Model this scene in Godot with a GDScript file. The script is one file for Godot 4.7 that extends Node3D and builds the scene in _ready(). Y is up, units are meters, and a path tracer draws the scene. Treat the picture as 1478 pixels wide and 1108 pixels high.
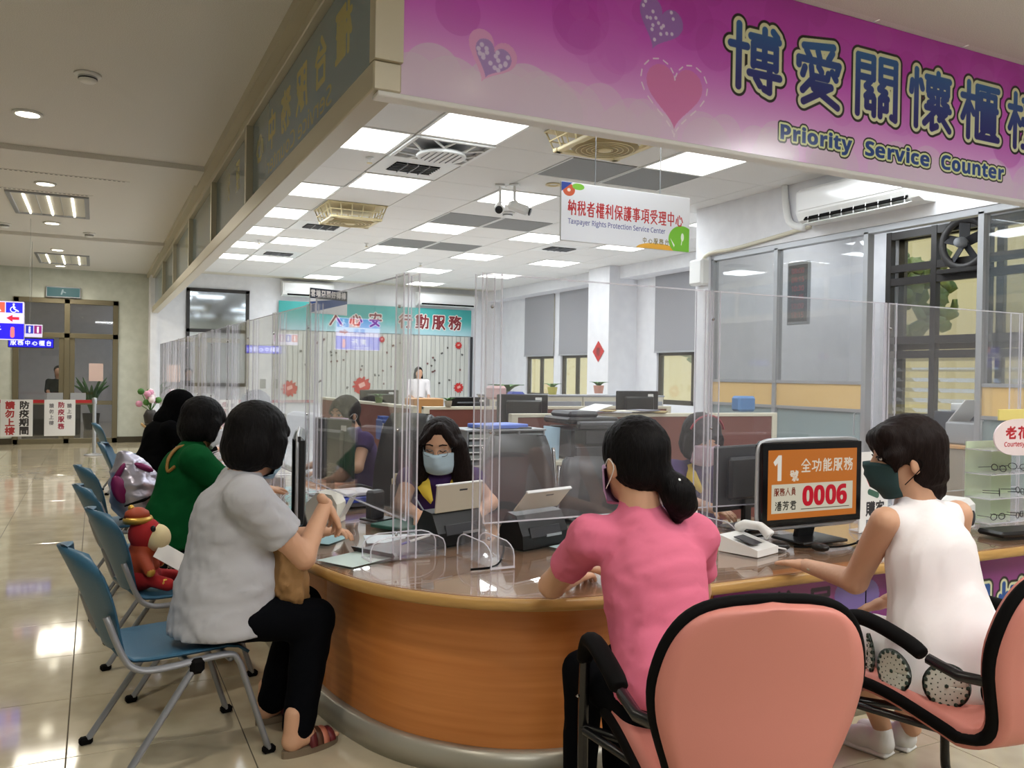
extends Node3D
# A service hall: curved public counter with clear shields, customers on chairs, an office behind, a corridor at the left.
var M := {}
var used := {}
var rng := RandomNumberGenerator.new()
const PANEL_E := 1.2
const SPOT_E := 2.0
const TUBE_E := 2.4

func _ready() -> void:
	rng.seed = 7
	# camera
	var cam := Camera3D.new()
	cam.name = "camera"
	var yaw := deg_to_rad(26.3)
	var pitch := deg_to_rad(-0.55)
	var roll := deg_to_rad(0.9)
	var fw := Vector3(sin(yaw) * cos(pitch), sin(pitch), -cos(yaw) * cos(pitch))
	var r0 := Vector3(cos(yaw), 0, sin(yaw))
	var u0 := r0.cross(fw)
	cam.transform = Transform3D(Basis(r0 * cos(roll) + u0 * sin(roll), u0 * cos(roll) - r0 * sin(roll), -fw), Vector3(0, 1.5, 0))
	cam.fov = rad_to_deg(2.0 * atan(554.0 / 1215.0))
	cam.near = 0.05
	cam.far = 200.0
	add_child(cam)
	# sky and exposure
	var env := Environment.new()
	env.background_mode = Environment.BG_SKY
	var sky := Sky.new()
	var sm := ProceduralSkyMaterial.new()
	sm.sky_top_color = Color(0.62, 0.72, 0.86)
	sm.sky_horizon_color = Color(0.92, 0.92, 0.86)
	sm.ground_bottom_color = Color(0.35, 0.36, 0.3)
	sm.ground_horizon_color = Color(0.75, 0.75, 0.66)
	sm.sky_energy_multiplier = 1.6
	sky.sky_material = sm
	env.sky = sky
	env.tonemap_mode = Environment.TONE_MAPPER_LINEAR
	env.tonemap_exposure = 1.2
	env.sdfgi_enabled = true
	env.ssao_enabled = true
	env.ssil_enabled = true
	var we := WorldEnvironment.new()
	we.name = "surroundings"
	we.environment = env
	add_child(we)
	var sun := DirectionalLight3D.new()
	sun.name = "daylight"
	sun.rotation = Vector3(deg_to_rad(-55), deg_to_rad(-150), 0)
	sun.light_energy = 1.6
	sun.light_color = Color(1, 0.95, 0.82)
	sun.light_angular_distance = 1.0
	sun.shadow_enabled = true
	add_child(sun)
	# what the place is made of, then the place, then the things in it
	materials()
	room()
	ceiling_things()
	office()
	counter()
	counter_things()
	chairs()
	people()
	corridor_things()

func panel_light(at: Vector3, size: Vector2, e: float, c: Color) -> void:
	var l := AreaLight3D.new()
	l.name = "panel_light"
	l.area_size = size
	l.light_energy = e
	l.light_color = c
	l.area_range = 30.0
	l.shadow_enabled = true
	l.rotation.x = -PI / 2
	l.position = at
	add_child(l, true)

# ---------------------------------------------------------------- helpers
class MB:
	var v := PackedVector3Array()
	var n := PackedVector3Array()
	var uv := PackedVector2Array()
	var ix := PackedInt32Array()
	func flip_if_inside_out(i0: int) -> void:
		var vol := 0.0
		for i in range(i0, ix.size(), 3):
			vol += v[ix[i]].dot(v[ix[i + 2]].cross(v[ix[i + 1]]))
		if vol < 0.0:
			for i in range(i0, ix.size(), 3):
				var t := ix[i + 1]
				ix[i + 1] = ix[i + 2]
				ix[i + 2] = t
	func smooth(v0: int, i0: int) -> void:
		flip_if_inside_out(i0)
		n.resize(v.size())
		uv.resize(v.size())
		for i in range(v0, v.size()):
			n[i] = Vector3.ZERO
		for i in range(i0, ix.size(), 3):
			var a := ix[i]
			var b := ix[i + 1]
			var c := ix[i + 2]
			var f := (v[c] - v[a]).cross(v[b] - v[a])
			n[a] += f
			n[b] += f
			n[c] += f
		for i in range(v0, v.size()):
			n[i] = n[i].normalized() if n[i].length_squared() > 0.0 else Vector3.UP
	func quad(a: Vector3, b: Vector3, c: Vector3, d: Vector3, out := Vector3.ZERO) -> void:
		var nn := (c - a).cross(b - a)
		if nn.length_squared() < 1e-16:
			nn = (d - a).cross(c - a)
		if out != Vector3.ZERO and nn.dot(out) < 0.0:
			var t := b
			b = d
			d = t
			nn = -nn
		nn = nn.normalized()
		var k := v.size()
		v.append_array([a, b, c, d])
		n.append_array([nn, nn, nn, nn])
		uv.append_array([Vector2(0, 1), Vector2(0, 0), Vector2(1, 0), Vector2(1, 1)])
		ix.append_array([k, k + 1, k + 2, k, k + 2, k + 3])
	func tri(a: Vector3, b: Vector3, c: Vector3, out := Vector3.ZERO) -> void:
		var nn := (c - a).cross(b - a)
		if out != Vector3.ZERO and nn.dot(out) < 0.0:
			var t := b
			b = c
			c = t
			nn = -nn
		nn = nn.normalized()
		var k := v.size()
		v.append_array([a, b, c])
		n.append_array([nn, nn, nn])
		uv.append_array([Vector2.ZERO, Vector2.ZERO, Vector2.ZERO])
		ix.append_array([k, k + 1, k + 2])
	# a printed face: p is its top left corner as the reader sees it, w and h run right and down
	func face(p: Vector3, w: Vector3, h: Vector3) -> void:
		var k := v.size()
		var nn := h.cross(w).normalized()
		v.append_array([p, p + w, p + w + h, p + h])
		n.append_array([nn, nn, nn, nn])
		uv.append_array([Vector2(0, 0), Vector2(1, 0), Vector2(1, 1), Vector2(0, 1)])
		ix.append_array([k, k + 1, k + 2, k, k + 2, k + 3])
	func box(c: Vector3, s: Vector3, bev := 0.0, bs := Basis()) -> void:
		var h := s * 0.5
		if bev <= 0.0:
			for ax in 3:
				for sg in [-1.0, 1.0]:
					var o := Vector3.ZERO
					var p := Vector3.ZERO
					var q := Vector3.ZERO
					o[ax] = h[ax] * sg
					p[(ax + 1) % 3] = h[(ax + 1) % 3]
					q[(ax + 2) % 3] = h[(ax + 2) % 3]
					quad(c + bs * (o - p - q), c + bs * (o + p - q), c + bs * (o + p + q), c + bs * (o - p + q), bs * o)
			return
		var i := h - Vector3.ONE * minf(bev, minf(h.x, minf(h.y, h.z)) * 0.98)
		for ax in 3:
			var b1 := (ax + 1) % 3
			var b2 := (ax + 2) % 3
			for sg in [-1.0, 1.0]:
				var o := Vector3.ZERO
				o[ax] = h[ax] * sg
				var p := Vector3.ZERO
				var q := Vector3.ZERO
				p[b1] = i[b1]
				q[b2] = i[b2]
				quad(c + bs * (o - p - q), c + bs * (o + p - q), c + bs * (o + p + q), c + bs * (o - p + q), bs * o)
			for s1 in [-1.0, 1.0]:
				for s2 in [-1.0, 1.0]:
					var e := Vector3.ZERO
					e[ax] = i[ax]
					var a := Vector3.ZERO
					a[b1] = h[b1] * s1
					a[b2] = i[b2] * s2
					var b := Vector3.ZERO
					b[b1] = i[b1] * s1
					b[b2] = h[b2] * s2
					quad(c + bs * (a - e), c + bs * (a + e), c + bs * (b + e), c + bs * (b - e), bs * (a + b))
		for s1 in [-1.0, 1.0]:
			for s2 in [-1.0, 1.0]:
				for s3 in [-1.0, 1.0]:
					var sg := Vector3(s1, s2, s3)
					tri(c + bs * (sg * Vector3(h.x, i.y, i.z)), c + bs * (sg * Vector3(i.x, h.y, i.z)), c + bs * (sg * Vector3(i.x, i.y, h.z)), bs * sg)
	func rings(rows: Array, around := true, caps := true) -> void:
		var v0 := v.size()
		var i0 := ix.size()
		var m: int = rows[0].size()
		for r in rows:
			v.append_array(r)
		for a in rows.size() - 1:
			for b in (m if around else m - 1):
				var p := v0 + a * m + b
				var q := v0 + a * m + (b + 1) % m
				ix.append_array([p, q, q + m, p, q + m, p + m])
		if caps:
			for e in [0, rows.size() - 1]:
				var mid := Vector3.ZERO
				for p in rows[e]:
					mid += p
				var k := v.size()
				v.append(mid / m)
				for b in m:
					var p2 := v0 + int(e) * m + b
					var q2 := v0 + int(e) * m + (b + 1) % m
					if e == 0:
						ix.append_array([k, q2, p2])
					else:
						ix.append_array([k, p2, q2])
		smooth(v0, i0)
	# swept tube; r is a number or an array; wide stretches the section sideways, tall along "up"
	func tube(pts: Array, r, seg := 8, wide := 1.0, tall := 1.0, up := Vector3.UP, closed := false) -> void:
		var rows := []
		var side := Vector3.ZERO
		for k in pts.size():
			var a: Vector3 = pts[(k - 1 + pts.size()) % pts.size()] if closed else pts[maxi(k - 1, 0)]
			var b: Vector3 = pts[(k + 1) % pts.size()] if closed else pts[mini(k + 1, pts.size() - 1)]
			var t := (b - a).normalized()
			var s := t.cross(up)
			if s.length() < 0.05:
				s = side if side != Vector3.ZERO else t.cross(Vector3(0.3, 0.1, 1))
			s = s.normalized()
			if side != Vector3.ZERO and s.dot(side) < 0.0:
				s = -s
			side = s
			var u := s.cross(t).normalized()
			var rr: float = r[k] if r is Array else r
			var row := PackedVector3Array()
			for j in seg:
				var w := TAU * j / seg
				row.append(pts[k] + s * (cos(w) * rr * wide) + u * (sin(w) * rr * tall))
			rows.append(row)
		if closed:
			rows.append(rows[0])
		rings(rows, true, not closed)
	func lathe(c: Vector3, prof: Array, seg := 16, bs := Basis()) -> void:
		var rows := []
		for p in prof:
			var row := PackedVector3Array()
			for j in seg:
				var w := TAU * j / seg
				row.append(c + bs * Vector3(cos(w) * p[0], p[1], sin(w) * p[0]))
			rows.append(row)
		var hollow: bool = prof[0][0] > 0.0001
		if hollow:
			rows.append(rows[0])
		rings(rows, true, not hollow)
	func ellipsoid(c: Vector3, r: Vector3, seg := 14, bs := Basis()) -> void:
		var rows := []
		for i in range(0, seg / 2 + 1):
			var t := PI * (float(i) / (seg / 2)) * 0.996 + 0.006
			var row := PackedVector3Array()
			for j in seg:
				var w := TAU * j / seg
				row.append(c + bs * (Vector3(sin(t) * cos(w), -cos(t), sin(t) * sin(w)) * r))
			rows.append(row)
		rings(rows)
	# a polygon in the local x-y plane, given thickness along local z
	func prism(poly: PackedVector2Array, z0: float, z1: float, xf := Transform3D()) -> void:
		var tr := Geometry2D.triangulate_polygon(poly)
		var mid := Vector2.ZERO
		for p in poly:
			mid += p / poly.size()
		for z in [z0, z1]:
			var o := xf.basis * Vector3(0, 0, 1 if (z == z1) == (z1 > z0) else -1)
			for k in range(0, tr.size(), 3):
				var a := poly[tr[k]]
				var b := poly[tr[k + 1]]
				var c := poly[tr[k + 2]]
				tri(xf * Vector3(a.x, a.y, z), xf * Vector3(b.x, b.y, z), xf * Vector3(c.x, c.y, z), o)
		var cw := Geometry2D.is_polygon_clockwise(poly)
		for k in poly.size():
			var a := poly[k]
			var b := poly[(k + 1) % poly.size()]
			var e := (b - a).orthogonal() * (1.0 if cw else -1.0)
			quad(xf * Vector3(a.x, a.y, z0), xf * Vector3(b.x, b.y, z0), xf * Vector3(b.x, b.y, z1), xf * Vector3(a.x, a.y, z1), xf.basis * Vector3(-e.x, -e.y, 0))
	# a curved sheet of points with thickness
	func sheet(rows: Array, thick: float, normals := []) -> void:
		var m: int = rows[0].size()
		var top := []
		var bot := []
		for a in rows.size():
			var ra := PackedVector3Array()
			var rb := PackedVector3Array()
			for b in m:
				var du: Vector3 = rows[a][mini(b + 1, m - 1)] - rows[a][maxi(b - 1, 0)]
				var dv: Vector3 = rows[mini(a + 1, rows.size() - 1)][b] - rows[maxi(a - 1, 0)][b]
				var nn := du.cross(dv).normalized() * thick * 0.5
				if normals:
					nn = normals[a] * thick * 0.5
				ra.append(rows[a][b] + nn)
				rb.append(rows[a][b] - nn)
			top.append(ra)
			bot.append(rb)
		var loop := []
		for a in rows.size():
			var row := PackedVector3Array()
			row.append_array(top[a])
			var back: PackedVector3Array = bot[a].duplicate()
			back.reverse()
			row.append_array(back)
			loop.append(row)
		rings(loop)
	func mesh() -> ArrayMesh:
		uv.resize(v.size())
		var arr := []
		arr.resize(Mesh.ARRAY_MAX)
		arr[Mesh.ARRAY_VERTEX] = v
		arr[Mesh.ARRAY_NORMAL] = n
		arr[Mesh.ARRAY_TEX_UV] = uv
		arr[Mesh.ARRAY_INDEX] = ix
		var me := ArrayMesh.new()
		me.add_surface_from_arrays(Mesh.PRIMITIVE_TRIANGLES, arr)
		return me

# bodies: distances to tapered capsules and ellipsoids, joined smoothly and meshed as surface nets
class Blob:
	var prims := []
	var noise: FastNoiseLite
	var amp := 0.0
	var stretch := Vector3.ONE
	func cap(a: Vector3, b: Vector3, ra: float, rb: float, k := 0.03, flat := Vector3.ZERO, squash := 1.0, cuts := []) -> void:
		prims.append({"t": 0, "a": a, "b": b, "ra": ra, "rb": rb, "k": k, "flat": flat.normalized(), "s": 1.0 / squash, "cuts": cuts, "op": 0})
	func ell(c: Vector3, r: Vector3, bs := Basis(), k := 0.03, cuts := [], op := 0) -> void:
		prims.append({"t": 1, "a": c, "r": r, "inv": bs.inverse(), "bs": bs, "k": k, "cuts": cuts, "op": op})
	func build(mb: MB, h: float) -> void:
		var lo := Vector3.ONE * 1e9
		var hi := -lo
		for p in prims:
			var e: float = (maxf(p.ra, p.rb) if p.t == 0 else maxf(p.r.x, maxf(p.r.y, p.r.z))) + p.k
			if p.t == 0 and p.flat != Vector3.ZERO and p.s < 1.0:
				e = e / p.s
			p["e"] = e
			if p.op == 0:
				var q: Vector3 = p.b if p.t == 0 else p.a
				lo = lo.min(p.a.min(q) - Vector3.ONE * e)
				hi = hi.max(p.a.max(q) + Vector3.ONE * e)
		lo -= Vector3.ONE * h * 3
		hi += Vector3.ONE * h * 3
		var nx := int((hi.x - lo.x) / h) + 1
		var ny := int((hi.y - lo.y) / h) + 1
		var nz := int((hi.z - lo.z) / h) + 1
		var f := PackedFloat32Array()
		f.resize(nx * ny * nz)
		f.fill(1.0)
		for p in prims:
			var q: Vector3 = p.b if p.t == 0 else p.a
			var e: float = p.e + h * 2.5
			var c0: Vector3 = (p.a.min(q) - Vector3.ONE * e - lo) / h
			var c1: Vector3 = (p.a.max(q) + Vector3.ONE * e - lo) / h
			var x0 := maxi(0, int(c0.x))
			var x1 := mini(nx - 1, int(c1.x) + 1)
			var y0 := maxi(0, int(c0.y))
			var y1 := mini(ny - 1, int(c1.y) + 1)
			var z0 := maxi(0, int(c0.z))
			var z1 := mini(nz - 1, int(c1.z) + 1)
			var kk: float = p.k
			var a: Vector3 = p.a
			var cuts: Array = p.cuts
			var op: int = p.op
			var isc: bool = p.t == 0
			var ab := Vector3.ZERO
			var l2 := 1.0
			var ra := 0.0
			var dr := 0.0
			var fl := Vector3.ZERO
			var sq := 1.0
			var inv := Basis()
			var rr := Vector3.ONE
			if isc:
				ab = p.b - a
				fl = p.flat
				sq = p.s - 1.0
				ab += fl * (ab.dot(fl) * sq)
				l2 = maxf(ab.length_squared(), 1e-9)
				ra = p.ra
				dr = p.rb - p.ra
			else:
				inv = p.inv
				rr = p.r
			for z in range(z0, z1 + 1):
				for y in range(y0, y1 + 1):
					var at := (z * ny + y) * nx
					for x in range(x0, x1 + 1):
						var w := lo + Vector3(x, y, z) * h
						var pa := w - a
						var d: float
						if isc:
							pa += fl * (pa.dot(fl) * sq)
							var t := clampf(pa.dot(ab) / l2, 0.0, 1.0)
							d = (pa - ab * t).length() - ra - dr * t
						else:
							var lp := inv * pa
							var g := lp / rr
							var k0 := g.length()
							var k1 := (g / rr).length()
							d = k0 * (k0 - 1.0) / k1 if k1 > 1e-6 else -rr.x
						for c in cuts:
							d = maxf(d, c.distance_to(w))
						var o := f[at + x]
						if op == 1:
							f[at + x] = maxf(o, -d)
						else:
							var m := kk - absf(d - o)
							var s := minf(d, o)
							f[at + x] = s - m * m / kk * 0.25 if m > 0.0 else s
		if amp > 0.0:
			var lim := amp * 2 + h * 2
			for z in nz:
				for y in ny:
					var at := (z * ny + y) * nx
					for x in nx:
						if absf(f[at + x]) < lim:
							f[at + x] += amp * noise.get_noise_3dv((lo + Vector3(x, y, z) * h) * stretch)
		net(mb, f, lo, h, nx, ny, nz)
	func net(mb: MB, f: PackedFloat32Array, lo: Vector3, h: float, nx: int, ny: int, nz: int) -> void:
		var v0 := mb.v.size()
		var i0 := mb.ix.size()
		var at := PackedInt32Array()
		at.resize(f.size())
		at.fill(-1)
		var off := [0, 1, nx, nx + 1, nx * ny, nx * ny + 1, nx * ny + nx, nx * ny + nx + 1]
		var cor := [Vector3(0, 0, 0), Vector3(1, 0, 0), Vector3(0, 1, 0), Vector3(1, 1, 0), Vector3(0, 0, 1), Vector3(1, 0, 1), Vector3(0, 1, 1), Vector3(1, 1, 1)]
		var ed := [[0, 1], [2, 3], [4, 5], [6, 7], [0, 2], [1, 3], [4, 6], [5, 7], [0, 4], [1, 5], [2, 6], [3, 7]]
		var lim := h * 2.6
		var cells := PackedInt32Array()
		for z in nz - 1:
			for y in ny - 1:
				var b := (z * ny + y) * nx
				for x in nx - 1:
					if absf(f[b + x]) > lim:
						continue
					var i := b + x
					var neg := 0
					for o in off:
						if f[i + o] < 0.0:
							neg += 1
					if neg == 0 or neg == 8:
						continue
					var s := Vector3.ZERO
					var c := 0
					for e in ed:
						var fa := f[i + off[e[0]]]
						var fb := f[i + off[e[1]]]
						if (fa < 0.0) != (fb < 0.0):
							s += cor[e[0]].lerp(cor[e[1]], fa / (fa - fb))
							c += 1
					at[i] = mb.v.size()
					mb.v.append(lo + (Vector3(x, y, z) + s / c) * h)
					cells.append(i)
		var st := [1, nx, nx * ny]
		for i in cells:
			for ax in 3:
				var fa := f[i]
				var fb := f[i + st[ax]]
				if (fa < 0.0) == (fb < 0.0):
					continue
				var s1: int = st[(ax + 1) % 3]
				var s2: int = st[(ax + 2) % 3]
				if i - s1 - s2 < 0:
					continue
				var a := at[i]
				var b := at[i - s1]
				var c := at[i - s1 - s2]
				var d := at[i - s2]
				if b < 0 or c < 0 or d < 0:
					continue
				if fa < 0.0:
					mb.ix.append_array([a, c, b, a, d, c])
				else:
					mb.ix.append_array([a, b, c, a, c, d])
		mb.smooth(v0, i0)

func numbered(called: String) -> String:
	var k: int = used.get(called, -1) + 1
	used[called] = k
	return called if k == 0 else "%s_%03d" % [called, k]
func tag(o: Node, label: String, category: String, group := "") -> void:
	o.set_meta("label", label)
	o.set_meta("category", category)
	if group:
		o.set_meta("group", group)
func thing(called: String, label: String, category: String, at := Vector3.ZERO, turn := 0.0, group := "") -> Node3D:
	var o := Node3D.new()
	o.name = numbered(called)
	add_child(o)
	o.position = at
	o.rotation.y = turn
	tag(o, label, category, group)
	return o
func part(parent: Node, called: String, mb: MB, m: Material) -> MeshInstance3D:
	var o := MeshInstance3D.new()
	o.name = called
	o.mesh = mb.mesh()
	o.material_override = m
	parent.add_child(o, true)
	return o
func again(parent: Node, called: String, me: Mesh, m: Material, at := Vector3.ZERO) -> MeshInstance3D:
	var o := MeshInstance3D.new()
	o.name = called
	o.mesh = me
	o.material_override = m
	o.position = at
	parent.add_child(o, true)
	return o
func solo(called: String, label: String, category: String, mb: MB, m: Material, group := "") -> MeshInstance3D:
	var o := part(self, numbered(called), mb, m)
	tag(o, label, category, group)
	return o
func struct(called: String, mb: MB, m: Material) -> MeshInstance3D:
	var o := part(self, numbered(called), mb, m)
	o.set_meta("kind", "structure")
	return o
func copy(o: Node3D, at: Vector3, turn := 0.0, label := "") -> Node3D:
	var c := o.duplicate()
	c.name = numbered(String(o.name).rstrip("0123456789").rstrip("_"))
	add_child(c)
	c.position = at
	c.rotation.y = turn
	if label:
		c.set_meta("label", label)
	return c
func bx(c: Vector3, s: Vector3, bev := 0.0, bs := Basis()) -> MB:
	var b := MB.new()
	b.box(c, s, bev, bs)
	return b
func tb(pts: Array, r, seg := 8) -> MB:
	var b := MB.new()
	b.tube(pts, r, seg)
	return b
func lt(c: Vector3, prof: Array, seg := 20) -> MB:
	var b := MB.new()
	b.lathe(c, prof, seg)
	return b
func fc(p: Vector3, w: Vector3, h: Vector3) -> MB:
	var b := MB.new()
	b.face(p, w, h)
	return b
func ry(a: float) -> Basis:
	return Basis(Vector3.UP, a)
func curve(pts: Array, steps := 6, closed := false) -> Array:
	var out := []
	var m := pts.size()
	for i in (m if closed else m - 1):
		var p0: Vector3 = pts[(i - 1 + m) % m] if closed else pts[maxi(i - 1, 0)]
		var p1: Vector3 = pts[i]
		var p2: Vector3 = pts[(i + 1) % m]
		var p3: Vector3 = pts[(i + 2) % m] if closed else pts[mini(i + 2, m - 1)]
		for k in steps:
			out.append(p1.cubic_interpolate(p2, p0, p3, float(k) / steps))
	if not closed:
		out.append(pts[m - 1])
	return out

# ---------------------------------------------------------------- materials
func col(r: int, g: int, b: int) -> Color:
	return Color8(r, g, b)
func mat(called: String, c: Color, rough := 0.6, metal := 0.0) -> StandardMaterial3D:
	if M.has(called):
		return M[called]
	var m := StandardMaterial3D.new()
	m.resource_name = called
	m.albedo_color = c
	m.roughness = rough
	m.metallic = metal
	M[called] = m
	return m
func grain(m: StandardMaterial3D, freq: float, lo: Color, hi: Color, scale: Vector3, bump := 0.0, seed_ := 1, size := 512) -> StandardMaterial3D:
	var nt := NoiseTexture2D.new()
	nt.width = size
	nt.height = size
	nt.seamless = true
	var fn := FastNoiseLite.new()
	fn.seed = seed_
	fn.frequency = freq
	fn.fractal_octaves = 4
	nt.noise = fn
	var g := Gradient.new()
	g.set_color(0, lo)
	g.set_color(1, hi)
	nt.color_ramp = g
	m.albedo_color = Color.WHITE
	m.albedo_texture = nt
	m.uv1_triplanar = true
	m.uv1_world_triplanar = true
	m.uv1_scale = scale
	if bump > 0.0:
		var nb := NoiseTexture2D.new()
		nb.width = size
		nb.height = size
		nb.seamless = true
		nb.noise = fn
		m.heightmap_enabled = true
		m.heightmap_texture = nb
		m.heightmap_scale = bump
	return m
func glass(called: String, c: Color, a: float) -> StandardMaterial3D:
	if M.has(called):
		return M[called]
	var m := mat(called, Color(c.r, c.g, c.b, a), 0.02)
	m.transparency = BaseMaterial3D.TRANSPARENCY_ALPHA
	m.cull_mode = BaseMaterial3D.CULL_DISABLED
	return m
func glow(called: String, c: Color, e: float) -> StandardMaterial3D:
	if M.has(called):
		return M[called]
	var m := mat(called, c, 0.5)
	m.emission_enabled = true
	m.emission = c
	m.emission_energy_multiplier = e
	return m
func printed(called: String, im: Image, rough := 0.4, e := 0.0) -> StandardMaterial3D:
	var m := mat(called, Color.WHITE, rough)
	m.albedo_texture = ImageTexture.create_from_image(im)
	m.texture_repeat = false
	if e > 0.0:
		m.emission_enabled = true
		m.emission = Color.BLACK
		m.emission_texture = m.albedo_texture
		m.emission_energy_multiplier = e
		m.albedo_color = Color(0.1, 0.1, 0.1)
	return m

# ---------------------------------------------------------------- print: strokes and letters drawn into pictures
func paper(w: int, h: int, c: Color) -> Image:
	var im := Image.create(w, h, false, Image.FORMAT_RGB8)
	im.fill(c)
	return im
func dab(im: Image, x: int, y: int, c: Color, a: float) -> void:
	if x >= 0 and y >= 0 and x < im.get_width() and y < im.get_height() and a > 0.0:
		im.set_pixel(x, y, im.get_pixel(x, y).lerp(c, minf(a, 1.0)))
func line(im: Image, a: Vector2, b: Vector2, r: float, c: Color, c2 := Color(0, 0, 0, 0), ya := 0.0, yb := 1.0) -> void:
	var ab := b - a
	var l2 := maxf(ab.length_squared(), 1e-6)
	for y in range(int(minf(a.y, b.y) - r) - 1, int(maxf(a.y, b.y) + r) + 2):
		var cc := c
		if c2.a > 0.0:
			cc = c.lerp(c2, clampf((y - ya) / (yb - ya), 0, 1))
		for x in range(int(minf(a.x, b.x) - r) - 1, int(maxf(a.x, b.x) + r) + 2):
			var p := Vector2(x + 0.5, y + 0.5) - a
			var d := (p - ab * clampf(p.dot(ab) / l2, 0, 1)).length()
			if d < r + 0.5:
				dab(im, x, y, cc, r + 0.5 - d)
func blot(im: Image, c: Vector2, r: Vector2, color: Color, a := 1.0) -> void:
	for y in range(int(c.y - r.y) - 1, int(c.y + r.y) + 2):
		for x in range(int(c.x - r.x) - 1, int(c.x + r.x) + 2):
			var d := ((Vector2(x, y) - c) / r).length()
			if d < 1.0:
				dab(im, x, y, color, a * minf(1.0, (1.0 - d) * r.x))
func shape(im: Image, poly: PackedVector2Array, color: Color, a := 1.0) -> void:
	var lo := poly[0]
	var hi := poly[0]
	for p in poly:
		lo = lo.min(p)
		hi = hi.max(p)
	for y in range(int(lo.y), int(hi.y) + 2):
		for x in range(int(lo.x), int(hi.x) + 2):
			if Geometry2D.is_point_in_polygon(Vector2(x + 0.5, y + 0.5), poly):
				dab(im, x, y, color, a)
func heart(c: Vector2, s: float, turn := 0.0) -> PackedVector2Array:
	var out := PackedVector2Array()
	for k in 48:
		var t := TAU * k / 48
		var p := Vector2(16 * pow(sin(t), 3), -(13 * cos(t) - 5 * cos(2 * t) - 2 * cos(3 * t) - cos(4 * t))) / 16.0
		out.append(c + (p * s).rotated(turn))
	return out
# one character drawn from its strokes, in a square of the given size
func han(im: Image, ch: String, p: Vector2, s: Vector2, r: float, c: Color, c2 := Color(0, 0, 0, 0), mirror := false) -> void:
	if not HAN.has(ch):
		return
	for st in HAN[ch].split(","):
		var q: PackedFloat64Array = st.strip_edges().split_floats(" ", false)
		for k in range(0, q.size() - 3, 2):
			var a := Vector2(q[k], q[k + 1]) / 100.0
			var b := Vector2(q[k + 2], q[k + 3]) / 100.0
			if mirror:
				a.x = 1.0 - a.x
				b.x = 1.0 - b.x
			line(im, p + a * s, p + b * s, r, c, c2, p.y, p.y + s.y)
func han_row(im: Image, t: String, p: Vector2, s: Vector2, step: Vector2, r: float, c: Color, c2 := Color(0, 0, 0, 0), mirror := false) -> void:
	for k in t.length():
		han(im, t[k], p + step * k, s, r, c, c2, mirror)
# latin lettering: the triangles of the font's outlines, grown by "grow" pixels
func latin(im: Image, t: String, p: Vector2, width: float, height: float, c: Color, grow := 0.0, mirror := false, bold := false) -> void:
	var f := SystemFont.new()
	f.font_names = PackedStringArray(["Droid Sans"])
	f.font_weight = 700 if bold else 400
	var tm := TextMesh.new()
	tm.font = f
	tm.font_size = 48
	tm.depth = 0.0
	tm.curve_step = 2.0
	tm.text = t
	var box := tm.get_aabb()
	var arr := tm.get_mesh_arrays()
	var vs: PackedVector3Array = arr[Mesh.ARRAY_VERTEX]
	var id: PackedInt32Array = arr[Mesh.ARRAY_INDEX] if arr[Mesh.ARRAY_INDEX] != null else PackedInt32Array(range(vs.size()))
	var k := Vector2(width / box.size.x, height / box.size.y)
	for i in range(0, id.size(), 3):
		var q := []
		for j in 3:
			var w := vs[id[i + j]]
			var u := (w.x - box.position.x) * k.x
			if mirror:
				u = width - u
			q.append(p + Vector2(u, (box.end.y - w.y) * k.y))
		var lo: Vector2 = q[0].min(q[1]).min(q[2]) - Vector2.ONE * (grow + 1)
		var hi: Vector2 = q[0].max(q[1]).max(q[2]) + Vector2.ONE * (grow + 1)
		for y in range(int(lo.y), int(hi.y) + 1):
			for x in range(int(lo.x), int(hi.x) + 1):
				var w2 := Vector2(x + 0.5, y + 0.5)
				if Geometry2D.point_is_inside_triangle(w2, q[0], q[1], q[2]):
					dab(im, x, y, c, 1.0)
				else:
					var d := 99.0
					for j in 3:
						d = minf(d, w2.distance_to(Geometry2D.get_closest_point_to_segment(w2, q[j], q[(j + 1) % 3])))
					if d < grow + 0.5:
						dab(im, x, y, c, grow + 0.5 - d)

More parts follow.
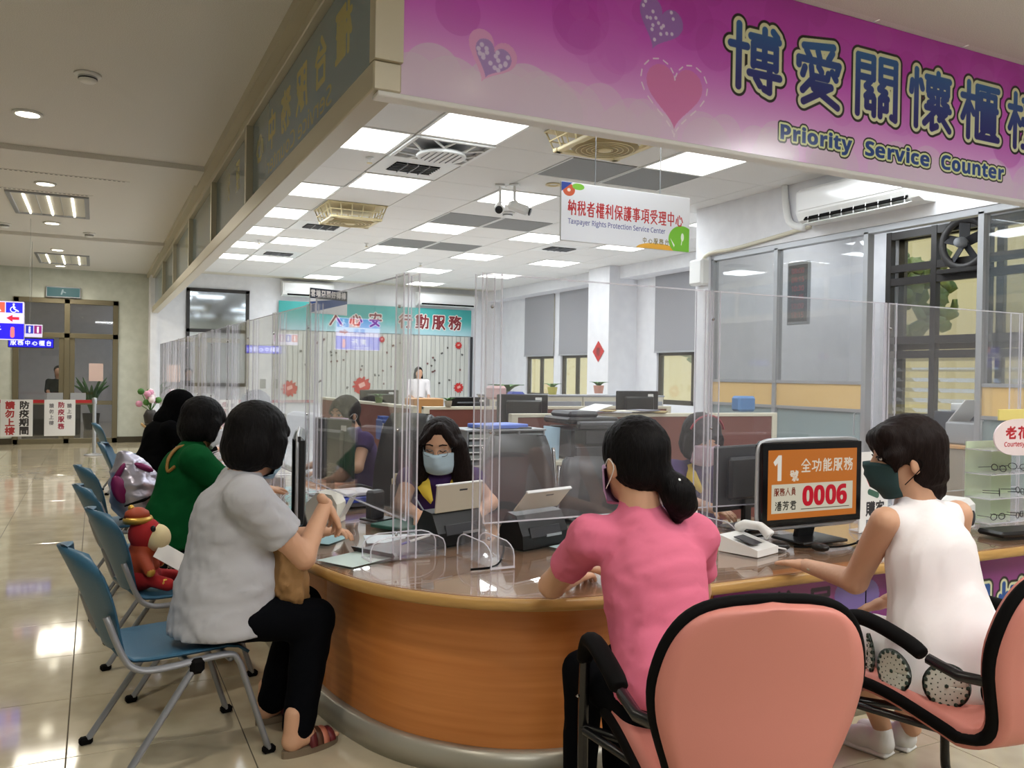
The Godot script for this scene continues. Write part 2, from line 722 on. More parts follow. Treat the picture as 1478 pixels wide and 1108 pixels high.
func materials() -> void:
	var wp := mat("white_paint", col(222, 222, 226), 0.7)
	grain(wp, 0.02, col(222, 222, 226), col(232, 232, 235), Vector3.ONE * 0.4, 0.02, 3)
	var cp := mat("corridor_paint", col(196, 200, 186), 0.6)
	grain(cp, 0.02, col(184, 188, 176), col(200, 203, 192), Vector3.ONE * 0.4, 0.02, 4)
	var ct := mat("mineral_tile", col(214, 211, 205), 0.85)
	grain(ct, 0.16, col(214, 212, 208), col(242, 240, 237), Vector3.ONE * 1.6, 0.08, 5)
	var cc := mat("corridor_ceiling", col(214, 211, 205), 0.85)
	grain(cc, 0.2, col(206, 203, 197), col(238, 236, 231), Vector3.ONE * 1.3, 0.1, 6)
	var fl := mat("polished_tile", col(196, 185, 160), 0.07)
	grain(fl, 0.012, col(178, 166, 141), col(205, 194, 168), Vector3.ONE * 0.45, 0.0, 8)
	fl.metallic_specular = 0.6
	mat("office_tile", col(232, 232, 232), 0.25)  # unseen office floor, made pale to bounce light up onto the ceiling
	mat("grout", col(88, 80, 66), 0.8)
	var vw := mat("cherry_veneer", col(150, 84, 40), 0.38)
	grain(vw, 0.014, col(196, 118, 57), col(220, 144, 78), Vector3(0.22, 3.2, 0.22), 0.01, 9)
	var vd := mat("brown_laminate", col(120, 84, 60), 0.25)
	grain(vd, 0.014, col(142, 98, 66), col(166, 120, 86), Vector3(1.2, 1.2, 1.2), 0.0, 10)
	var ok := mat("oak_edging", col(186, 146, 84), 0.35)
	grain(ok, 0.02, col(168, 128, 70), col(200, 160, 96), Vector3(0.5, 5, 0.5), 0.01, 11)
	mat("plinth_metal", col(176, 172, 158), 0.35, 0.35)
	mat("aluminium", col(178, 180, 184), 0.35, 0.6)
	mat("soffit_frame", col(196, 188, 166), 0.4, 0.3)
	mat("door_bronze", col(112, 104, 82), 0.4, 0.3)
	mat("dark_bronze", col(70, 64, 50), 0.4, 0.4)
	mat("dark_frame", col(42, 38, 36), 0.5)
	mat("white_plastic", col(232, 232, 230), 0.4)
	mat("cream_plastic", col(222, 206, 160), 0.5)
	mat("grey_plastic", col(150, 152, 156), 0.5)
	mat("black_plastic", col(13, 13, 14), 0.35)
	mat("dark_grey", col(52, 52, 56), 0.45)
	mat("black_rubber", col(15, 14, 14), 0.7)
	mat("black_leather", col(22, 20, 22), 0.4)
	mat("chrome", col(200, 200, 204), 0.15, 1.0)
	mat("cubicle_cloth", col(122, 78, 70), 0.9)
	grain(M["cubicle_cloth"], 0.3, col(108, 66, 60), col(134, 88, 78), Vector3.ONE * 4.0, 0.05, 12)
	mat("cream_metal", col(212, 206, 186), 0.45)
	mat("desk_wood", col(190, 140, 84), 0.5)
	mat("paper_white", col(236, 236, 234), 0.8)
	mat("blind_cloth", col(152, 152, 156), 0.85)
	mat("red_paper", col(190, 40, 36), 0.7)
	mat("tan_panel", col(212, 178, 118), 0.6)
	mat("teal", col(80, 168, 164), 0.6)
	mat("blue_plastic", col(40, 70, 140), 0.5)
	mat("green_leaf", col(70, 120, 50), 0.6)
	mat("steel_grey", col(120, 124, 130), 0.4, 0.5)
	glass("clear_glass", Color(0.8, 0.86, 0.84), 0.08)
	glass("grey_glass", Color(0.5, 0.53, 0.55), 0.14)
	glass("door_glass", Color(0.2, 0.21, 0.2), 0.16)
	glass("acrylic", Color(0.93, 0.93, 0.97), 0.035)
	glass("acrylic_edge", Color(0.93, 0.92, 0.96), 0.5)
	glass("frosted_film", Color(0.62, 0.68, 0.68), 0.72)

func slab(x0: float, x1: float, y0: float, y1: float, z0: float, z1: float) -> MB:
	return bx(Vector3(x0 + x1, y0 + y1, z0 + z1) * 0.5, Vector3(absf(x1 - x0), absf(y1 - y0), absf(z1 - z0)))
func add_slab(b: MB, x0: float, x1: float, y0: float, y1: float, z0: float, z1: float, bev := 0.0) -> void:
	b.box(Vector3(x0 + x1, y0 + y1, z0 + z1) * 0.5, Vector3(absf(x1 - x0), absf(y1 - y0), absf(z1 - z0)), bev)

const POSTS := [-3.36, -6.65, -8.8, -11.05, -13.4, -15.6, -19.2]

func room() -> void:
	# floor: polished tiles with thin dark joints
	var fl := struct("floor", slab(-4.0, 9.2, -0.12, -0.003, -27.0, 4.1), M["grout"])
	var p := 0.655
	var one := bx(Vector3(0, -0.006, 0), Vector3(p - 0.0045, 0.012, p - 0.0045), 0.0012).mesh()
	var rest := MB.new()
	var inner := MB.new()
	for i in range(-6, 14):
		for k in range(-36, 7):
			var c := Vector3(-0.09 + (i + 0.5) * p, 0, -3.65 + (k + 0.5) * p)
			if c.x > 9.0:
				continue
			var seen := (c.x > -2.3 and c.x < 1.4 and c.z < -2.0 and c.z > -19.6) or (c.x > 0.8 and c.x < 5.0 and c.z > -4.0 and c.z < -0.4)
			if seen:
				again(fl, "tile", one, M["polished_tile"], c)
			else:
				(inner if c.x > 1.4 and c.z < -3.6 and c.z > -18.4 else rest).box(c + Vector3(0, -0.006, 0), Vector3(p - 0.0045, 0.012, p - 0.0045))
	var rt := part(fl, "far_tiles", rest, M["polished_tile"])
	var ot := part(fl, "office_tiles", inner, M["office_tile"])
	ot.set_meta("kind", "stuff")
	rt.set_meta("kind", "stuff")
	# walls
	struct("wall_left", slab(-4.1, -4.0, 0, 3.7, -27, 4.1), M["corridor_paint"])
	struct("wall_behind", slab(-4.1, 9.2, 0, 3.7, 4.0, 4.12), M["corridor_paint"])
	struct("wall_right", slab(8.95, 9.1, 0, 3.7, -4.0, 4.1), M["white_paint"])
	var we := MB.new()
	add_slab(we, -4.0, -1.46, 0, 3.5, -19.3, -19.16)
	add_slab(we, 0.4, 1.05, 0, 3.5, -19.3, -19.16)
	add_slab(we, -1.46, 0.4, 2.9, 3.5, -19.3, -19.16)
	struct("wall_corridor_end", we, M["corridor_paint"])
	struct("wall_corridor_side", slab(0.97, 1.1, 0, 3.5, -19.16, -18.45), M["white_paint"])
	struct("baseboard_corridor_end", slab(0.4, 0.97, 0, 0.12, -19.16, -19.14), M["dark_bronze"])
	struct("baseboard_corridor_left", slab(-3.99, -1.46, 0, 0.12, -19.16, -19.14), M["dark_bronze"])
	struct("wall_back", slab(0.97, 8.95, 0, 3.6, -18.62, -18.5), M["white_paint"])
	# window wall of the office with its openings
	var ww := MB.new()
	var zs := [[-17.1, -15.8], [-15.5, -14.3], [-12.1, -10.2], [-7.2, -4.6]]
	var z := -18.5
	for h in zs:
		add_slab(ww, 8.8, 8.95, 0, 3.6, z, h[0])
		add_slab(ww, 8.8, 8.95, 0, 1.05, h[0], h[1])
		add_slab(ww, 8.8, 8.95, 3.3, 3.6, h[0], h[1])
		z = h[1]
	add_slab(ww, 8.8, 8.95, 0, 3.6, z, -3.9)
	struct("wall_windows", ww, M["white_paint"])
	struct("column", slab(8.2, 8.8, 0, 3.5, -13.44, -12.73), M["white_paint"])
	struct("trim_1", slab(8.42, 8.8, 3.28, 3.5, -18.5, -13.44), M["white_paint"])
	struct("trim_2", slab(8.42, 8.8, 3.28, 3.5, -12.73, -8.0), M["white_paint"])
	for h in zs.size():
		window(h + 1, zs[h][0], zs[h][1])
	# office ceiling: a grid of mineral tiles, light panels set into it
	var ce := struct("ceiling", slab(1.0, 9.1, 3.52, 3.62, -18.6, -3.4), M["cream_metal"])
	var taken := {}
	for c in PANELS:
		taken[c] = true
	for c in [[2.74, -7.04], [2.74, -7.79], [2.74, -11.54], [2.74, -14.54], [6.49, -11.54], [4.24, -7.04], [4.99, -7.04], [4.24, -10.04], [4.99, -10.04], [4.24, -12.29], [4.99, -12.29]]:
		taken[c] = true
	var t1 := bx(Vector3(0, 3.512, 0), Vector3(0.742, 0.02, 0.742), 0.003).mesh()
	var far := MB.new()
	for i in range(-1, 9):
		for k in range(-4, 16):
			var x := snappedf(2.74 + 0.75 * i, 0.01)
			var zz := snappedf(-6.29 - 0.75 * k, 0.01)
			var hit := false
			for c in taken:
				if absf(c[0] - x) < 0.1 and absf(c[1] - zz) < 0.1:
					hit = true
			if hit:
				continue
			if zz > -14.0 and zz < -4.3:
				again(ce, "ceiling_tile", t1, M["mineral_tile"], Vector3(x, 0, zz))
			else:
				far.box(Vector3(x, 3.512, zz), Vector3(0.742, 0.02, 0.742))
	for k in range(-4, 17):
		far.box(Vector3(1.3, 3.512, -6.29 - 0.75 * k), Vector3(0.62, 0.02, 0.742))
	var ft := part(ce, "far_ceiling_tiles", far, M["mineral_tile"])
	ft.set_meta("kind", "stuff")
	# corridor and public ceiling with its beams
	var cc := MB.new()
	add_slab(cc, -4.1, 1.0, 3.5, 3.62, -27, 4.1)
	add_slab(cc, 1.0, 9.1, 3.5, 3.62, -3.3, 4.1)
	struct("ceiling_corridor", cc, M["corridor_ceiling"])
	for k in [[-8.75, -9.45], [-14.3, -15.2]]:
		struct("trim_beam", slab(-4.0, 1.0, 3.45, 3.5, k[0], k[1]), M["corridor_ceiling"])
	struct("trim_edge", slab(0.93, 1.03, 3.42, 3.5, -19.16, -3.3), M["soffit_frame"])
	soffit()
	partition()
	entrance()
	outdoors()

const PANELS := [[2.74, -4.04], [4.99, -4.04], [2.74, -6.29], [4.99, -6.29], [1.99, -7.04], [2.74, -8.54], [4.24, -8.54], [5.74, -8.54], [7.24, -8.54], [1.99, -9.29], [1.99, -10.79], [4.24, -10.79], [5.74, -10.79], [7.24, -10.79], [1.99, -12.29], [2.74, -13.04], [4.24, -13.04], [5.74, -13.04], [7.24, -13.04], [1.99, -13.79], [1.99, -15.29], [2.74, -15.29], [4.24, -15.29], [5.74, -15.29], [7.24, -15.29], [4.24, -17.54], [6.49, -17.54], [7.24, -5.54], [5.74, -4.79], [3.49, -4.79], [7.99, -7.04]]  # closing entries are added, unseen panels that brighten partition wall, counter and side room

func window(n: int, z0: float, z1: float) -> void:
	var w := MB.new()
	var m := (z0 + z1) / 2
	for z in [z0 + 0.04, m, z1 - 0.04]:
		add_slab(w, 8.84, 8.9, 1.05, 3.3, z - 0.04, z + 0.04)
	for y in [1.09, 1.93, 2.0, 3.26]:
		add_slab(w, 8.84, 8.9, y - 0.04, y + 0.04, z0, z1)
	var o := struct("window_%d" % n, w, M["dark_bronze"])
	for k in 2:
		part(o, "pane", slab(8.868, 8.874, 1.09, 3.26, (z0 if k == 0 else m) + 0.06, (m if k == 0 else z1) - 0.06), M["clear_glass"] if n < 4 else M["door_glass"])
	if n < 4:
		var b := thing("roller_blind", ["grey roller blind over the window in the far corner", "grey roller blind over the window next to the white column", "wide grey roller blind over the window nearest the glass partition"][n - 1], "blind", Vector3.ZERO, 0.0, "office roller blinds")
		part(b, "cloth", slab(8.765, 8.772, 1.97, 3.3, z0 - 0.03, z1 + 0.03), M["blind_cloth"])
		part(b, "bottom_bar", slab(8.755, 8.78, 1.94, 1.97, z0 - 0.03, z1 + 0.03), M["aluminium"])

func soffit() -> void:
	# glazed bulkhead along the corridor
	var fr := MB.new()
	add_slab(fr, 1.0, 1.12, 2.66, 2.78, -19.2, -3.34, 0.006)
	add_slab(fr, 1.0, 1.12, 3.36, 3.5, -19.2, -3.34, 0.006)
	var wall := struct("wall_bulkhead", fr, M["soffit_frame"])
	for z in POSTS:
		part(wall, "post", slab(1.0, 1.12, 2.78, 3.36, z - 0.04, z + 0.04), M["soffit_frame"])
	# film on the panes with pale lettering, read from the office side
	var blue := col(112, 132, 142)
	for k in POSTS.size() - 1:
		var z0: float = POSTS[k] - 0.04
		var z1: float = POSTS[k + 1] + 0.04
		part(wall, "pane", slab(1.05, 1.07, 2.78, 3.36, z1, z0), mat("blue_film", blue, 0.12))
		if k < 4:
			var im := paper(640, 140, blue)
			var t := ["櫃台服務中心", "服務", "中心", "櫃台"][k] as String
			var st := 560.0 / maxi(t.length(), 3)
			for q in t.length():
				han(im, t[q], Vector2(640 - 60 - st * (q + 1) + 10, 22), Vector2(minf(st * 0.62, 70), 62), 4.5, col(176, 164, 88), Color(0, 0, 0, 0), true)
			if k == 0:
				latin(im, "Service Counter", Vector2(120, 96), 360, 26, col(160, 152, 92), 0.3, true)
			else:
				latin(im, "Service", Vector2(200, 96), 240, 26, col(160, 152, 92), 0.3, true)
			part(wall, "lettering", fc(Vector3(1.046, 3.355, z1 + 0.03), Vector3(0, 0, z0 - z1 - 0.06), Vector3(0, -0.57, 0)), printed("film_%d" % k, im, 0.12))
	# big printed board over the priority counter
	var b := thing("counter_banner", "long magenta board with blue outlined lettering over the priority counter", "sign", Vector3(1.03, 2.66, -3.34))
	part(b, "board", bx(Vector3(2.68, 0.42, -0.04), Vector3(5.36, 0.84, 0.06), 0.004), M["soffit_frame"])
	part(b, "edge_strip", bx(Vector3(2.68, -0.012, -0.04), Vector3(5.38, 0.022, 0.08), 0.004), M["white_plastic"])
	part(b, "print", fc(Vector3(0.0, 0.84, -0.008), Vector3(5.37, 0, 0), Vector3(0, -0.84, 0)), printed("banner_print", banner_print(), 0.16))

func banner_print() -> Image:
	var im := paper(2048, 320, Color.WHITE)
	for y in 320:
		var t := y / 320.0
		im.fill_rect(Rect2i(0, y, 2048, 1), col(202, 72, 200).lerp(col(234, 192, 238), smoothstep(0.25, 1.0, t)))
	var r := RandomNumberGenerator.new()
	r.seed = 5
	for k in 90:
		blot(im, Vector2(r.randf() * 2048, r.randf() * 200), Vector2.ONE * r.randf_range(20, 60), col(208, 108, 208) if k % 2 else col(178, 58, 172), 0.22)
	for k in 70:
		blot(im, Vector2(r.randf() * 2048, 330 - r.randf() * 40), Vector2.ONE * r.randf_range(30, 66), col(226, 206, 228), 0.45)
	for k in 10:
		blot(im, Vector2(20 + k * 34, 305 - (k % 3) * 12), Vector2.ONE * (34 + (k % 4) * 9), col(222, 204, 226), 0.7)
	for h in [[Vector2(190, 232), 46.0, 0.35, col(230, 170, 216)], [Vector2(192, 236), 34.0, 0.35, col(170, 142, 208)], [Vector2(250, 40), 80.0, -0.2, col(242, 232, 238)], [Vector2(250, 36), 56.0, -0.2, col(214, 122, 148)], [Vector2(250, 34), 38.0, -0.2, col(240, 228, 236)], [Vector2(530, 110), 50.0, 0.3, col(160, 124, 200)], [Vector2(566, 232), 64.0, 0.0, col(220, 128, 186)], [Vector2(1640, 120), 52.0, 0.2, col(222, 140, 196)], [Vector2(1800, 220), 44.0, -0.3, col(170, 142, 208)]]:
		shape(im, heart(h[0], h[1], h[2]), h[3], 0.9)
	for k in 22:
		var q := heart(Vector2(192, 236), 34.0, 0.35)
		var c := Vector2(192, 236) + Vector2(r.randf_range(-30, 30), r.randf_range(-26, 30))
		if Geometry2D.is_point_in_polygon(c, q):
			blot(im, c, Vector2.ONE * 4.5, col(220, 204, 236))
	for k in 26:
		var c := Vector2(530, 110) + Vector2(r.randf_range(-45, 45), r.randf_range(-40, 45))
		if Geometry2D.is_point_in_polygon(c, heart(Vector2(530, 110), 46.0, 0.3)):
			blot(im, c, Vector2.ONE * 4.0, col(226, 212, 240))
	var ring := heart(Vector2(566, 232), 76.0)
	for k in ring.size():
		if k % 2 == 0:
			line(im, ring[k], ring[(k + 1) % ring.size()], 1.3, col(240, 224, 240))
	for pass_ in 3:
		var w: float = [20.0, 15.0, 7.5][pass_]
		for k in 6:
			var at := Vector2(690 + 169.5 * k, 68)
			if pass_ == 2:
				han(im, "博愛關懷櫃檯"[k], at, Vector2(136, 132), w, col(44, 104, 168), col(34, 30, 110))
			else:
				han(im, "博愛關懷櫃檯"[k], at, Vector2(136, 132), w, [col(30, 30, 26), col(226, 230, 190)][pass_])
	for pass_ in 3:
		var g: float = [8.0, 5.0, 0.6][pass_]
		var c: Color = [col(24, 30, 24), col(222, 232, 176), col(36, 70, 140)][pass_]
		latin(im, "Priority", Vector2(828, 250), 198, 40, c, g, false, true)
		latin(im, "Service", Vector2(1066, 250), 200, 32, c, g, false, true)
		latin(im, "Counter", Vector2(1306, 250), 220, 32, c, g, false, true)
	return im

func partition() -> void:
	# glazed partition of the side room with a white bulkhead over it
	struct("wall_partition_top", slab(6.36, 6.46, 2.92, 3.52, -7.9, 4.0), M["white_paint"])
	struct("wall_partition_end", slab(6.36, 8.8, 0, 3.52, -8.0, -7.9), M["white_paint"])
	struct("wall_partition_end_post", slab(6.34, 6.5, 0, 2.92, -7.92, -7.74), M["white_paint"])
	var fr := MB.new()
	add_slab(fr, 6.37, 6.45, 2.86, 2.92, -7.74, -2.2, 0.004)
	var pt := struct("wall_partition", fr, M["aluminium"])
	var posts := [-7.72, -6.7, -5.55, -4.42, -3.3, -2.2]
	for z in posts:
		part(pt, "post", slab(6.37, 6.45, 0, 2.88, z - 0.025, z + 0.025), M["aluminium"])
	for k in posts.size() - 1:
		if k == 2:
			continue
		var a: float = posts[k] + 0.025
		var b: float = posts[k + 1] - 0.025
		part(pt, "glass_pane", slab(6.405, 6.411, 1.5, 2.86, a, b), M["grey_glass"])
		part(pt, "tan_band", slab(6.39, 6.43, 1.24, 1.47, a, b), M["tan_panel"])
		for y in [1.225, 1.485]:
			part(pt, "rail", slab(6.38, 6.44, y - 0.015, y + 0.015, a, b), M["aluminium"])
		part(pt, "frosted_pane", slab(6.405, 6.411, 0.1, 1.21, a, b), M["frosted_film"])
	for z in [-5.62, -4.36]:
		var h := MB.new()
		h.tube([Vector3(6.36, 1.2, z), Vector3(6.34, 1.2, z), Vector3(6.34, 1.0, z), Vector3(6.36, 1.0, z)], 0.008, 6)
		part(pt, "door_pull", h, M["aluminium"])
	# window bars and louvres deep in the side room
	var lv := thing("louvre_window", "dark framed louvre window seen through the open partition door", "window", Vector3(8.72, 1.05, -6.0))
	for y in [0.02, 0.78, 0.95, 1.66, 1.82, 2.22]:
		part(lv, "rail", bx(Vector3(0, y, 0), Vector3(0.07, 0.09, 2.5)), M["dark_frame"])
	for z in [-1.22, -0.6, 0.05, 0.66, 1.22]:
		part(lv, "mullion", bx(Vector3(0, 1.12, z), Vector3(0.08, 2.3, 0.07)), M["dark_frame"])
	for k in 6:
		part(lv, "louvre_blade", bx(Vector3(0.02, 0.12 + k * 0.12, 0), Vector3(0.09, 0.006, 2.36), 0.0, Basis(Vector3.BACK, 0.5)), M["grey_glass"])
	for k in 2:
		part(lv, "upper_pane", bx(Vector3(0.01, 1.3, -0.88 + k * 1.2), Vector3(0.006, 0.64, 0.56)), M["door_glass"])
	var fan := thing("exhaust_fan", "dark round exhaust fan high in the louvre window", "fan", Vector3(8.66, 3.06, -6.2))
	var hoop := MB.new()
	var ring := []
	for k in 24:
		ring.append(Vector3(0, cos(TAU * k / 24) * 0.27, sin(TAU * k / 24) * 0.27))
	hoop.tube(ring, 0.03, 8, 1.6, 1.0, Vector3.RIGHT, true)
	part(fan, "ring", hoop, M["dark_frame"])
	for k in 5:
		var b := Basis(Vector3.RIGHT, TAU * k / 5)
		part(fan, "blade", bx(b * Vector3(0, 0.13, 0), Vector3(0.01, 0.2, 0.11), 0.003, b * Basis(Vector3.UP, 0.5)), M["dark_grey"])
	var hub := MB.new()
	hub.lathe(Vector3(-0.05, 0, 0), [[0.0, -0.06], [0.05, -0.06], [0.065, 0.0], [0.05, 0.07], [0.0, 0.07]], 12, Basis(Vector3.BACK, PI / 2))
	part(fan, "motor", hub, M["grey_plastic"])
	part(fan, "bracket", bx(Vector3(0, -0.3, 0), Vector3(0.12, 0.05, 0.6), 0.005), M["dark_frame"])

func entrance() -> void:
	# glass doors at the end of the corridor
	var fr := MB.new()
	for x in [-1.42, -0.53, 0.35]:
		add_slab(fr, x - 0.05, x + 0.05, 0, 2.9, -19.24, -19.12, 0.004)
	for y in [0.05, 2.17, 2.86]:
		add_slab(fr, -1.46, 0.4, y - 0.05, y + 0.05, -19.24, -19.12, 0.004)
	add_slab(fr, -1.42, 0.35, 0.78, 0.86, -19.22, -19.14)
	var d := struct("door_1", fr, M["door_bronze"])
	for k in 2:
		var x0: float = [-1.37, -0.48][k]
		var x1: float = [-0.58, 0.3][k]
		for y in [[0.1, 0.78], [0.86, 2.12], [2.22, 2.81]]:
			part(d, "pane", slab(x0, x1, y[0], y[1], -19.183, -19.177), M["door_glass"])
		part(d, "leaf_frame", slab(x0 if k else x1 - 0.09, x0 + 0.09 if k else x1, 0.1, 2.12, -19.2, -19.15), M["door_bronze"])
		part(d, "push_plate", slab(x0 + (0.02 if k else 0.5), x0 + (0.3 if k else 0.78), 0.86, 1.02, -19.14, -19.11), M["grey_plastic"])
	# vestibule beyond the doors
	struct("wall_vestibule_left", slab(-2.4, -2.3, 0, 3.5, -26.9, -19.3), M["white_paint"])
	struct("wall_vestibule_right", slab(1.3, 1.4, 0, 3.5, -26.9, -19.3), M["white_paint"])
	struct("wall_vestibule_end", slab(-2.4, 1.4, 0, 3.5, -27.1, -26.9), M["white_paint"])

func outdoors() -> void:
	var g := struct("ground_outside", slab(9.3, 40, -0.2, -0.05, -40, 20), mat("outside_paving", col(190, 180, 140), 0.9))
	g.set_meta("kind", "structure")
	struct("wall_neighbour", slab(17, 17.4, 0, 5.0, -40, 10), mat("ochre_wall", col(176, 164, 120), 0.9))
	var r := RandomNumberGenerator.new()
	r.seed = 3
	for k in 5:
		var t := thing("street_tree", "leafy green tree standing outside the office windows", "tree", Vector3(13.2 + r.randf(), -0.05, -27.0 + k * 5.2), 0.0, "trees outside the windows")
		var tr := MB.new()
		tr.tube([Vector3(0, 0, 0), Vector3(0.05, 1.2, 0), Vector3(0, 2.6, 0.1)], [0.14, 0.11, 0.08], 8)
		part(t, "trunk", tr, mat("bark", col(90, 74, 56), 0.9))
		var cr := MB.new()
		for q in 150:
			var d := Vector3(r.randf_range(-1, 1), r.randf_range(-1, 1), r.randf_range(-1, 1)).normalized() * r.randf_range(0.5, 1.0)
			cr.ellipsoid(Vector3(0, 3.1, 0) + d * Vector3(1.3, 1.2, 1.3), Vector3(0.2, 0.06, 0.12) * r.randf_range(0.8, 1.5), 6, Basis.from_euler(Vector3(r.randf() * 3, r.randf() * 6, r.randf() * 3)))
		part(t, "crown", cr, grain(mat("crown_green", col(90, 110, 50), 0.8), 0.2, col(60, 84, 30), col(150, 150, 70), Vector3.ONE * 1.5, 1.5, 21))

func ceiling_things() -> void:
	# office light panels, the unseen added ones included
	var fr := MB.new()
	for s in [-1.0, 1.0]:
		fr.box(Vector3(s * 0.355, 0.006, 0), Vector3(0.03, 0.022, 0.74), 0.003)
		fr.box(Vector3(0, 0.006, s * 0.355), Vector3(0.68, 0.022, 0.03), 0.003)
	var frm := fr.mesh()
	var dif := bx(Vector3(0, 0.004, 0), Vector3(0.68, 0.008, 0.68)).mesh()
	for c in PANELS:
		var t := thing("ceiling_light_panel", "glowing square light panel set into the white office ceiling", "light panel", Vector3(c[0], 3.5, c[1]), 0.0, "square light panels of the office ceiling")
		again(t, "frame", frm, M["white_plastic"])
		again(t, "diffuser", dif, glow("panel_glow", Color(1, 0.99, 0.97), 3.0))
		panel_light(Vector3(c[0], 3.495, c[1]), Vector2(0.66, 0.66), PANEL_E, Color(0.93, 0.97, 1.0))
	# corridor downlights
	var ring := lt(Vector3.ZERO, [[0.085, 0.0], [0.105, 0.0], [0.11, 0.012], [0.1, 0.02], [0.085, 0.02]], 24).mesh()
	var disc := lt(Vector3(0, 0.01, 0), [[0.0, 0.0], [0.088, 0.0], [0.088, 0.008], [0.0, 0.008]], 24).mesh()
	var dn := 0
	for c in [[-0.5, -2.1], [-0.5, -4.85], [-0.5, -7.62], [-0.51, -10.4], [-0.56, -13.15], [-0.6, -16.05], [-0.64, -18.5], [2.3, -1.3], [2.3, 1.6], [-0.5, 1.2], [4.8, -1.3], [4.8, 1.6], [-0.5, -21.5], [-0.5, -24.0]]:
		var t := thing("downlight", "small round recessed downlight in the ceiling over the waiting area" if c[1] > -4.0 else "small round downlight beyond the glass doors" if c[1] < -19.0 else "small round corridor downlight, %s from the glass doors" % ["sixth", "fifth", "fourth", "third", "second", "first"][dn - 1], "downlight", Vector3(c[0], 3.482, c[1]), 0.0, "round downlights of the corridor ceiling")
		dn += 1
		again(t, "trim_ring", ring, M["white_plastic"])
		again(t, "lens", disc, glow("downlight_glow", Color(1, 0.97, 0.88), 9.0))
		var l := SpotLight3D.new()
		l.name = "downlight_beam"
		l.light_energy = SPOT_E
		l.light_color = Color(1, 0.97, 0.92)
		l.spot_angle = 70
		l.spot_angle_attenuation = 1.0
		l.spot_range = 30
		l.light_size = 0.08
		l.shadow_enabled = true
		l.rotation.x = -PI / 2
		l.position = Vector3(c[0], 3.46, c[1])
		add_child(l, true)
	# louvred tube lights in the corridor
	for q in [[-0.52, -11.75], [-0.55, -17.4], [0.3, 0.9], [1.9, 0.6], [3.6, 0.6], [5.2, -0.6]]:
		var tf := thing("tube_light_fixture", "louvred tube light in the ceiling over the waiting area" if q[1] > -5 else "three tube louvred ceiling light near the corridor beam" if q[1] > -15 else "louvred ceiling light near the glass doors", "light fixture", Vector3(q[0], 3.5, q[1]), 0.0, "louvred tube lights")
		var f := MB.new()
		for s in [-1.0, 1.0]:
			f.box(Vector3(s * 0.4, -0.005, 0), Vector3(0.05, 0.03, 1.5), 0.004)
			f.box(Vector3(0, -0.005, s * 0.73), Vector3(0.8, 0.03, 0.05), 0.004)
		part(tf, "frame", f, M["grey_plastic"])
		part(tf, "reflector", bx(Vector3(0, -0.002, 0), Vector3(0.76, 0.004, 1.42)), mat("reflector", col(214, 210, 196), 0.3, 0.2))
		for k in 3:
			part(tf, "tube", tb([Vector3(-0.25 + 0.25 * k, -0.012, -0.66), Vector3(-0.25 + 0.25 * k, -0.012, 0.66)], 0.012, 8), glow("tube_glow", Color(1, 0.98, 0.92), 5.0))
		for k in 2:
			part(tf, "divider", bx(Vector3(-0.125 + 0.25 * k, -0.008, 0), Vector3(0.006, 0.012, 1.42)), M["aluminium"])
		panel_light(Vector3(q[0], 3.465, q[1]), Vector2(0.7, 1.3), TUBE_E if q[1] < -5 else 4.0, Color(1, 0.965, 0.9) if q[1] < -5 else Color(0.98, 0.99, 1.0))
	# slotted air diffusers in the corridor ceiling
	for q in [[-1.4, 0.3, -9.88, "row of dark air slots in the corridor ceiling behind the first beam"], [-1.4, -0.05, -10.9, "row of dark air slots in the corridor ceiling beside the tube light"]]:
		var sd := thing("slot_diffuser", q[3], "vent", Vector3(0, 3.5, q[2]))
		part(sd, "strip", bx(Vector3((q[0] + q[1]) / 2, -0.002, 0), Vector3(q[1] - q[0], 0.004, 0.05)), M["corridor_ceiling"])
		var n := int((q[1] - q[0]) / 0.045)
		for k in n:
			part(sd, "slot", bx(Vector3(q[0] + 0.045 * (k + 0.5), -0.0045, 0), Vector3(0.024, 0.002, 0.02)), M["dark_grey"])
	# smoke detectors
	for c in [[-0.07, -6.42, "smoke detector on the corridor ceiling before the first beam"], [-1.16, -13.6, "smoke detector on the corridor ceiling beside the downlights"], [-0.11, -13.9, "smoke detector by the second corridor beam"], [4.5, -9.3, "small white detector on the office ceiling"], [5.6, -5.3, "white detector on the office ceiling near the wall air conditioner"]]:
		var t := thing("smoke_detector", c[2], "smoke detector", Vector3(c[0], 3.5, c[1]), 0.0, "smoke detectors")
		part(t, "base", lt(Vector3.ZERO, [[0.0, 0.0], [0.085, 0.0], [0.085, -0.015], [0.06, -0.02], [0.0, -0.02]], 20), M["white_plastic"])
		part(t, "head", lt(Vector3.ZERO, [[0.0, -0.018], [0.06, -0.02], [0.055, -0.05], [0.04, -0.06], [0.0, -0.062]], 20), M["white_plastic"])
		part(t, "vent_ring", lt(Vector3(0, -0.034, 0), [[0.0, 0.004], [0.0605, 0.004], [0.0605, -0.004], [0.0, -0.004]], 20), M["dark_grey"])
	# ceiling fans
	var t := thing("ceiling_circulator", "white round circulator fan with triangular openings in its square ceiling frame", "fan", Vector3(2.74, 3.5, -7.04))
	var g := MB.new()
	for s in [-1.0, 1.0]:
		g.box(Vector3(s * 0.35, -0.004, 0), Vector3(0.04, 0.03, 0.74), 0.004)
		g.box(Vector3(0, -0.004, s * 0.35), Vector3(0.66, 0.03, 0.04), 0.004)
	part(t, "frame", g, M["white_plastic"])
	part(t, "recess", bx(Vector3(0, 0.018, 0), Vector3(0.68, 0.006, 0.68)), M["grey_plastic"])
